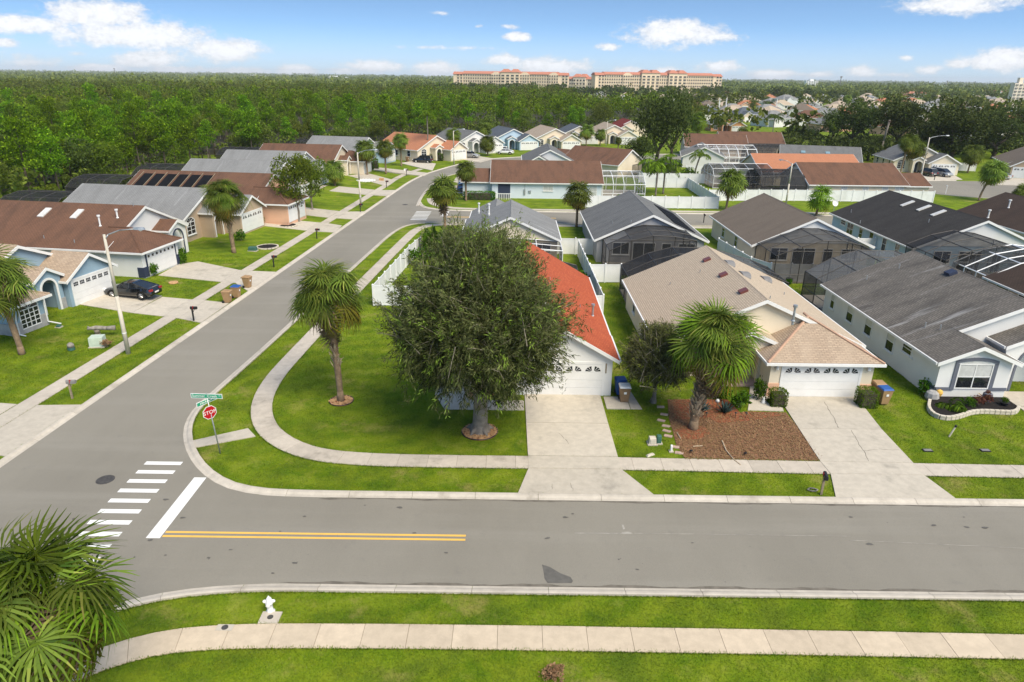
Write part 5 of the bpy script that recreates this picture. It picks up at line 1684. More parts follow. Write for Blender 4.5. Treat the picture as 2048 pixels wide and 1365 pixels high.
def palm_trunk(h, lean, r0, boots, seed, top_boots=True):
    r = np.random.default_rng(seed)
    m = MB()
    n = 9
    pts = [(lean[0] * (k / n) ** 1.6, lean[1] * (k / n) ** 1.6, h * k / n - (.1 if k == 0 else 0)) for k in range(n + 1)]
    rs = [r0 * (1.25 if k == 0 else 1.0 + .06 * math.sin(k * 2.1 + seed)) for k in range(n + 1)]
    m.path(pts, rs, 10)
    bm = MB()
    for k in range(boots):
        t = (r.uniform(.80, .99) if boots < 100 else r.uniform(.14, .99)) if top_boots else r.uniform(.35, .55)
        i = t * n; a = min(int(i), n - 1); f = i - a
        c = np.array(pts[a]) * (1 - f) + np.array(pts[a + 1]) * f
        th = r.uniform(0, 2 * math.pi); d = np.array([math.cos(th), math.sin(th), 0]); s = np.array([-d[1], d[0], 0])
        b = c + d * r0 * .9; e = b + d * r.uniform(.12, .30) + np.array([0, 0, r.uniform(.18, .42)])
        bm.hexa([tuple(b - s * .08 - np.array([0, 0, .05])), tuple(b + s * .08 - np.array([0, 0, .05])), tuple(b + s * .06 + d * .03), tuple(b - s * .06 + d * .03)],
                [tuple(e - s * .03), tuple(e + s * .03), tuple(e + s * .03 + d * .03), tuple(e - s * .03 + d * .03)])
    return m, bm, pts[-1]

def palm_near(label, base, h, R, n=46, lean=(0, 0), seed=1, boots=40, dead=8, yellow=6, r0=.19, bright=0.0, extra_ring=None, skirt=0):
    r = np.random.default_rng(seed)
    t = thing('sabal_palm', label, 'palm tree', (base[0], base[1], base[2] if len(base) > 2 else 0))
    tm, bm, top = palm_trunk(h, lean, r0, boots, seed)
    tm.build('trunk', 'palm_trunk', t, smooth=True)
    if boots: bm.build('leaf_bases', 'palm_boot', t)
    if extra_ring:
        b2 = palm_trunk(h, lean, r0, 26, seed + 5, False)[1]; b2.build('leaf_bases', 'palm_boot', t)
    sc_ = R / 1.9
    for k in range(n):
        f = (k + .5) / n
        el_ = math.radians(82 - 130 * f ** .95) + r.normal() * .2
        az_ = k * 2.39996 + r.normal() * .3
        me = FR[int(r.integers(5))] if r.random() > bright else FRB[k % 2]
        if k >= n - yellow - dead: me = FRY[k % 2]
        if k >= n - dead: me = FRD[k % 2]; el_ = math.radians(-48 - 25 * r.random())
        o = link('frond', me, t)
        k_ = sc_ * r.uniform(.72, 1.12) * (1.0 if k < n - dead else .8)
        o.matrix_local = Matrix.Translation(Vector((top[0], top[1], top[2] + .15 - .35 * f))) @ frond_rot(az_, el_, r.normal() * .55) @ Matrix.Scale(k_, 4)
    for k in range(max(5, n // 7)):      # old brown fronds caught inside the crown
        o = link('frond', FRD[k % 2], t)
        o.matrix_local = Matrix.Translation(Vector((top[0], top[1], top[2]))) @ frond_rot(r.uniform(0, 6.28), math.radians(r.uniform(-40, 25)), r.normal() * .5) @ Matrix.Scale(sc_ * r.uniform(1.0, 1.2), 4)
    for k in range(skirt):
        o = link('frond', FRD[k % 2], t)
        o.matrix_local = Matrix.Translation(Vector((top[0] * .93, top[1] * .93, top[2] - .3 - 1.5 * r.random()))) @ frond_rot(r.uniform(0, 6.28), math.radians(-40 - 34 * r.random()), r.normal() * .3) @ Matrix.Scale(sc_ * r.uniform(.6, .9), 4)
    return t

def spot(px_, py_):
    p = GT(px_, py_); return (p[0], p[1], HL(p[0], p[1]))
b = spot(682, 803); zc_ = zat(b[1], 668, 606)
palm_near('sabal palm in a ring of wood chips on the corner lawn', b, zc_ + .05, 2.75, 96, (-.25, .1), 2, 40, 18, 20, .19, extra_ring=True, skirt=12)
b = spot(1386, 858); zc_ = zat(b[1], 1410, 690)
palm_near('big sabal palm with brown skirt in front of the tan house', b, zc_ - .1, 3.0, 104, (.65, .1), 4, 260, 12, 18, .24, .35, skirt=60)
palm_near('sabal palm seen from above at the bottom of the picture', (-13.0, 14.9, 0), 4.6, 2.85, 80, (0, 0), 6, 40, 4, 16, .2, .5)
b = spot(44, 708); zc_ = zat(b[1], 28, 570)
palm_near('sabal palm in front of the blue house', b, zc_ - b[2], 3.0, 70, (-.6, 0), 8, 30, 8, 5, .2, .15)
b = spot(468, 506); zc_ = zat(b[1], 460, 400)
palm_near('sabal palm before the long pale grey roof', b, zc_ - b[2], 3.0, 76, (-.3, 0), 9, 30, 10, 12, .22, .1, extra_ring=True, skirt=8)

# far palms: crown in one mesh
def join_fronds(specs, mats_meshes):
    """specs: list of (mesh, matrix)"""
    Vs, Fs, Rs, Ms = [], [], [], []
    off = 0
    for me, mx, mi in specs:
        n = len(me.vertices); co = np.empty(n * 3, np.float32); me.vertices.foreach_get('co', co); co = co.reshape(-1, 3)
        A = np.array(mx)
        Vs.append(co @ A[:3, :3].T + A[:3, 3])
        m = len(me.polygons); vi = np.empty(m * 4, np.int32); me.loops.foreach_get('vertex_index', vi)
        Fs.append(vi.reshape(m, 4) + off); off += n
        rr = np.empty(m, np.float32); me.attributes['tone'].data.foreach_get('value', rr); Rs.append(rr); Ms.append(np.full(m, mi, np.int32))
    me = np_mesh('crown', np.concatenate(Vs), np.concatenate(Fs), mats_meshes, np.concatenate(Rs))
    me.polygons.foreach_set('material_index', np.concatenate(Ms))
    return me
LF = frond_mesh(70, 13, 1.0, .84, 'frond_green', .3, .6); LD = frond_mesh(71, 11, .8, .7, 'frond_dead', .6, 1.1); LFb = frond_mesh(72, 13, 1.1, .84, 'frond_green', .4, 1.1)
def far_crown(seed, n=60, dead=8, main='frond_green', skirt=0):
    r = np.random.default_rng(seed); sp = []
    for k in range(n):
        f = (k + .5) / n
        el_ = math.radians(84 - 130 * f ** .92) + r.normal() * .18
        me, mi = (LF if k % 2 else LFb), 0
        if k >= n - dead * 2: mi = 1
        if k >= n - dead: me, mi, el_ = LD, 2, math.radians(-50 - 25 * r.random())
        sp.append((me, Matrix.Translation(Vector((0, 0, .15 - .35 * f))) @ frond_rot(k * 2.4, el_, r.normal() * .55) @ Matrix.Scale(r.uniform(.88, 1.08), 4), mi))
    for k in range(skirt):
        sp.append((LD, Matrix.Translation(Vector((0, 0, -.3 - 1.1 * r.random()))) @ frond_rot(r.uniform(0, 6.28), math.radians(-65 - 20 * r.random()), 0) @ Matrix.Scale(r.uniform(.6, .9), 4), 2))
    return join_fronds(sp, [main, 'frond_yellow', 'frond_dead'])
CR = [far_crown(1), far_crown(2, 52, 8), far_crown(3, 58, 10, skirt=18), far_crown(4, 46, 3, 'frond_bright')]
def palm_far(label, bpx, cpy, rpx, kind=0, lean_px=0, group=None, r0=.17, name='sabal_palm'):
    b = spot(*bpx); z = zat(b[1], bpx[0], cpy); dd = depth((b[0], b[1], z))
    R = rpx * dd / F
    t = thing(name, label, 'palm tree', b, 0, group)
    h = max(1.0, z - b[2] - .1)
    lean = lean_px * dd / F
    tm, bm, top = palm_trunk(h, (lean, 0), r0, 14, int(bpx[0]))
    tm.build('trunk', 'palm_trunk', t, smooth=True); bm.build('leaf_bases', 'palm_boot', t)
    o = link('crown', CR[kind], t, top, (0, 0, bpx[0] * .7), R / 1.55)
    return t
PF = [((890, 455), 382, 32, 2, -2, 'shaggy sabal palm with long dead skirt at the far crosswalk'), ((932, 402), 343, 23, 0, 0, 'slim sabal palm behind the shaggy one at the far corner'),
      ((735, 350), 302, 24, 0, -2, 'sabal palm in a white ring beside the street bend'), ((772, 348), 298, 20, 0, 0, 'sabal palm second from the lamp at the street bend'), ((803, 333), 283, 18, 0, 0, 'sabal palm before the orange roof at the bend'),
      ((907, 312), 272, 17, 0, 0, 'sabal palm beside the far street lamp'), ((966, 300), 262, 18, 1, 0, 'taller sabal palm before the slate grey roof'), ((975, 312), 288, 18, 0, 0, 'lower sabal palm before the slate grey roof'),
      ((1153, 454), 390, 31, 1, 0, 'sabal palm on the cross street by the grey gable roof'), ((1452, 420), 366, 32, 1, 4, 'broad sabal palm before the white fence on the cross street'), ((1632, 432), 397, 27, 3, 3, 'bright sabal palm near the lamp on the cross street'),
      ((1957, 402), 345, 27, 0, 16, 'leaning sabal palm at the round end of the street'), ((2040, 402), 384, 18, 1, 0, 'low palm cut by the edge at the round end of the street'), ((1172, 292), 264, 17, 1, 0, 'sabal palm near the beige roofs'), ((1200, 292), 270, 13, 0, 0, 'smaller sabal palm near the beige roofs'),
      ((1120, 296), 282, 16, 3, 0, 'low leafy palm by the driveway of the beige roofed house'), ((1144, 294), 276, 11, 0, 0, 'thin palm beside the low leafy palm'), ((360, 330), 316, 26, 3, 0, 'bright low palm at the edge of the woods'), ((610, 312), 300, 19, 0, 0, 'palm showing above the round street tree'),
      ((670, 372), 342, 24, 0, 0, 'palm right of the round street tree'), ((1800, 350), 286, 20, 0, 4, 'palm with bright crown beside the bare trunk'), ((1822, 345), 300, 22, 2, 0, 'dull palm before the beige house with cars'), ((1795, 330), 306, 18, 1, 0, 'low palm left of the beige house with cars'),
      ((1935, 346), 310, 22, 0, 2, 'sabal palm in the front garden of the tan house'), ((1802, 300), 243, 18, 3, 0, 'tall palm with vivid green crown among the oaks'), ((1438, 262), 243, 10, 0, 0, 'palm before the orange painted house'), ((1395, 268), 246, 20, 3, 0, 'bushy palm clump left of the orange painted house'),
      ((1663, 290), 252, 14, 3, 0, 'thin palm among the roofs behind the grey skylight house'), ((1690, 222), 200, 10, 0, 0, 'distant palm among the far houses'), ((1378, 250), 238, 12, 0, 0, 'palm at the edge of the big oak'), ((1236, 300), 282, 8, 1, 0, 'small palm by the lamp near the big oak')]
for b_, c_, r_, k_, l_, lab in PF:
    palm_far(lab, b_, c_, r_, k_, l_)

# feather palms
def feather_crown(seed, n=16, Lf=3.2, mat='frond_feather'):
    r = np.random.default_rng(seed); P, D, Ln = [], [], []
    for k in range(n):
        a = 2 * math.pi * k / n + r.normal() * .15; e0 = math.radians(r.uniform(25, 80))
        p = np.array([0, 0, 0.0]); d = np.array([math.cos(a) * math.cos(e0), math.sin(a) * math.cos(e0), math.sin(e0)])
        m = 16
        for q in range(m):
            d = unit(d + np.array([0, 0, -.13])); p = p + d * Lf / m
            s = unit(np.cross(d, [0, 0, 1.0]))
            for sg in (-1, 1):
                for _ in range(2):
                    P.append(p + d * r.uniform(-.1, .1)); D.append(s * sg + d * .5 + np.array([0, 0, -.45])); Ln.append(.75 * math.sin(math.pi * (q + 2) / (m + 3)) + .15)
    P = np.array(P); D = np.array(D); Ln = np.array(Ln)
    V, Fq = leaf_quads(P, D, Ln, np.full(len(P), .05), r, .3)
    return np_mesh('crown', V, Fq, mat, np.clip(r.normal(.5, .22, len(P)), 0, 1))
FC = [feather_crown(5), feather_crown(6, 14, 2.8, 'frond_bright')]
def feather(label, bpx, cpy, rpx, kind=0, lean=0.0):
    b = spot(*bpx); z = zat(b[1], bpx[0], cpy); dd = depth((b[0], b[1], z))
    t = thing('feather_palm', label, 'palm tree', b)
    tm, bm, top = palm_trunk(max(.8, z - b[2]), (lean, 0), .15, 0, int(bpx[0]))
    tm.build('trunk', 'bark_grey', t, smooth=True)
    link('crown', FC[kind], t, top, (0, 0, bpx[0]), rpx * dd / F / 2.5)
feather('wide feathery palm inside the white fenced lawn', (1311, 392), 330, 40, 1); feather('second feathery palm crowding the wide one', (1326, 388), 336, 30, 0)
feather('slim feathery palm with curved trunk by the white fences', (1388, 356), 312, 22, 1, .8); feather('tall feathery palm before the dark woods', (857, 322), 232, 20, 1)
feather('feathery palm poking above the roofs before the woods', (690, 270), 255, 16, 1); feather('feathery palm near the far white roofs', (1545, 268), 236, 18, 0); feather('dark feathery palm at the right edge among the oaks', (2035, 300), 262, 24, 0)
t = thing('palm_snag', 'tall bare palm trunk with a dead grey top', 'palm tree', spot(1757, 325))
z = zat(t.location.y, 1763, 240)
m = MB(); m.path([(0, 0, -.1), (.2, 0, z * .5), (.7, 0, z)], [.28, .24, .2], 10); m.build('trunk', 'bark_grey', t, smooth=True)
o = link('crown', far_crown(9, 12, 12), t, (.7, 0, z)); o.scale = (.55,) * 3

# --- broadleaf trees
OAK = []
for i in range(4):
    r = np.random.default_rng(100 + i)
    OAK.append((trunk_mesh('trunk', 2.2, .32, 100 + i, 6, 2.6), crown_mesh('crown', 'leaf_oak', lump_set(r, 3.9, 2.7, 5.0, 46, 1.35), 55, .34, 200 + i)))
LIGHT = (trunk_mesh('trunk', 2.0, .16, 120, 6, 2.0, 'bark_grey'), crown_mesh('crown', 'leaf_light', lump_set(np.random.default_rng(9), 2.9, 2.5, 4.4, 40, 1.0), 110, .26, 210))
def broad(label, bpx, top_py, half_px, kind, group=None, name='oak_tree', src=None, mat=None, base=None):
    b = spot(*bpx) if base is None else base
    z = zat(b[1], bpx[0], top_py) - b[2]; dd = depth((b[0], b[1], z * .6))
    rx = half_px * dd / F
    tr, cm = src or OAK[kind]
    top_z, top_r = (8.2, 4.9) if src is None else (7.2, 3.6)
    t = tree_of(name, label, 'tree', b, [('trunk', tr), ('crown', cm)], bpx[0] * .37, (rx / top_r, rx / top_r, z / top_z), group)
    return t
broad('round light green street tree left of the side street', (598, 444), 305, 50, 0, src=LIGHT, name='street_tree')
broad('lighter tree close behind the round street tree', (625, 420), 312, 42, 0, src=LIGHT, name='street_tree')
broad('huge dark oak towering over the middle houses', (1312, 338), 186, 66, 0)
broad('second dark crown fused with the huge oak', (1340, 330), 190, 50, 1)
broad('dark lower oak at the foot of the huge oak', (1275, 345), 268, 40, 2)
RO = [((1700, 300), 198, 62, 'broad dark oak at the left of the right hand oak group'), ((1790, 305), 190, 70, 'dark oak behind the bare palm trunk'), ((1900, 322), 198, 75, 'widest dark oak of the right hand group'), ((1985, 318), 215, 60, 'dark oak at the right end of the oak group'), ((1600, 292), 252, 40, 'dark round tree behind the grey skylight house'),
      ((1735, 322), 268, 42, 'dark green tree beside the bare palm trunk'), ((1845, 318), 245, 55, 'low dark oak behind the beige house with cars'), ((1960, 300), 235, 50, 'shaded oak before the right edge'), ((2044, 300), 205, 40, 'oak cut by the right edge of the picture'), ((1665, 280), 222, 40, 'oak behind the thin palm')]
for b_, tp, hw_2, lab in RO:
    broad(lab, b_, tp, hw_2, int(b_[0]) % 4)

# shrubs and hedges
def bush_mesh(seed, mat, rad=.5, h=.6, leaf=.12, per=420):
    r = np.random.default_rng(seed)
    return crown_mesh('foliage', mat, lump_set(r, rad * .6, h * .45, h * .55, 12, rad * .42), per / rad, leaf, seed + 1, rim=.5)
def hedge_mesh(seed, mat, x, y, z, n=2600, leaf=.07):
    """clipped block of leaves"""
    r = np.random.default_rng(seed)
    q = np.abs(r.normal(size=(n, 3))) ** .15 * np.sign(r.normal(size=(n, 3)))
    f = r.integers(0, 3, n); u = r.uniform(-1, 1, (n, 3)); u[np.arange(n), f] = np.sign(u[np.arange(n), f]) * r.uniform(.8, 1.02, n)
    u = u / (np.sum(np.abs(u) ** 8, axis=1) ** (1 / 8))[:, None] * r.uniform(.85, 1.04, n)[:, None]
    P = u * np.array([x / 2, y / 2, z / 2]) + np.array([0, 0, z / 2])
    V, Fq = leaf_quads(P, u + r.normal(size=(n, 3)) * .8 + np.array([0, 0, .3]), leaf * r.uniform(.7, 1.4, n), np.full(n, leaf * .35), r)
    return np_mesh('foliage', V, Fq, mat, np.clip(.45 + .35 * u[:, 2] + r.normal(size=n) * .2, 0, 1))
BU = [bush_mesh(300 + i, 'leaf_bush') for i in range(3)]
BF = bush_mesh(310, 'leaf_flower'); BD = bush_mesh(311, 'leaf_dry')
def shrub(label, p, me, s=1.0, name='shrub', group=None):
    t = thing(name, label, 'shrub', (p[0], p[1], HL(p[0], p[1])), random.uniform(0, 6), group)
    t.scale = (s,) * 3 if isinstance(s, (int, float)) else s
    link('foliage', me, t)
    st = MB(); 
    for k in range(4):
        a = k * 1.6; st.tube((0, 0, -.05), (.18 * math.cos(a), .18 * math.sin(a), .4), .015, .008, 4)
    st.build('stem', 'twig', t)
    return t
def hedge(label, p, x, y, z, rot=0.0, n=2600, mat='leaf_hedge', leaf=.07):
    t = thing('clipped_hedge', label, 'hedge', (p[0], p[1], HL(p[0], p[1])), rot)
    link('foliage', hedge_mesh(int(abs(p[0] * 10)) + 7, mat, x, y, z, n, leaf), t)
    m = MB(); m.box(-x * .38, x * .38, -y * .38, y * .38, 0, z * .8); m.build('inner_branches', 'bark_dark', t)
    return t
g = G(1553, 810); hedge('clipped square hedge left of the fan light garage door', g, .95, .9, 1.0)
g = G(1730, 812); hedge('clipped round hedge right of the fan light garage door', g, 1.05, 1.0, 1.15)
shrub('rounded glossy green bush beside the agaves', G(1478, 816), BU[0], 1.6); shrub('leafy upright shrub by the entry path of the tan house', G(1517, 800), BU[1], (1.0, 1.0, 1.9)); shrub('dark low shrub behind the agaves', G(1440, 800), BU[2], 1.3)
shrub('pot plant against the white fence by the charcoal roof house', G(1577, 570), BU[1], .8); shrub('bright shrub at the corner of the white gate fence', (6.6, 63.4), BU[2], 1.8)
shrub('spiky shrub against the side wall of the white house', G(1850, 790), BU[1], 1.3)
shrub('brown dried bush beside the green utility box', GT(215, 695), BD, 1.0)
shrub('bush left of the white house garage', GT(309, 553), BU[0], (1.1, 1.1, 1.8)); shrub('bush right of the white house garage', GT(366, 528), BU[1], (1.2, 1.2, 2.0)); shrub('dark round shrub under the tan wall window', GT(483, 482), BU[2], 1.6)
shrub('bush by the peach garage', GT(523, 446), BU[0], 1.5); shrub('garden bush beside the grey house wall', (8.2, 79), BU[2], 1.6)
hedge('long clipped hedge before the light blue house', (-5.6, 111.6), 5.0, 1.2, 1.3, 0, 3000, 'leaf_bush', .14); hedge('clipped hedge below the white arched cage', (19.0, 112.6), 4.0, 1.0, .9, 0, 1800, 'leaf_bush', .14)
hedge('tall clipped hedge before the orange roofed house', tuple(G(872, 322)), 3.2, 1.5, 1.6, 0, 1500, 'leaf_bush', .2); hedge('dark clipped hedge by the brown house garage', tuple(GT(742, 340)), 1.0, 1.0, 1.9, 0, 900, 'leaf_bush', .15); hedge('second dark clipped hedge by the brown house garage', tuple(GT(752, 338)), 1.0, 1.0, 2.0, 0, 900, 'leaf_bush', .15)
# banana clump and yard plants behind the corner fence
shrub('tall dark clump of banana leaves behind the corner fence', (-9.0, 74.2), bush_mesh(330, 'leaf_bush', .5, .7, .3, 150), (3.0, 2.4, 3.4)); shrub('leafy clump left inside the corner fence', (-9.8, 70), BU[0], 2.6)
shrub('round shrub inside the far white fence', (33.5, 135), BU[2], (5, 4, 3.4))

# agaves
ag = MB()
for k in range(26):
    a = k * 2.4; e = math.radians(25 + 55 * ((k * 7) % 26) / 26)
    d = np.array([math.cos(a) * math.cos(e), math.sin(a) * math.cos(e), math.sin(e)]); s = np.array([-math.sin(a), math.cos(a), 0])
    b = d * .05; m_ = d * .32; t_ = d * .62
    ag.poly([tuple(b - s * .05), tuple(m_ - s * .06), tuple(t_), tuple(m_ + s * .06), tuple(b + s * .05)])
agm = ag.mesh('leaf_rosette', 'leaf_agave')
for q, s, lab in (((1449, 826), 1.25, 'larger blue grey agave in the red mulch'), ((1407, 822), 1.0, 'smaller agave close to the palm trunk')):
    t = thing('agave', lab, 'plant', tuple(G(*q))); link('leaf_rosette', agm, t, scale=s)
    m = MB(); m.lathe([(.09, 0), (.07, .06), (.02, .1)], 8); m.build('core', 'leaf_agave', t)
# ------------------------------------------------------------------ street furniture and small things
def street_lamp(label, bpx, top_py, arm_dx, arm_dy=0.0, name='street_lamp'):
    b = spot(*bpx); z = zat(b[1], bpx[0], top_py) - b[2]
    t = thing(name, label, 'street lamp', b)
    m = MB(); m.path([(0, 0, -.1), (0, 0, z * .5), (0, 0, z)], [.155, .12, .085], 12); m.build('pole', 'pole_concrete', t, smooth=True)
    m = MB(); m.path([(0, 0, z - .35), (arm_dx * .12, arm_dy * .12, z - .02), (arm_dx * .5, arm_dy * .5, z + .28), (arm_dx, arm_dy, z + .38)], [.045, .042, .038, .035], 8); m.build('arm', 'metal_galv', t, smooth=True)
    m = MB(); L_ = math.hypot(arm_dx, arm_dy); d = np.array([arm_dx, arm_dy, 0]) / L_; s = np.array([-d[1], d[0], 0]); c = np.array([arm_dx, arm_dy, z + .38])
    lo = [c + d * a + s * w * sg + np.array([0, 0, -.05]) for a, w, sg in ((-.1, .07, -1), (.25, .15, -1), (.62, .1, -1), (.62, .1, 1), (.25, .15, 1), (-.1, .07, 1))]
    hi = [c + d * a + s * w * .6 * sg + np.array([0, 0, .10]) for a, w, sg in ((-.1, .07, -1), (.25, .15, -1), (.55, .1, -1), (.55, .1, 1), (.25, .15, 1), (-.1, .07, 1))]
    m.hexa([tuple(p) for p in lo], [tuple(p) for p in hi]); h = m.build('lamp_head', 'metal_galv', t)
    m = MB(); c2 = c + d * .33; m.lathe([(.12, 0), (.10, -.07), (.03, -.10)], 10, tuple(c2 + np.array([0, 0, -.052]))); m.build('lens', 'lamp_clear', h)
    bnd = MB(); bnd.lathe([(.15, 1.55), (.15, 1.63)], 12); bnd.build('band', 'trim_white', t)
    return t
street_lamp('concrete street lamp by the blue house driveway', (257, 708), 470, 2.1, .1)
street_lamp('concrete street lamp further up the side street', (722, 414), 305, 2.4, 0)
street_lamp('street lamp at the bend near the orange roof', (908, 330), 262, 2.0, 0); street_lamp('street lamp behind the long white fence on the cross street', (1572, 408), 327, -1.2, 1.0)
street_lamp('street lamp at the round end of the street', (1840, 362), 275, 3.2, 0); street_lamp('distant street lamp left of the huge oak', (1212, 292), 243, 2.0, 0)

def mailbox(label, bpx, dirx=1, diry=0, post='plastic_black', box='plastic_black', h=1.05):
    b = spot(*bpx); t = thing('mailbox', label, 'mailbox', b, math.atan2(diry, dirx))
    m = MB(); m.box(-.05, .05, -.05, .05, -.05, h + .12); m.tube((0, 0, h - .35), (.2, 0, h - .03), .025, .025, 5); m.build('post', post, t)
    m = MB(); n = 8
    ring = [(-.09, h - .02), (.09, h - .02)] + [(.09 * math.cos(math.pi * k / n), h + .12 + .09 * math.sin(math.pi * k / n)) for k in range(n + 1)]
    m.hexa([(-.12, a, c) for a, c in ring], [(.40, a, c) for a, c in ring]); bx = m.build('box', box, t)
    m = MB(); m.box(.40, .415, -.085, .085, h - .01, h + .17); m.build('door', box, bx)
    m = MB(); m.box(.1, .13, -.115, -.10, h + .02, h + .24); m.box(.1, .2, -.115, -.10, h + .2, h + .26); m.build('flag', 'sign_red', bx)
    return t
mailbox('grey mailbox on a wooden post beside the near left driveway', (145, 798), .9, .1, 'wood_post', 'vent_grey')
mailbox('black mailbox by the blue house driveway', (388, 643)); mailbox('black mailbox on the grass before the pale grey roof', (548, 535)); mailbox('mailbox across from the sabal palm on the left verge', (634, 478)); mailbox('mailbox beside the street lamp up the side street', (721, 425))
mailbox('dark mailbox near the peach house drive', (773, 376)); mailbox('small black mailbox at the street bend', (813, 352)); mailbox('black mailbox on a pale post by the tan house driveway', (1642, 990), -.25, -1, 'wood_post'); mailbox('black mailbox across the cross street fence', (1407, 446), 0, -1); mailbox('white mailbox at the round end of the street', (1891, 388), .3, 1, 'trim_white', 'trim_white', 1.3)
mailbox('dark mailbox at the round end of the street near the cars', (1868, 362), .3, -1)

def bin_(label, p, rot=0.0, lid='plastic_blue', body='plastic_tan', name='wheeled_bin'):
    t = thing(name, label, 'trash bin', (p[0], p[1], HL(p[0], p[1]) + .03), rot)
    m = MB(); m.hexa([(-.24, -.24, .05), (.24, -.24, .05), (.24, .22, .05), (-.24, .22, .05)], [(-.33, -.36, 1.0), (.33, -.36, 1.0), (.33, .34, 1.0), (-.33, .34, 1.0)])
    m.box(-.35, .35, -.38, .36, .97, 1.02); m.build('body', body, t, bevel=.02)
    m = MB(); m.hexa([(-.36, -.40, 1.025), (.36, -.40, 1.025), (.36, .38, 1.025), (-.36, .38, 1.025)], [(-.30, -.30, 1.10), (.30, -.30, 1.10), (.30, .30, 1.12), (-.30, .30, 1.12)]); m.build('lid', lid, t, bevel=.015)
    m = MB(); m.tube((-.28, .46, .96), (.28, .46, .96), .02, .02, 6); m.tube((-.28, .33, .96), (-.28, .46, .96), .02, .02, 6); m.tube((.28, .33, .96), (.28, .46, .96), .02, .02, 6); m.build('handle', 'plastic_black', t)
    for s in (-1, 1):
        m = MB(); m.tube((s * .25, .27, .11), (s * .31, .27, .11), .12, .12, 12); m.build('wheel', 'rubber', t)
    m = MB(); m.box(-.08, .08, -.345, -.30, .62, .76); m.build('sticker', 'trim_white', t)
    return t
bin_('tan bin nearest the street with a tan lid on the left verge', GT(456, 606), 1.5, 'plastic_tan'); bin_('tan bin with a blue lid on the left verge', GT(474, 596), 1.5, 'plastic_blue'); bin_('tan bin standing apart at the kerb beyond the blue lidded one', GT(496, 576), 1.4, 'plastic_tan')
bin_('brown bin with pale lid beside the red roofed garage', (6.95, 38.0), 0, 'trim_white', 'plastic_brown'); bin_('blue bin half hidden behind the brown one at the red roofed garage', (6.85, 39.0), .1, 'plastic_blue', 'plastic_blue')
bin_('tan bin with a bright blue lid beside the tan house garage', G(1764, 808), .1, 'plastic_blue'); bin_('tan bin with brown lid against the tan house garage wall', G(1752, 797), 0, 'plastic_tan')
bin_('brown bin by the peach house garage', GT(537, 440), 1.4, 'plastic_blue', 'plastic_brown'); bin_('brown bin at the orange roofed house', GT(815, 324), 1.2, 'plastic_brown', 'plastic_brown')
for k, q in enumerate(((968, 364), (984, 364), (1000, 363))):
    bin_('brown bin at the far corner house, %s of three' % ('leftmost', 'middle', 'rightmost')[k], G(*q), .2, 'plastic_brown', 'plastic_brown')

# stop sign with the two street name blades
sp_ = G(441, 908)
t = thing('stop_sign', 'red stop sign under crossed green street name blades', 'stop sign', tuple(sp_))
ztop = zat(sp_[1], 432, 797)
lean = (-.22, .0)
top = (lean[0], 0, ztop)
m = MB(); m.tube((0, 0, -.1), top, .035, .032, 8); m.build('post', 'metal_galv', t, smooth=True)
def flat_text(body, size, mat, parent, loc, rot, name='lettering', th=.003, xscale=1.0):
    cu = bpy.data.curves.new(name, 'FONT'); cu.body = body; cu.size = size; cu.align_x = 'CENTER'; cu.align_y = 'CENTER'; cu.extrude = th
    cu.materials.append(M(mat))
    tmp = bpy.data.objects.new(name, cu); COL.objects.link(tmp)
    me = bpy.data.meshes.new_from_object(tmp.evaluated_get(bpy.context.evaluated_depsgraph_get())); bpy.data.objects.remove(tmp)
    o = bpy.data.objects.new(name, me); COL.objects.link(o); o.parent = parent; o.location = loc; o.rotation_euler = rot; o.scale = (xscale, 1, 1)
    return o
SA = math.radians(50)      # the face turned towards the side street
sgz = ztop - .78
octo = lambda r: [(r * math.cos(math.pi / 8 + math.pi / 4 * k), r * math.sin(math.pi / 8 + math.pi / 4 * k)) for k in range(8)]
def plate(name, r, y, th, mat, parent):
    m = MB(); m.ext([(a, y, b) for a, b in octo(r)], (0, -th, 0))
    return m.build(name, mat, parent)
face = plate('octagon_rim', .38, .0, .012, 'trim_white', t)
face.location = (lean[0] * sgz / ztop - .02, -.05, sgz); face.rotation_euler = (0, 0, SA)
plate('octagon_face', .347, -.0125, .003, 'sign_red', face)
flat_text('STOP', .275, 'trim_white', face, (0, -.017, 0), (math.pi / 2, 0, 0))
def blade(z, ang, w, h, text, nm):
    m = MB(); m.box(-w / 2, w / 2, -.012, .012, -h / 2, h / 2); o = m.build('street_name_blade', 'trim_white', t, (lean[0] * z / ztop, 0, z), ang)
    m = MB(); m.box(-w / 2 + .03, w / 2 - .03, -.0155, .0155, -h / 2 + .03, h / 2 - .03); m.build('blade_face', 'sign_green', o)
    return o
b1 = blade(ztop + .12, math.radians(-2), 1.62, .26, '', 'a')
flat_text('Summer  Creek', .20, 'trim_white', b1, (-.10, -.0175, 0), (math.pi / 2, 0, 0)); flat_text('Dr', .09, 'trim_white', b1, (.68, -.0175, .03), (math.pi / 2, 0, 0))
b2 = blade(ztop - .14, math.radians(60), 1.3, .24, '', 'b')
m = MB()
xx = -.45
rr_ = np.random.default_rng(5)
while xx < .45:      # the second name is too blurred to read: a row of strokes
    w_ = rr_.uniform(.03, .06); m.box(xx, xx + w_, -.0175, -.0156, -.045, rr_.choice([.03, .03, .06])); xx += w_ + rr_.uniform(.02, .05)
m.build('lettering', 'trim_white', b2)
m = MB(); m.tube((top[0], 0, ztop - .05), (top[0], 0, ztop + .3), .02, .02, 6); m.build('bracket', 'metal_galv', t)

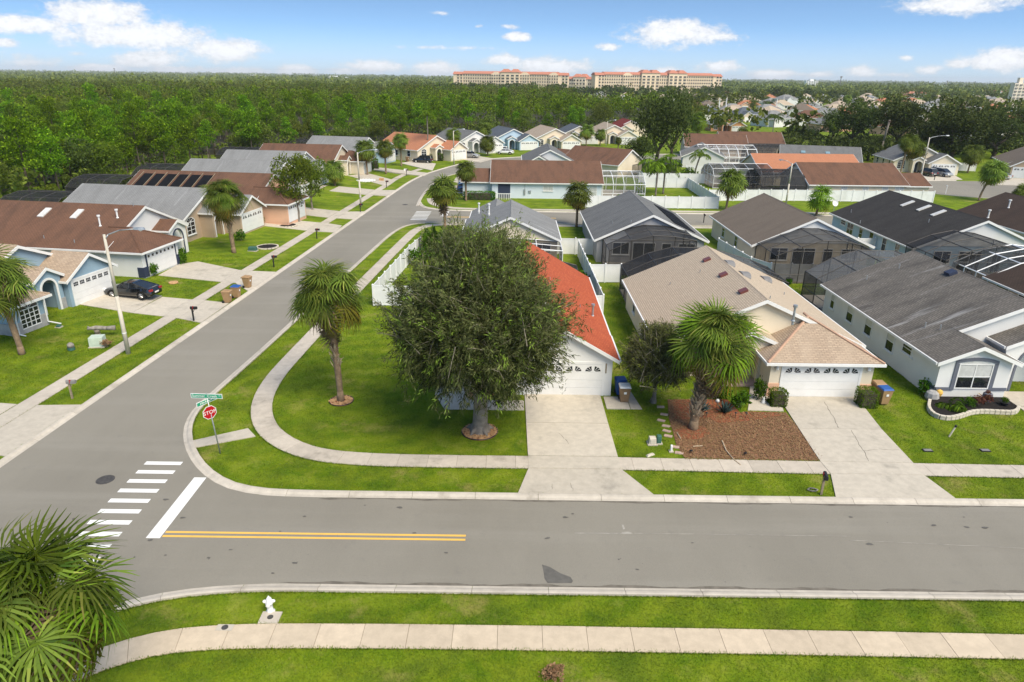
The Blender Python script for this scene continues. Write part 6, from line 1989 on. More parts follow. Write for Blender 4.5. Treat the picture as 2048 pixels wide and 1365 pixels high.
# hydrant
t = thing('fire_hydrant', 'white fire hydrant on the near grass verge', 'fire hydrant', tuple(G(541, 1224)), .1); t.scale = (.85,) * 3
m = MB(); m.lathe([(.20, 0), (.20, .04), (.13, .06), (.125, .45), (.165, .47), (.165, .52), (.135, .54), (.13, .66), (.10, .74), (.05, .80), (.03, .81), (.03, .86)], 16); m.build('barrel', 'trim_white', t, smooth=True)
for s in (-1, 1):
    m = MB(); m.tube((s * .10, 0, .58), (s * .22, 0, .58), .075, .075, 10); m.tube((s * .22, 0, .58), (s * .26, 0, .58), .05, .04, 6); m.build('side_outlet', 'trim_white', t)
m = MB(); m.tube((0, -.10, .52), (0, -.23, .52), .09, .09, 12); m.tube((0, -.23, .52), (0, -.27, .52), .05, .05, 6); m.build('front_outlet', 'trim_white', t)
t = thing('valve_pad', 'square concrete valve pad with round lid below the hydrant', 'valve cover', (float(G(538, 1243)[0]), 19.62, 0))
m = MB(); m.hexa([(-.36, -.28, -.02), (.36, -.28, -.02), (.36, .3, -.02), (-.36, .3, -.02)], [(-.36, -.28, .05), (.36, -.28, .05), (.36, .3, .05), (-.36, .3, .05)]); m.build('pad', 'concrete_walk', t)
disc('lid', (0, .02), .11, .055, 'iron', t)
t = thing('meter_cover', 'brown round meter cover set in the near sidewalk', 'meter cover', tuple(np.array(G(450, 1258)) + np.array([0, 0, .048])))
m = MB(); m.box(-.3, .3, -.14, .16, 0, .006); m.build('frame_plate', 'concrete_drive', t); disc('lid', (0, .01), .12, .010, 'iron', t)

# utility boxes, path stones and yard bits
def ubox(label, p, mat, w, d, h, taper=.92, name='utility_box', cat='utility box', rot=0.0):
    t = thing(name, label, cat, (p[0], p[1], HL(p[0], p[1])), rot)
    m = MB(); m.hexa([(-w / 2, -d / 2, 0), (w / 2, -d / 2, 0), (w / 2, d / 2, 0), (-w / 2, d / 2, 0)], [(-w / 2 * taper, -d / 2 * taper, h), (w / 2 * taper, -d / 2 * taper, h), (w / 2 * taper, d / 2 * taper, h), (-w / 2 * taper, d / 2 * taper, h)]); m.build('cabinet', mat, t, bevel=.03)
    m = MB(); m.box(-w / 2 - .06, w / 2 + .06, -d / 2 - .06, d / 2 + .06, -.03, .06); m.build('pad', 'concrete_walk', t)
    m = MB(); m.box(-w * .3, w * .3, -d / 2 - .012, -d / 2 * .96, h * .25, h * .8); m.build('hatch', mat, t)
    return t
ubox('pale green utility cabinet by the side street sidewalk', GT(197, 692), 'box_mint', .95, .8, .75, .96, rot=.2)
t = thing('utility_pedestal', 'round grey pedestal with green foot on the lawn of the blue house', 'utility box', tuple(GT(143, 700)[:2]) + (HL(*GT(143, 700)[:2]),))
m = MB(); m.lathe([(.24, 0), (.24, .2)], 14); m.build('foot', 'plastic_green', t); m = MB(); m.lathe([(.23, .2), (.22, .42), (.12, .52), (.02, .55)], 14); m.build('dome', 'rock', t, smooth=True)
ubox('pale concrete utility box by the stepping stones', G(1304, 888), 'block_cream', .42, .38, .42, .85); ubox('slim green utility box beside the pale concrete one', G(1317, 887), 'plastic_green', .26, .26, .5, .95)
ubox('small white marker post in the grass by the mulch bed', G(1342, 904), 'trim_white', .12, .12, .42, .95, 'marker_post', 'marker'); 
m = MB(); m.hexa([(-.28, -.1, 0), (.25, -.13, 0), (.3, .08, 0), (-.2, .12, 0)], [(-.2, -.05, .08), (.2, -.08, .09), (.2, .04, .08), (-.15, .06, .07)]); tag(m.build('pale_stone', 'block_cream', None, tuple(G(1300, 911)), .6), 'pale flat stone lying in the grass near the sidewalk', 'stone')
for k, q in enumerate(((1321, 815), (1328, 830), (1322, 842), (1332, 853), (1333, 863), (1336, 873), (1350, 895), (1358, 907))):
    g = G(*q); m = MB(); m.hexa([(-.24, -.11, -.02), (.22, -.13, -.02), (.25, .10, -.02), (-.2, .14, -.02)], [(-.23, -.10, .05), (.21, -.12, .05), (.24, .09, .055), (-.19, .13, .05)])
    tag(m.build('stepping_stone', 'paver_pink', None, tuple(g), random.uniform(-.5, .5)), 'pinkish stepping stone in the row between grass and mulch', 'stone', 'stepping stones beside the mulch bed'); 
t = thing('log_bench', 'weathered driftwood log bench on a stump on the blue house lawn', 'bench', tuple(GT(205, 672)[:2]) + (HL(*GT(205, 672)[:2]),), .3)
m = MB(); m.path([(-.9, 0, .62), (-.3, .05, .66), (.4, -.03, .58), (.95, .0, .55)], [.10, .17, .16, .20], 8); m.path([(-.6, 0, .62), (-.9, .2, .75)], [.08, .04], 6); m.build('log', 'rock', t, smooth=True)
m = MB(); m.path([(-.3, 0, 0), (-.28, 0, .25), (-.3, 0, .5)], [.24, .19, .2], 9); m.build('stump', 'bark_grey', t, smooth=True)
for q, lab in (((347, 567), 'cut tree stump disc on the lawn beside the black car'), ):
    g = GT(*q); o = tag(disc('tree_stump', g, .42, HL(g[0], g[1]) + .08, 'chip_tan', None, 14, .06), lab, 'stump')
for q, lab in (((535, 495), 'dark mulch tree ring with pale edging up the left lawns'), ((575, 452), 'small white edged planting ring by the grey driveway'), ((732, 362), 'white stone ring around the palm at the bend')):
    g = GT(*q); t = thing('planting_ring', lab, 'planting ring', (g[0], g[1], HL(g[0], g[1])))
    R_ = 1.15 if q[0] != 732 else 1.7
    for k in range(18):
        a = 2 * math.pi * k / 18; m = MB(); m.box(-.17, .17, -.09, .09, 0, .14); o = m.build('edging_stone', 'trim_white' if q[0] == 732 else 'block_cream', t, (R_ * math.cos(a), R_ * math.sin(a), 0), a + math.pi / 2)
    disc('mulch', (0, 0), R_ - .08, .06, 'mulch_black' if q[0] != 732 else 'trim_white', t, 18, .05)
ubox('white pump cover standing on the lawn at the bend', GT(763, 362), 'chip_tan', .9, .6, .5); ubox('round white hoop sign by the bend', GT(811, 344), 'trim_white', .9, .3, .6, .7)
ubox('teal hose box on the lawn before the tan wall', GT(506, 502), 'plastic_green', .9, .6, .45); ubox('brown yard drain box in the grass by the blue house', GT(118, 655), 'plastic_green', .3, .3, .2)
# rings of wood chips under palm and tree
def chip_ring(label, c, rx, n, mat='chip_tan', seed=0, inner=.25, edge=True):
    t = thing('wood_chip_ring', label, 'mulch bed', (c[0], c[1], 0))
    m = MB(); m.lathe([(rx, -.02), (rx, .045), (rx * .9, .05)], 28); m.build('bed', 'mulch_red' if mat == 'chip_tan' else mat, t)
    r = np.random.default_rng(seed)
    m = MB()
    for _ in range(n):
        a = r.uniform(0, 6.283); q = rx * math.sqrt(r.uniform(inner ** 2 / rx ** 2, .96)); th = r.uniform(0, 3.14); l, w = r.uniform(.03, .09), r.uniform(.02, .045)
        cx_, cy_ = q * math.cos(a), q * math.sin(a); dx_, dy_ = math.cos(th), math.sin(th); tz = r.uniform(-.03, .03)
        z = .055 + r.uniform(0, .03)
        m.poly([(cx_ - dx_ * l - dy_ * w, cy_ - dy_ * l + dx_ * w, z - tz), (cx_ + dx_ * l - dy_ * w, cy_ + dy_ * l + dx_ * w, z + tz), (cx_ + dx_ * l + dy_ * w, cy_ + dy_ * l - dx_ * w, z + tz), (cx_ - dx_ * l + dy_ * w, cy_ - dy_ * l - dx_ * w, z - tz)][::-1])
    o = m.build('wood_chips', mat, t); o['kind'] = 'stuff'
    if edge:
        m = MB(); n_ = 28
        for k in range(n_):
            a, b = 2 * math.pi * k / n_, 2 * math.pi * (k + 1) / n_
            m.tube((rx * math.cos(a), rx * math.sin(a), .06), (rx * math.cos(b), rx * math.sin(b), .06), .03, .03, 5, False)
        m.build('edging', 'plastic_black', t)
    hard([(c[0] + rx * math.cos(k * .4), c[1] + rx * math.sin(k * .4)) for k in range(16)])
    return t
chip_ring('ring of tan wood chips round the corner palm', G(683, 803), .72, 420, seed=1)
chip_ring('ring of tan wood chips round the bushy tree', (-1.75, 33.9), 1.0, 800, seed=2, inner=.5)
chip_ring('tan wood chip bed beside the entry path', (-2.0, 38.6), .9, 400, seed=3, edge=False); chip_ring('small tan chip bed at the shaded lawn edge', G(853, 735), .65, 300, seed=4, edge=False)

# the mulch bed before the tan house
bed = px((1345, 862), (1352, 890), (1372, 921), (1648, 923), (1572, 826), (1500, 824), (1440, 830), (1400, 800), (1335, 800), (1338, 840))
o = sheet('mulch_bed', bed, .02, 'mulch_brown'); 
o = sheet('red_mulch', px((1345, 800), (1350, 840), (1420, 838), (1440, 848), (1500, 842), (1563, 832), (1556, 826), (1497, 824), (1480, 826), (1455, 800)), .026, 'mulch_red', False)
o = sheet('red_mulch_ring', px((1350, 862), (1380, 848), (1410, 856), (1420, 868), (1395, 880), (1360, 878)), .026, 'mulch_red', False)
r = np.random.default_rng(8)
bp = np.array(bed); lo, hi = bp.min(0), bp.max(0)
Pm = r.uniform(lo, hi, (9000, 2)); Pm = Pm[inside(Pm, bp)]
n = len(Pm); th = r.uniform(0, 3.14, n); l = r.uniform(.02, .08, n); w = r.uniform(.008, .022, n)
dx_, dy_ = np.cos(th), np.sin(th); z = r.uniform(.035, .06, n); tz = r.uniform(-.03, .03, n)
V = np.empty((n, 4, 3))
for j, (a, b) in enumerate(((-1, 1), (1, 1), (1, -1), (-1, -1))):
    V[:, j, 0] = Pm[:, 0] + a * dx_ * l - b * dy_ * w; V[:, j, 1] = Pm[:, 1] + a * dy_ * l + b * dx_ * w; V[:, j, 2] = z + a * tz
Fq = np.arange(n * 4).reshape(n, 4)
me = np_mesh('mulch_chips', V.reshape(-1, 3), Fq, 'leaf_dry', r.random(n) * .8)
o = link('mulch_chips', me); tag(o, 'loose bark chips covering the mulch bed', 'mulch', kind='stuff')
def stick(label, pts, rad):
    P_ = [tuple(np.array(G(*q)) + np.array([0, 0, .06])) for q in pts]
    m = MB(); m.path(P_, [rad * (1 - .15 * k) for k in range(len(P_))], 6); tag(m.build('fallen_frond_stalk', 'palm_boot', None), label, 'branch')
stick('long dry palm stalk lying from mulch onto the sidewalk', ((1444, 884), (1452, 903), (1466, 920), (1481, 932)), .045); stick('short dry stalk near the palm foot', ((1354, 868), (1361, 879)), .04); stick('dry stalk lying in the middle of the mulch', ((1386, 895), (1405, 894)), .03)
for q, lab in (((1381, 907), 'small dark spotlight in the mulch near the sidewalk'), ((1489, 912), 'second small dark spotlight in the mulch')):
    t = thing('garden_spotlight', lab, 'garden light', tuple(G(*q))); m = MB(); m.tube((0, 0, 0), (0, 0, .14), .012, .012, 5); m.build('spike', 'plastic_black', t); m = MB(); m.tube((-.04, .04, .14), (.05, -.06, .2), .05, .06, 8); m.build('head', 'plastic_black', t)
for q, lab in (((1470, 838), 'path light left of the entry path'), ((1491, 838), 'path light nearest the entry path'), ((1412, 838), 'path light beside the agave')):
    t = thing('path_light', lab, 'garden light', tuple(G(*q))); m = MB(); m.tube((0, 0, 0), (0, 0, .36), .014, .014, 5); m.build('stake', 'plastic_black', t); m = MB(); m.lathe([(.03, .36), (.09, .38), (.02, .45)], 8); m.build('cap', 'plastic_black', t)
t = thing('garden_stake', 'white garden post with black cap on the right hand lawn', 'garden light', tuple(G(1898, 874)), 0); m = MB(); m.tube((0, 0, 0), (.22, .02, .62), .045, .045, 8); m.build('post', 'block_cream', t); m = MB(); m.tube((.22, .02, .6), (.25, .02, .72), .06, .06, 8); m.build('cap', 'plastic_black', t)
for q, lab in (((1855, 902), 'dark valve cover in the right hand lawn, nearer the driveway'), ((1970, 902), 'dark valve cover in the right hand lawn, nearer the picture edge')):
    g = G(*q); t = thing('valve_cover', lab, 'valve cover', tuple(g)); m = MB(); m.box(-.25, .25, -.14, .14, 0, .05); m.build('frame', 'plastic_black', t); m = MB(); m.box(-.21, .21, -.1, .1, .05, .062); m.build('lid', 'vent_grey', t)
m = MB(); m.path([(-.25, 0, .06), (-.1, .14, .07), (.12, .12, .06), (.25, 0, .06), (.1, -.12, .06), (-.1, -.12, .07), (-.25, 0, .06)], [.03] * 7, 6); tag(m.build('garden_ornament', 'rock', None, tuple(G(1625, 982))), 'small ring shaped ornament in the grass left of the mailbox', 'ornament')
t = thing('garden_gnome', 'small white garden figure between the entry path shrubs', 'ornament', tuple(G(1526, 808))); m = MB(); m.lathe([(.10, 0), (.12, .12), (.08, .26), (.05, .3)], 10); m.build('body', 'trim_white', t); m = MB(); m.lathe([(.07, .3), (.075, .36), (.04, .42), (.0, .5)], 10); m.build('hood', 'trim_white', t)
t = thing('garden_globe', 'pale blue glass globe on a stake in the red mulch', 'ornament', tuple(G(1433, 818))); m = MB(); m.tube((0, 0, 0), (0, 0, .4), .015, .015, 5); m.build('stake', 'plastic_black', t); m = MB(); m.lathe([(.02, .4), (.10, .45), (.13, .53), (.10, .61), (.02, .66)], 12); m.build('globe', 'glass_curtain', t, smooth=True)

# flower bed of cast blocks before the white house
line = smooth_line(px((1858, 806), (1855, 822), (1868, 836), (1892, 842), (1918, 838), (1940, 829), (1965, 827), (2000, 829), (2030, 830), (2036, 820)), .3, 2)
t = thing('flower_bed', 'flower bed edged with cream blocks before the slate trimmed window', 'flower bed', (27.5, 37.6, 0))
for row in range(2):
    for k in range(len(line) - 1):
        a, b = line[k] - (27.5, 37.6), line[k + 1] - (27.5, 37.6); c = (a + b) / 2; d = b - a; ln = np.linalg.norm(d); 
        m = MB(); m.box(-ln * .47, ln * .47, -.09, .09, 0, .14); o = m.build('edging_block', 'block_cream', t, (c[0], c[1], row * .145), math.atan2(d[1], d[0]) + random.uniform(-.04, .04), bevel=.025)
soil = [tuple(p - (27.5, 37.6)) for p in line] + [(31.0 - 27.5, 38.9 - 37.6), (26.2 - 27.5, 38.9 - 37.6)]
m = MB(); m.poly([(p[0], p[1], .2) for p in soil]); o = m.build('soil', 'mulch_black', t)
if o.data.polygons[0].normal.z < 0: o.data.flip_normals()
hard([tuple(p) for p in line] + [(31.0, 38.9), (26.2, 38.9)])
fern = feather_crown(77, 14, 1.5, 'leaf_bush')
t = thing('fern', 'arching fern at the left end of the block edged bed', 'plant', (26.7, 37.3, .2)); link('fronds', fern, t, scale=.62); m = MB(); m.lathe([(.08, -.05), (.06, .12)], 8); m.build('crown_base', 'bark_dark', t)
shrub('red leaved flowers in the block edged bed', (28.6, 37.7), BF, .9).location.z = .2; shrub('orange flowered plant beside the red leaved flowers', (29.2, 37.9), BF, (.7, .7, .9)).location.z = .2; shrub('green plant between fern and flowers', (28.0, 37.6), BU[1], .75).location.z = .2
t = thing('plant_pot', 'dark pot with trailing plant at the right of the block edged bed', 'plant pot', (30.2, 37.75, .2)); m = MB(); m.lathe([(.18, 0), (.26, .2), (.28, .22)], 14); m.build('pot', 'plastic_black', t); link('foliage', BU[0], t, (0, 0, .15), scale=.55)
t = thing('plant_pot', 'dark round pot in the middle of the block edged bed', 'plant pot', (29.5, 38.35, .2)); m = MB(); m.lathe([(.2, 0), (.28, .3), (.26, .5), (.2, .55)], 14); m.build('pot', 'slate_trim', t); link('foliage', BF, t, (0, 0, .4), scale=.4)
m = MB(); m.lathe([(.3, 0), (.42, .2), (.36, .5), (.2, .62)], 9); tag(m.build('grey_sack', 'stone_grey', None, tuple(np.array(G(1862, 800)) * 1.0)), 'grey covered heap behind the fern', 'sack'); m = MB(); m.lathe([(.14, 0), (.2, .2), (.16, .34), (.05, .4)], 10); tag(m.build('yellow_bucket', 'paint_yellow', None, tuple(np.array(G(1875, 800)) + np.array([0, 0, .3]))), 'yellow bucket by the fern', 'bucket')
t = thing('plant_pot', 'black pot with grassy plant at the white fence behind the tan house', 'plant pot', tuple(G(1577, 568))); m = MB(); m.lathe([(.22, 0), (.32, .5), (.34, .55)], 12); m.build('pot', 'plastic_black', t)
shrub('leggy dark weed at the bottom edge of the near lawn', G(1104, 1358), BD, (.9, .9, .6)); shrub('dry seedling beside it at the bottom edge', G(1118, 1345), BD, (.4, .4, .5))
# pool patio things glimpsed through the screens
for k, q in enumerate(((33.0, 67.5), (34.2, 66.8), (32.2, 66.2))):
    t = thing('patio_chair', 'patio chair inside the cluttered screened patio', 'chair', (q[0], q[1], .06), k * 1.3, 'patio chairs inside the screened patio')
    m = MB(); m.box(-.25, .25, -.25, .25, .38, .44); m.build('seat', 'slate_trim', t); m = MB(); m.box(-.25, .25, .22, .27, .44, .95); m.build('backrest', 'slate_trim', t)
    for a in (-.22, .22):
        for b in (-.22, .22):
            m = MB(); m.tube((a, b, 0), (a, b, .4), .018, .018, 5); m.build('leg', 'metal_galv', t)

# ------------------------------------------------------------------ cars
def car(label, p, rot, paint, L_=4.6, W=1.82, H=1.42, kind='sedan', name='parked_car', grp=None):
    t = thing(name, label, 'car', (p[0], p[1], HL(p[0], p[1]) + .055), rot, grp)
    # stations along x: (x, half width, z bottom, z belt)
    hl = L_ / 2
    wb = L_ * .30
    if kind == 'sedan':
        roof = [(-hl * .90, .00), (-hl * .62, .30), (-hl * .22, .97), (hl * .05, 1.0), (hl * .22, .95), (hl * .52, .05)]
        belt = [(-hl, .66), (-hl * .95, .93), (-hl * .6, .98), (0, .93), (hl * .5, .90), (hl * .85, .78), (hl, .60)]
    elif kind == 'suv':
        roof = [(-hl * .95, .0), (-hl * .86, .85), (-hl * .7, .97), (0, 1.0), (hl * .2, .94), (hl * .5, .0)]
        belt = [(-hl, .62), (-hl * .97, 1.0), (-hl * .6, 1.05), (0, 1.02), (hl * .5, 1.0), (hl * .88, .88), (hl, .62)]
    else:
        roof = [(-hl * .97, .0), (-hl * .9, .9), (-hl * .7, 1.0), (hl * .1, 1.0), (hl * .3, .9), (hl * .72, .0)]
        belt = [(-hl, .6), (-hl * .97, 1.0), (0, 1.0), (hl * .6, .98), (hl * .9, .82), (hl, .58)]
    bx, bz = zip(*belt)
    xs = np.linspace(-hl, hl, 25)
    zt = np.interp(xs, bx, bz); hwid = W / 2 * (1 - .16 * np.abs(xs / hl) ** 5 - .05 * np.abs(xs / hl) ** 2)
    m = MB(); rows = []
    for x, z, w in zip(xs, zt, hwid):
        zb = .24 + (.10 if abs(x) > hl * .92 else 0)
        arch = 0.0
        for cx_ in (-wb, wb):
            dd = abs(x - cx_)
            if dd < .40: arch = max(arch, math.sqrt(max(0, .40 ** 2 - dd ** 2)) + .06)
        zb2 = max(zb, arch + .28 if arch else zb)
        zm = (zb + z) / 2
        zm = max(zm, zb2)
        r_ = [(-w * .86, zb2), (-w, max(zb2, zb + .14)), (-w * 1.0, max(zm, zb2 + .02)), (-w * .93, z - .05), (-w * .74, z), (w * .74, z), (w * .93, z - .05), (w, max(zm, zb2 + .02)), (w, max(zb2, zb + .14)), (w * .86, zb2)]
        rows.append([(x, a, c) for a, c in r_])
    for a, b in zip(rows, rows[1:]):
        for k in range(len(a)):
            k2 = (k + 1) % len(a)
            m.poly([a[k], a[k2], b[k2], b[k]])
    m.poly(rows[0][::-1]); m.poly(rows[-1])
    body = m.build('body', paint, t, smooth=True)
    es = body.modifiers.new('edge', 'EDGE_SPLIT'); es.split_angle = math.radians(38)
    # glasshouse
    rx_, rz_ = zip(*roof)
    zb_ = lambda x: np.interp(x, bx, bz) - .03
    top_h = H - .98 if kind == 'sedan' else H - 1.02
    xs2 = np.linspace(rx_[0], rx_[-1], 15)
    ring = []
    for x in xs2:
        hgt_ = float(np.interp(x, rx_, rz_)) * top_h; w0 = W / 2 * .80; w1 = W / 2 * (.80 - .20 * min(1, hgt_ / top_h))
        ring.append([(x, -w0, zb_(x)), (x, -w1, zb_(x) + hgt_), (x, w1, zb_(x) + hgt_), (x, w0, zb_(x))])
    g = MB(); rf = MB()
    for a, b in zip(ring, ring[1:]):
        for k in range(3):
            g.poly([a[k], a[k + 1], b[k + 1], b[k]][::-1])
    gl = g.build('windows', 'glass_dark', t, smooth=True)
    es = gl.modifiers.new('edge', 'EDGE_SPLIT'); es.split_angle = math.radians(35)
    hi = [i for i, x in enumerate(xs2) if np.interp(x, rx_, rz_) > .80]
    for i in hi[:-1]:
        a, b = ring[i], ring[i + 1]
        up = np.array([0, 0, .022])
        rf.poly([tuple(np.array(p_) + up) for p_ in (a[1], b[1], b[2], a[2])][::-1])
        for s in (1, 2):
            q0, q1 = np.array(a[s]), np.array(b[s]); dn = np.array([0, .03 * (1 if s == 2 else -1), -.07])
            f_ = [tuple(q0 + up), tuple(q1 + up), tuple(q1 + dn), tuple(q0 + dn)]
            rf.poly(f_ if s == 1 else f_[::-1])
    rf.build('roof', paint, t)
    pl = MB()
    fr = [0, len(ring) // 2 - 1, len(ring) - 1]
    for sidx in (0, 3):
        top_i = 1 if sidx == 0 else 2
        i0, i1 = hi[0], hi[-1]
        for (ia, ib) in ((0, i0), (i1, len(ring) - 1)):
            pl.tube(ring[ia][sidx], ring[ib][top_i], .035, .035, 5)
        mid = (i0 + i1) // 2
        pl.tube(ring[mid][sidx], ring[mid][top_i], .035, .03, 5)
    pl.build('pillars', paint, t)
    for cx_ in (-wb, wb):
        for s in (-1, 1):
            y = s * (W / 2 - .11)
            w_ = MB(); w_.tube((cx_, y - .1, .33), (cx_, y + .1, .33), .33, .33, 20); wh = w_.build('wheel', 'rubber', t)
            w_ = MB(); w_.tube((cx_, y + s * .09, .33), (cx_, y + s * .106, .33), .22, .20, 16)
            for k in range(5):
                a = 2 * math.pi * k / 5; w_.tube((cx_, y + s * .112, .33), (cx_ + .2 * math.cos(a), y + s * .108, .33 + .2 * math.sin(a)), .03, .022, 4)
            w_.build('rim', 'chrome', wh)
    for s in (-1, 1):
        m = MB(); m.box(-hl * .995, -hl * .93, *sorted((s * W * .24, s * W * .44)), .70, .86); m.build('tail_lamp', 'lamp_red', t)
        m = MB(); m.box(hl * .90, hl * .985, *sorted((s * W * .26, s * W * .43)), .58, .70); m.build('headlight', 'lamp_clear', t)
        m = MB(); m.box(hl * .30, hl * .38, *sorted((s * W * .46, s * W * .56)), .92, 1.04); m.build('mirror', paint, t)
    m = MB(); m.box(-hl * 1.005, -hl * .99, -.26, .26, .50, .62); m.build('number_plate', 'trim_white', t)
    return t
car('black sedan parked on the blue house driveway', (GT(268, 598)[0] - .3, GT(268, 598)[1] + .6), math.radians(171), 'paint_black')
car('black van like car parked before the orange roofed house', G(846, 326), math.radians(168), 'paint_black', 4.7, 1.9, 1.7, 'suv')
car('dark blue car on the drive of the light blue house', (-7.6, 119.8), math.radians(5), 'paint_blue', 4.5, 1.8, 1.45, 'suv'); car('white car behind the dark blue one', (-7.8, 122.6), math.radians(4), 'paint_carwhite', 4.5, 1.8, 1.45, 'suv')
car('white car at the far end of the side street bend', tuple(G(948, 358)), math.radians(20), 'paint_carwhite'); car('silver pickup like car in the drive of the slate roofed house', tuple(G(940, 316)), math.radians(-20), 'paint_silver', 4.8, 1.9, 1.6, 'suv')
car('white sedan parked before the light blue far house', tuple(G(1010, 309)), math.radians(170), 'paint_carwhite'); car('second white car in the far driveway', tuple(G(1000, 305)), math.radians(168), 'paint_carwhite', 4.5, 1.8, 1.5, 'suv')
car('dark grey car parked by the beige house', tuple(G(1853, 352)), math.radians(100), 'paint_graphite', 4.6, 1.85, 1.65, 'suv'); car('silver minivan parked right of the dark grey car', tuple(G(1881, 353)), math.radians(-72), 'paint_silver', 4.9, 1.9, 1.75, 'van'); car('dark car close against the garage of the beige house', (tuple(G(1845, 345))), math.radians(95), 'paint_black', 4.5, 1.8, 1.5, 'suv')
car('silver car half hidden by the leaning palm', tuple(G(1998, 358)), math.radians(110), 'paint_silver')
# ------------------------------------------------------------------ woods, far houses, resort, horizon
def pine_meshes(seed, h=15.0, lean=False):
    r = np.random.default_rng(seed)
    lumps = []
    n = 17
    for k in range(n):
        f = k / (n - 1); z = h * (.50 + .47 * f); rad = 2.1 * (1 - f) ** .6 + .35
        a = k * 2.4 + r.normal() * .5; d = rad * r.uniform(.25, .95)
        lumps.append((d * math.cos(a), d * math.sin(a), z + r.normal() * .3, r.uniform(.8, 1.35)))
    cm = crown_mesh('crown', 'leaf_pine', lumps, 95, .34, seed + 900, up=.6, rim=.45)
    m = MB(); m.path([(0, 0, -.1), (.1, 0, h * .5), (0, .1, h * .96)], [.17, .12, .04], 6)
    for k in range(6):
        a = k * 2.4; z = h * (.42 + .08 * k); m.tube((0, 0, z), (1.4 * math.cos(a), 1.4 * math.sin(a), z + .4), .04, .015, 4)
    return m.mesh('trunk', 'bark_dark', True), cm
PINES = [pine_meshes(400 + i, 9.0 + 1.1 * (i % 5)) for i in range(9)]
WOOD = []
for i in range(4):
    r = np.random.default_rng(450 + i)
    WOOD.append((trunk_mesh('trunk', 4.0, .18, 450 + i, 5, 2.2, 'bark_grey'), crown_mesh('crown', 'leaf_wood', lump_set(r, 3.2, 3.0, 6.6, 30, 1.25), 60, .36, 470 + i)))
def wood_edge(x):
    """distance at which the woods begin for a given x"""
    return np.interp(x, [-400, -150, -110, -76, -66, -58, -50, -30, 0, 20, 42, 70, 120], [40, 60, 70, 82, 100, 150, 178, 200, 222, 238, 262, 330, 420])
_fx = [-400, -150, -110, -76, -66, -58, -50, -30, 0, 20, 42, 70, 120]
fl = sheet('forest_floor', [(x, float(wood_edge(x)) + 1) for x in _fx] + [(120, 700), (-600, 700)], .006, 'forest_litter', False)
r = np.random.default_rng(31)
spots_ = []
tries = 0
while len(spots_) < 4200 and tries < 80000:
    tries += 1
    y = 60 + 640 * r.random() ** 1.15; x = r.uniform(-.86 * y - 8, min(.16 * y + 22, 130))
    if y < wood_edge(x) + r.uniform(0, 3): continue
    if x > 40 and y > 420: continue
    spots_.append((x, y))
spots_ = np.array(spots_)
# nearest first; thin out so that trees do not stand inside each other
order = np.argsort(np.hypot(spots_[:, 0], spots_[:, 1]))
spots_ = spots_[order]
keep = []
cell = {}
for x, y in spots_:
    md = 3.0 + .006 * y
    k = (int(x // 6), int(y // 6)); ok = True
    for i in (-1, 0, 1):
        for j in (-1, 0, 1):
            for (a, b) in cell.get((k[0] + i, k[1] + j), ()):
                if (a - x) ** 2 + (b - y) ** 2 < md * md: ok = False; break
    if ok:
        cell.setdefault(k, []).append((x, y)); keep.append((x, y))
keep = np.array(keep)
vis = keep
def shows_px(x, y): return True
NEAR = 290
cnt_p = cnt_w = 0
far_list = []
for i, (x, y) in enumerate(keep):
    edge = y - wood_edge(x)
    rr = r.random()
    wood = (edge < 9 and rr < .38) or (y > 430 and rr < .55) or rr < .16 + .3 * (math.sin(x * .021 + 1) * math.sin(y * .017) > .45)
    if i < NEAR * 1.7 and (cnt_w < 240 if wood else cnt_p < 240):
        if wood:
            cnt_w += 1; tr, cm = WOOD[int(r.integers(4))]
            t = tree_of('broadleaf_tree', 'mixed broadleaf tree in the woods behind the houses', 'tree', (x, y, -.05), [('trunk', tr), ('crown', cm)], r.uniform(0, 6.28), (r.uniform(.75, 1.1),) * 2 + (r.uniform(.62, 1.1),), 'broadleaf trees in the woods')
        else:
            cnt_p += 1; tr, cm = PINES[int(r.integers(9))]
            s = r.uniform(.75, 1.08)
            t = tree_of('pine_tree', 'slender green pine standing in the woods behind the houses', 'tree', (x, y, -.05), [('trunk', tr), ('crown', cm)], r.uniform(0, 6.28), (s, s, s * r.uniform(.9, 1.08)), 'pines in the woods')
    else:
        far_list.append((x, y, wood))
for k, (px_, py_, hgt) in enumerate(((793, 262, 9), (770, 262, 10), (882, 262, 7), (990, 258, 9), (290, 330, 8), (1118, 255, 7), (618, 285, 10))):
    b = G(px_, py_); t = thing('dead_tree', ('pale leafless trunk before the woods, right of the tall feathery palm', 'reddish bare trunk at the woods edge', 'thin bare tree behind the orange roof', 'pale bare tree behind the slate roofs', 'brown bare tree beside the dark oak in the woods', 'small bare tree behind the beige roofs', 'bare pine trunk behind the brown roof')[k], 'tree', (b[0], b[1], 0))
    m = MB(); m.path([(0, 0, 0), (.1, 0, hgt * .6), (0, 0, hgt)], [.2, .14, .04], 6); m.build('trunk', 'bark_grey', t)
    m = MB()
    for q in range(12):
        a = q * 2.4; z = hgt * (.45 + .045 * q); m.tube((0, 0, z), (1.5 * math.cos(a) * (1.3 - .06 * q), 1.5 * math.sin(a), z + 1.1), .06, .015, 4)
    m.build('branches', 'bark_grey', t)
shr = [(110, 372, 'bright low shrub behind the cage at the woods edge', 2.2, 'bright'), (60, 330, 'large dark shrub tree at the left woods edge', 6, 'dark'), (215, 345, 'yellow green shrub tree at the woods edge', 5.5, 'bright'), (340, 260, 'dark round oak standing in front of the pines', 6, 'dark'), (20, 420, 'low bright palm scrub at the left edge', 2.5, 'bright'), (150, 350, 'grey green shrub tree in the left woods edge', 5, 'dark')]
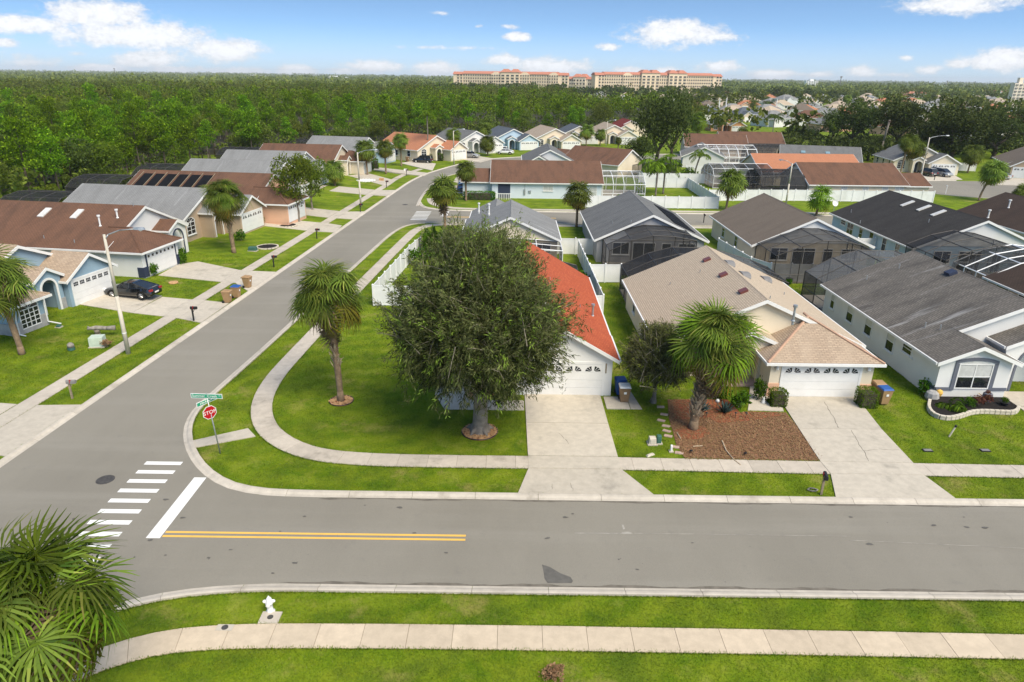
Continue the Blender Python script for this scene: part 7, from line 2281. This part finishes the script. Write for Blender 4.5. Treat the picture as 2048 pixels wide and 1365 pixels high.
for px_, py_, lab, s, kd in shr:
    b = G(px_, py_ + 40)
    tr, cm = LIGHT if kd == 'bright' else OAK[1]
    tree_of('shrub_tree', lab, 'tree', (b[0], b[1], -.3), [('trunk', tr), ('crown', cm)], px_, s / 4.6)

# the rest of the woods in one mass
def mass(name, label, items, build_far, seed):
    pass
def card_trees(name, mat, items, seed, leaf_k=.16, n_leaf=46, lumps=7):
    """items: (x, y, z0, radius, height) -> one mesh of leaf cards in lumpy crowns"""
    r = np.random.default_rng(seed)
    P, D, LN, RN = [], [], [], []
    for (x, y, z0, rad, hh) in items:
        lc = r.normal(size=(lumps, 3)) * np.array([rad * .45, rad * .45, hh * .13]) + np.array([x, y, z0 + hh * .74])
        lr = rad * r.uniform(.34, .58, lumps)
        n = n_leaf
        k = r.integers(0, lumps, n)
        d = unit(r.normal(size=(n, 3))); d[:, 2] = np.abs(d[:, 2]) * 1.0 - .15
        P.append(lc[k] + d * lr[k][:, None]); D.append(d * .6 + r.normal(size=(n, 3)) * .7 + np.array([0, 0, .25]))
        LN.append(rad * leaf_k * 2 * r.uniform(.7, 1.5, n)); RN.append(np.clip(.35 + .4 * d[:, 2] + r.normal(size=n) * .2 + r.normal() * .12, 0, .93))  # upward cards painted lighter, standing in for light on the canopy
    P = np.concatenate(P); D = np.concatenate(D); LN = np.concatenate(LN); RN = np.concatenate(RN)
    V, Fq = leaf_quads(P, D, LN, LN * .38, r, .1)
    return np_mesh(name, V, Fq, mat, RN)
pin = [(x, y, 0, r.uniform(2.2, 3.6), 8 + 4.5 * r.random() + 1.6 * math.sin(x * .045) * math.sin(y * .03)) for x, y, w in far_list if not w]
brd = [(x, y, 0, r.uniform(3.4, 5.6), r.uniform(7.5, 13)) for x, y, w in far_list if w]
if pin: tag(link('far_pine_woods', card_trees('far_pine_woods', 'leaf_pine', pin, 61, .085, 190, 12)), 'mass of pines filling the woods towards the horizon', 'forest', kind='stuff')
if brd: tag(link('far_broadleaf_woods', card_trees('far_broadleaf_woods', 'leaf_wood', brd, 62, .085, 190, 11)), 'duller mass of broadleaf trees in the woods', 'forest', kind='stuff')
ug = []
for _ in range(2600):
    y = 62 + 360 * r.random(); x = r.uniform(-.86 * y - 8, .16 * y + 20)
    e = y - wood_edge(x)
    if e < -1 or e > 60: continue
    ug.append((x, y, -.8, r.uniform(1.4, 2.8), r.uniform(2.4, 6.0)))
tag(link('undergrowth', card_trees('undergrowth', 'leaf_wood', ug, 63, .12, 60, 6)), 'scrubby undergrowth at the foot of the woods', 'undergrowth', kind='stuff')

sg_ = [(r.uniform(74, 150), r.uniform(166, 215), -.6, r.uniform(1.5, 3.2), r.uniform(3, 5.5)) for _ in range(150)]
tag(link('garden_shrubbery', card_trees('garden_shrubbery', 'leaf_oak', sg_, 64, .14, 90, 6)), 'dark shrubbery under the right hand oaks', 'shrubbery', kind='stuff')
# far suburb: houses one by one, trees between
r = np.random.default_rng(77)
ROOFS = ['roof_beige', 'roof_grey', 'roof_tan', 'roof_brown', 'roof_grey', 'roof_orange', 'roof_tan', 'roof_taupe']
WALLS = ['stucco_white', 'stucco_cream', 'stucco_sand', 'stucco_peach', 'stucco_white', 'stucco_lightgrey']
def far_house(label, p, rot, W, D, wall, roof, grp=None, H_=2.9):
    t = thing('distant_house', label, 'house', (p[0], p[1], 0), rot, grp)
    w, rf, tr = MB(), MB(), MB()
    hip_mass(w, rf, tr, None, -W / 2, W / 2, 0, D, H_, .55, back=True)
    g = MB(); gr_ = MB()
    gable_mass(g, gr_, tr, -W * .42, -W * .05, -2.6, 3.5, H_ - .2, .6)
    w.build('wall', wall, t); rf.build('roof', roof, t, uv=True); tr.build('fascia', 'trim_white', t); g.build('garage_wall', wall, t); gr_.build('garage_roof', roof, t, uv=True)
    m = MB(); m.box(-W * .37, -W * .10, -2.64, -2.59, 0, 2.2); m.build('garage_door', 'door_white', t)
    for x in (W * .12, W * .34):
        m = MB(); m.box(x - .6, x + .6, -.04, .02, .9, 2.2); m.build('window', 'glass_dark', t)
    return t
LAND = [((1425, 236), 'roof_slate_blue', 'dark slate roofed house left of the two utility poles'), ((1465, 225), 'roof_grey', 'grey roofed house with white gable by the utility poles'), ((1500, 236), 'roof_slate_blue', 'blue grey house right of the utility poles'), ((1545, 228), 'roof_white', 'pale roofed house in the far rows'), ((1600, 226), 'roof_taupe', 'brown grey roof behind the thin utility pole'),
        ((1580, 208), 'roof_grey', 'two storey house with a grey roof and pale walls'), ((1560, 246), 'roof_grey', 'light grey roof in the middle distance'), ((1620, 244), 'roof_brown', 'reddish brown roof in the middle distance'), ((1655, 236), 'roof_grey', 'grey roof beside the orange one'), ((1690, 236), 'roof_orange', 'orange roof left of the oaks'),
        ((1718, 214), 'roof_beige', 'pale pyramid roof beyond the oaks'), ((1745, 212), 'roof_taupe', 'taupe roof beyond the oaks'), ((1775, 206), 'roof_orange', 'tan roof under the far palms'), ((1690, 216), 'roof_beige', 'cream house beside the distant palms'), ((1860, 232), 'roof_grey', 'roof glimpsed between the oaks'), ((2020, 214), 'roof_beige', 'pale house at the right edge below the tall block'),
        ((1520, 190), 'roof_beige', 'far beige roof on the left of the bright trees'), ((1650, 196), 'roof_grey', 'small far grey roof'), ((1255, 192), 'roof_peach', 'pinkish roof in front of the resort'), ((1205, 190), 'roof_grey', 'grey roof in front of the resort'), ((1100, 190), 'roof_beige', 'pale roof peeking out before the low red roofed wing'), ((1390, 196), 'roof_taupe', 'brown roof below the right wing of the resort'), ((1330, 200), 'roof_beige', 'light roof below the resort trees')]
for i, (q, rf, lab) in enumerate(LAND):
    b = G(q[0], q[1] + 8)
    far_house(lab, b, r.uniform(-.5, .5), r.uniform(13, 17), r.uniform(10, 13), WALLS[i % 6], {'roof_white': 'roof_grey', 'roof_peach': 'roof_tan'}.get(rf, rf), H_=3.4 if i != 5 else 6.0)
hs = []
for k in range(190):
    y = 235 + 640 * r.random() ** 1.4; x = r.uniform(.24 * y, .80 * y)
    if any((x - a) ** 2 + (y - b) ** 2 < 21 ** 2 for a, b in hs): continue
    if x < 60 + .1 * y or (y < 262 and x < 150): continue
    hs.append((x, y))
for i, (x, y) in enumerate(hs[:110]):
    far_house('small house among the trees of the far suburb', (x, y, 0), r.uniform(-.7, .7), r.uniform(12, 16), r.uniform(10, 13), WALLS[i % 6], ROOFS[int(r.integers(8))], 'houses of the far suburb')
ft = []
for k in range(760):
    y = 215 + 780 * r.random() ** 1.1; x = r.uniform(.20 * y - 10, .84 * y)
    if y < 300 and x < 66: continue
    if .27 < x / y < .58 and y < 470 and r.random() < .55: continue
    if any((x - a) ** 2 + (y + 6 - b) ** 2 < 11 ** 2 for a, b in hs): continue
    ft.append((x, y))
n_ind = 0
rest = []
# keep sight lines to the named far houses
LB = [G(q[0], q[1] + 8) for q, _, _ in LAND]
for i, (x, y) in enumerate(ft):
    if any(abs(x / y - b[0] / b[1]) < .02 and b[1] - 70 < y < b[1] + 4 for b in LB): continue
    if any(abs(x / y - a / b) < .011 and b - 42 < y < b + 2 for a, b in hs[:110]): continue
    if n_ind < 280:
        n_ind += 1
        s = r.uniform(.55, 1.0)
        tree_of('suburb_tree', 'round crowned tree among the far houses', 'tree', (x, y, -.4), [('trunk', WOOD[i % 4][0] if i % 3 else OAK[i % 4][0]), ('crown', WOOD[i % 4][1] if i % 5 else OAK[i % 4][1])], r.uniform(0, 6), s, 'trees of the far suburb')
    else:
        rest.append((x, y, -.5, r.uniform(3.5, 6), r.uniform(6, 11)))
hot = []
for k in range(150):
    x = r.uniform(-160, 330); y = r.uniform(700, 940); hot.append((x, y, -.5, r.uniform(5, 8), r.uniform(5, 10)))
tag(link('far_tree_belt', card_trees('far_tree_belt', 'leaf_oak', hot, 66, .15, 120, 9)), 'dark belt of round trees before the resort', 'tree belt', kind='stuff')
if rest: tag(link('suburb_tree_mass', card_trees('suburb_tree_mass', 'leaf_wood', rest, 67, .15, 100, 9)), 'tree cover between the farthest houses', 'tree cover', kind='stuff')
hz_ = []
for k in range(3600):
    y = 700 * (14 ** r.random()); x = r.uniform(-.86 * y, .86 * y)
    if y < 1020 and -170 < x < 340: continue
    if x > .1 * y and y < 900: continue
    k_ = 1 + y / 2500
    hz_.append((x, y, -1, r.uniform(8, 15) * k_, r.uniform(3.5, 6.5) + (3 if r.random() < .06 else 0)))
tag(link('horizon_trees', card_trees('horizon_trees', 'leaf_far', hz_, 68, .085, 70, 6)), 'flat tree cover running to the horizon', 'tree cover', kind='stuff')

# the resort: two long wings with red tiled roofs and a low wing between
def resort(label, xa, ya, xb, yb, Hh, storeys, bays, seed, pale=False, towers=True):
    t = thing('resort_building', label, 'hotel', (xa, ya, 0), math.atan2(yb - ya, xb - xa))
    Ln = math.hypot(xb - xa, yb - ya); r = np.random.default_rng(seed)
    D = 18.0
    w, rf, pr = MB(), MB(), MB()
    win = MB()
    n = bays; bw = Ln / n
    for k in range(n):
        x0, x1 = k * bw, (k + 1) * bw
        kind = r.choice(['plain', 'gable', 'tower', 'plain'])
        if k == 0 or k == n - 1: kind = 'end'
        off = {'plain': 0, 'gable': -1.2, 'tower': -2.6, 'end': -.8}[kind]
        hh = Hh * {'plain': 1, 'gable': 1.0, 'tower': 1.10, 'end': .96}[kind]
        w.box(x0, x1, off, D, 0, hh)
        if kind == 'gable':
            w.hexa([(x0 + .5, off, hh), (x1 - .5, off, hh), (x1 - .5, 6, hh), (x0 + .5, 6, hh)], [(x0 + bw * .35, off, hh + 2.4), (x1 - bw * .35, off, hh + 2.4), (x1 - bw * .35, 6, hh + 2.4), (x0 + bw * .35, 6, hh + 2.4)])
        zE = hh
        ov = .9
        rt = 4.2 if kind == 'tower' else 3.4
        rf.hexa([(x0 - (ov if kind in ('tower', 'end') else 0), off - ov + (1.5 if kind == 'gable' else 0), zE + .05), (x1 + (ov if kind in ('tower', 'end') else 0), off - ov + (1.5 if kind == 'gable' else 0), zE + .05), (x1 + (ov if kind in ('tower', 'end') else 0), D + ov, zE + .05), (x0 - (ov if kind in ('tower', 'end') else 0), D + ov, zE + .05)],
                [(x0 + (bw * .3 if kind == 'tower' else 0), off + 5, zE + rt), (x1 - (bw * .3 if kind == 'tower' else 0), off + 5, zE + rt), (x1 - (bw * .3 if kind == 'tower' else 0), D - 5, zE + rt), (x0 + (bw * .3 if kind == 'tower' else 0), D - 5, zE + rt)])
        sh = Hh / storeys
        nc = 3 if kind == 'end' else (2 if kind == 'tower' else 4)
        for s in range(storeys):
            for c in range(nc):
                if kind == 'end' and c == 0: continue
                xc = x0 + bw * (c + .5) / nc
                win.box(xc - bw / nc * .30, xc + bw / nc * .30, off - .12, off - .02, s * sh + sh * .25, s * sh + sh * .72)
                pr.box(xc - bw / nc * .38, xc + bw / nc * .38, off - .6, off - .02, s * sh + sh * .12, s * sh + sh * .22)
    w.build('wall', 'resort_wall_pale' if pale else 'resort_wall', t)
    rf.build('roof', 'roof_tile_red', t, uv=True)
    o = win.build('window_grid', 'glass_dark', t); o['kind'] = 'stuff'
    o = pr.build('balcony_slabs', 'resort_wall_pale', t); o['kind'] = 'stuff'
    return t
RB = 985.0
xl = lambda q: (q - 1024) / F * (RB * .933 + 6)
resort('left wing of the resort with red roofs and many windows', xl(900), RB + 10, xl(1128), RB - 10, 22.5, 6, 12, 5)
resort('low middle wing of the resort with a pinkish red roof', xl(1130), RB + 25, xl(1179), RB + 12, 18, 4, 4, 6, True)
resort('right wing of the resort, longest with red roofs', xl(1180), RB - 15, xl(1440), RB + 15, 23.5, 6, 14, 9)
def block(label, px0, px1, top_py, y, mat='tank_white', storeys=10, cols=5):
    x0, z1 = on_y(px0, top_py, y); x1, _ = on_y(px1, top_py, y)
    t = thing('tower_block', label, 'tower block', ((x0 + x1) / 2, y, 0)); w = x1 - x0
    m = MB(); m.box(-w / 2, w / 2, 0, w * .5, 0, z1); m.box(-w * .15, w * .15, w * .1, w * .4, z1, z1 + 4); m.build('wall', mat, t)
    m = MB()
    for s in range(storeys):
        for c in range(cols):
            xx_ = -w / 2 + w * (c + .5) / cols; m.box(xx_ - w / cols * .3, xx_ + w / cols * .3, -.5, -.05, z1 * (s + .3) / storeys, z1 * (s + .7) / storeys)
    o = m.build('window_grid', 'vent_grey', t); o['kind'] = 'stuff'
block('tall pale block at the right edge of the picture', 2031, 2056, 167, 560, 'resort_wall_pale', 8, 3); block('white tower block on the right horizon', 1613, 1637, 162, 1900)
block('pale low complex on the left horizon', 480, 530, 151, 4200, 'tank_white', 3, 8); block('small white building on the horizon left of the resort', 640, 690, 154, 3000, 'tank_white', 3, 8); block('tiny white building far behind the woods', 16, 30, 148, 3500, 'tank_white', 3, 4)
for k, (px_, py_, y) in enumerate(((228, 137, 4000), (1683, 153, 1500), (1895, 162, 2500))):
    x, z = on_y(px_, py_, y)
    t = thing('radio_mast', ('thin radio mast on the left horizon', 'dark radio mast on the right horizon', 'faint mast on the far right horizon')[k], 'mast', (x, y, 0))
    m = MB(); m.tube((0, 0, 0), (0, 0, z), y / 1600, y / 1900, 5); m.build('shaft', 'vent_grey', t)
    m = MB(); m.box(-y / 900, y / 900, -1, 1, z * .9, z); m.build('antenna', 'vent_grey', t)
# red roofed shops and utility poles far right
for k, (q, w_) in enumerate((((1770, 186), 30), ((1830, 192), 34), ((1985, 186), 40), ((2020, 184), 30))):
    b = G(q[0], q[1] + 4); t = thing('shop_row', ('red roofed shop row beyond the oaks, leftmost', 'long red roofed shop row beyond the oaks', 'red roofed shops left of the tall pale block', 'red roofed shop beside the tall pale block')[k], 'shop building', tuple(b))
    w, rf = MB(), MB(); hip_mass(w, rf, None, None, -w_ / 2, w_ / 2, 0, 14, 5, .35, back=True); w.build('wall', 'stucco_white', t); rf.build('roof', 'roof_tile_red', t, uv=True)
    m = MB()
    for i in range(6): m.box(-w_ / 2 + w_ * (i + .25) / 6, -w_ / 2 + w_ * (i + .75) / 6, -.08, -.02, .5, 3.4)
    m.build('shop_windows', 'glass_dark', t)
UP = [(1434, 250, 197), (1449, 238, 196), (1550, 232, 198), (1634, 218, 197), (1825, 202, 186), (1895, 196, 180), (1935, 196, 182), (1945, 196, 182), (1998, 198, 181)]
for k, (q, by, ty) in enumerate(UP):
    b = G(q, by); z = zat(b[1], q, ty)
    t = thing('utility_pole', 'pale concrete utility pole of the line across the far suburb', 'utility pole', tuple(b), 0, 'utility poles across the far suburb')
    m = MB(); m.tube((0, 0, 0), (0, 0, z), .35, .22, 6); m.build('pole', 'tank_white', t); m = MB(); m.box(-1.4, 1.4, -.1, .1, z - 1.0, z - .8); m.build('crossarm', 'bark_grey', t)

# ------------------------------------------------------------------ grass on the near lawns
def lawn_blades(n, x0, x1, y0, y1, ln, wd, seed):
    r = np.random.default_rng(seed)
    P = np.stack([r.uniform(x0, x1, n), r.uniform(y0, y1, n)], 1)
    # keep what the picture can show
    P = P[np.abs(P[:, 0]) < P[:, 1] * .80 + 4]
    bad = np.zeros(len(P), bool)
    for poly in HARD:
        lo, hi = poly.min(0), poly.max(0)
        if hi[0] < x0 or lo[0] > x1 or hi[1] < y0 or lo[1] > y1: continue
        sel = np.where((P[:, 0] > lo[0]) & (P[:, 0] < hi[0]) & (P[:, 1] > lo[1]) & (P[:, 1] < hi[1]) & ~bad)[0]
        if len(sel): bad[sel[inside(P[sel], poly)]] = True
    return P[~bad]
def blades(P, ln, wd, seed):
    r = np.random.default_rng(seed); n = len(P)
    W_ = P - SO; u = W_ @ SD; nn = W_ @ SN
    z = ZL * np.clip((nn - 4) / 8, 0, 1) * np.clip((62 - nn) / 14, 0, 1) * np.clip((140 - u) / 30, 0, 1) * np.clip((u - 4) / 10, 0, 1)
    a = r.uniform(0, 6.283, n); d = np.stack([np.cos(a), np.sin(a)], 1); s = np.stack([-d[:, 1], d[:, 0]], 1)
    Lb = ln * r.uniform(.6, 1.5, n); Wb = wd * r.uniform(.7, 1.3, n); lean = r.uniform(.2, 1.1, n)
    V = np.empty((n, 3, 3))
    V[:, 0, :2] = P - s * Wb[:, None]; V[:, 1, :2] = P + s * Wb[:, None]; V[:, 2, :2] = P + d * (Lb * lean)[:, None]
    V[:, 0, 2] = z - .005; V[:, 1, 2] = z - .005; V[:, 2, 2] = z + Lb * .8
    return V.reshape(-1, 3), r.random(n)
sets = [lawn_blades(520000, -24, 30, 15, 33, 0, 0, 1), lawn_blades(330000, -42, 36, 33, 48, 0, 0, 2), lawn_blades(200000, -46, 46, 48, 72, 0, 0, 3)]
dims = [(.055, .011), (.065, .015), (.08, .022)]
VV, RR = [], []
re_ = np.random.default_rng(91)
ep = []
for e in EDGES:
    for a, b in zip(e, e[1:]):
        ln_ = np.linalg.norm(b - a); mid = (a + b) / 2
        if mid[1] > 75 or abs(mid[0]) > mid[1] * .8 + 4: continue
        q = re_.random((int(ln_ * (110 if mid[1] < 36 else 50)), 1)); d = (b - a) / (ln_ + 1e-9); nrm_ = np.array([-d[1], d[0]])
        ep.append(a + (b - a) * q + nrm_ * re_.normal(size=(len(q), 1)) * .03)
ep = np.concatenate(ep)
# no fringe on slabs and drives that the edge crosses
dr = np.zeros(len(ep), bool)
for poly in HARD:
    if len(poly) < 8:
        dr |= inside(ep, poly)
ep = ep[~dr]
sets.append(ep); dims.append((.085, .016))
for k, (P, (a, b)) in enumerate(zip(sets, dims)):
    v, q = blades(P, a, b, 50 + k); VV.append(v); RR.append(q)
V = np.concatenate(VV); R = np.concatenate(RR)
me = np_mesh('lawn_grass_blades', V, np.arange(len(V)).reshape(-1, 3), 'grass_blade', R)
tag(link('lawn_grass_blades', me), 'mown green grass of the lawns and verges', 'grass', kind='stuff')

# ------------------------------------------------------------------ thin haze in the air
hb = MB(); hb.box(-9200, 9200, -120, 14200, -1.0, 90)
hk = bpy.data.materials.new('haze_air'); hk.use_nodes = True
for nd in list(hk.node_tree.nodes): hk.node_tree.nodes.remove(nd)
ho_ = hk.node_tree.nodes.new('ShaderNodeOutputMaterial'); hv = hk.node_tree.nodes.new('ShaderNodeVolumePrincipled')
hv.inputs['Color'].default_value = (.93, .96, 1.0, 1); hv.inputs['Density'].default_value = .00008; hv.inputs['Anisotropy'].default_value = 0.0
hk.node_tree.links.new(hv.outputs[0], ho_.inputs['Volume'])
MATS['haze_air'] = hk
o = hb.build('haze', 'haze_air'); tag(o, 'thin pale haze over the far tree cover', 'haze', kind='stuff')
sc.cycles.volume_bounces = 0
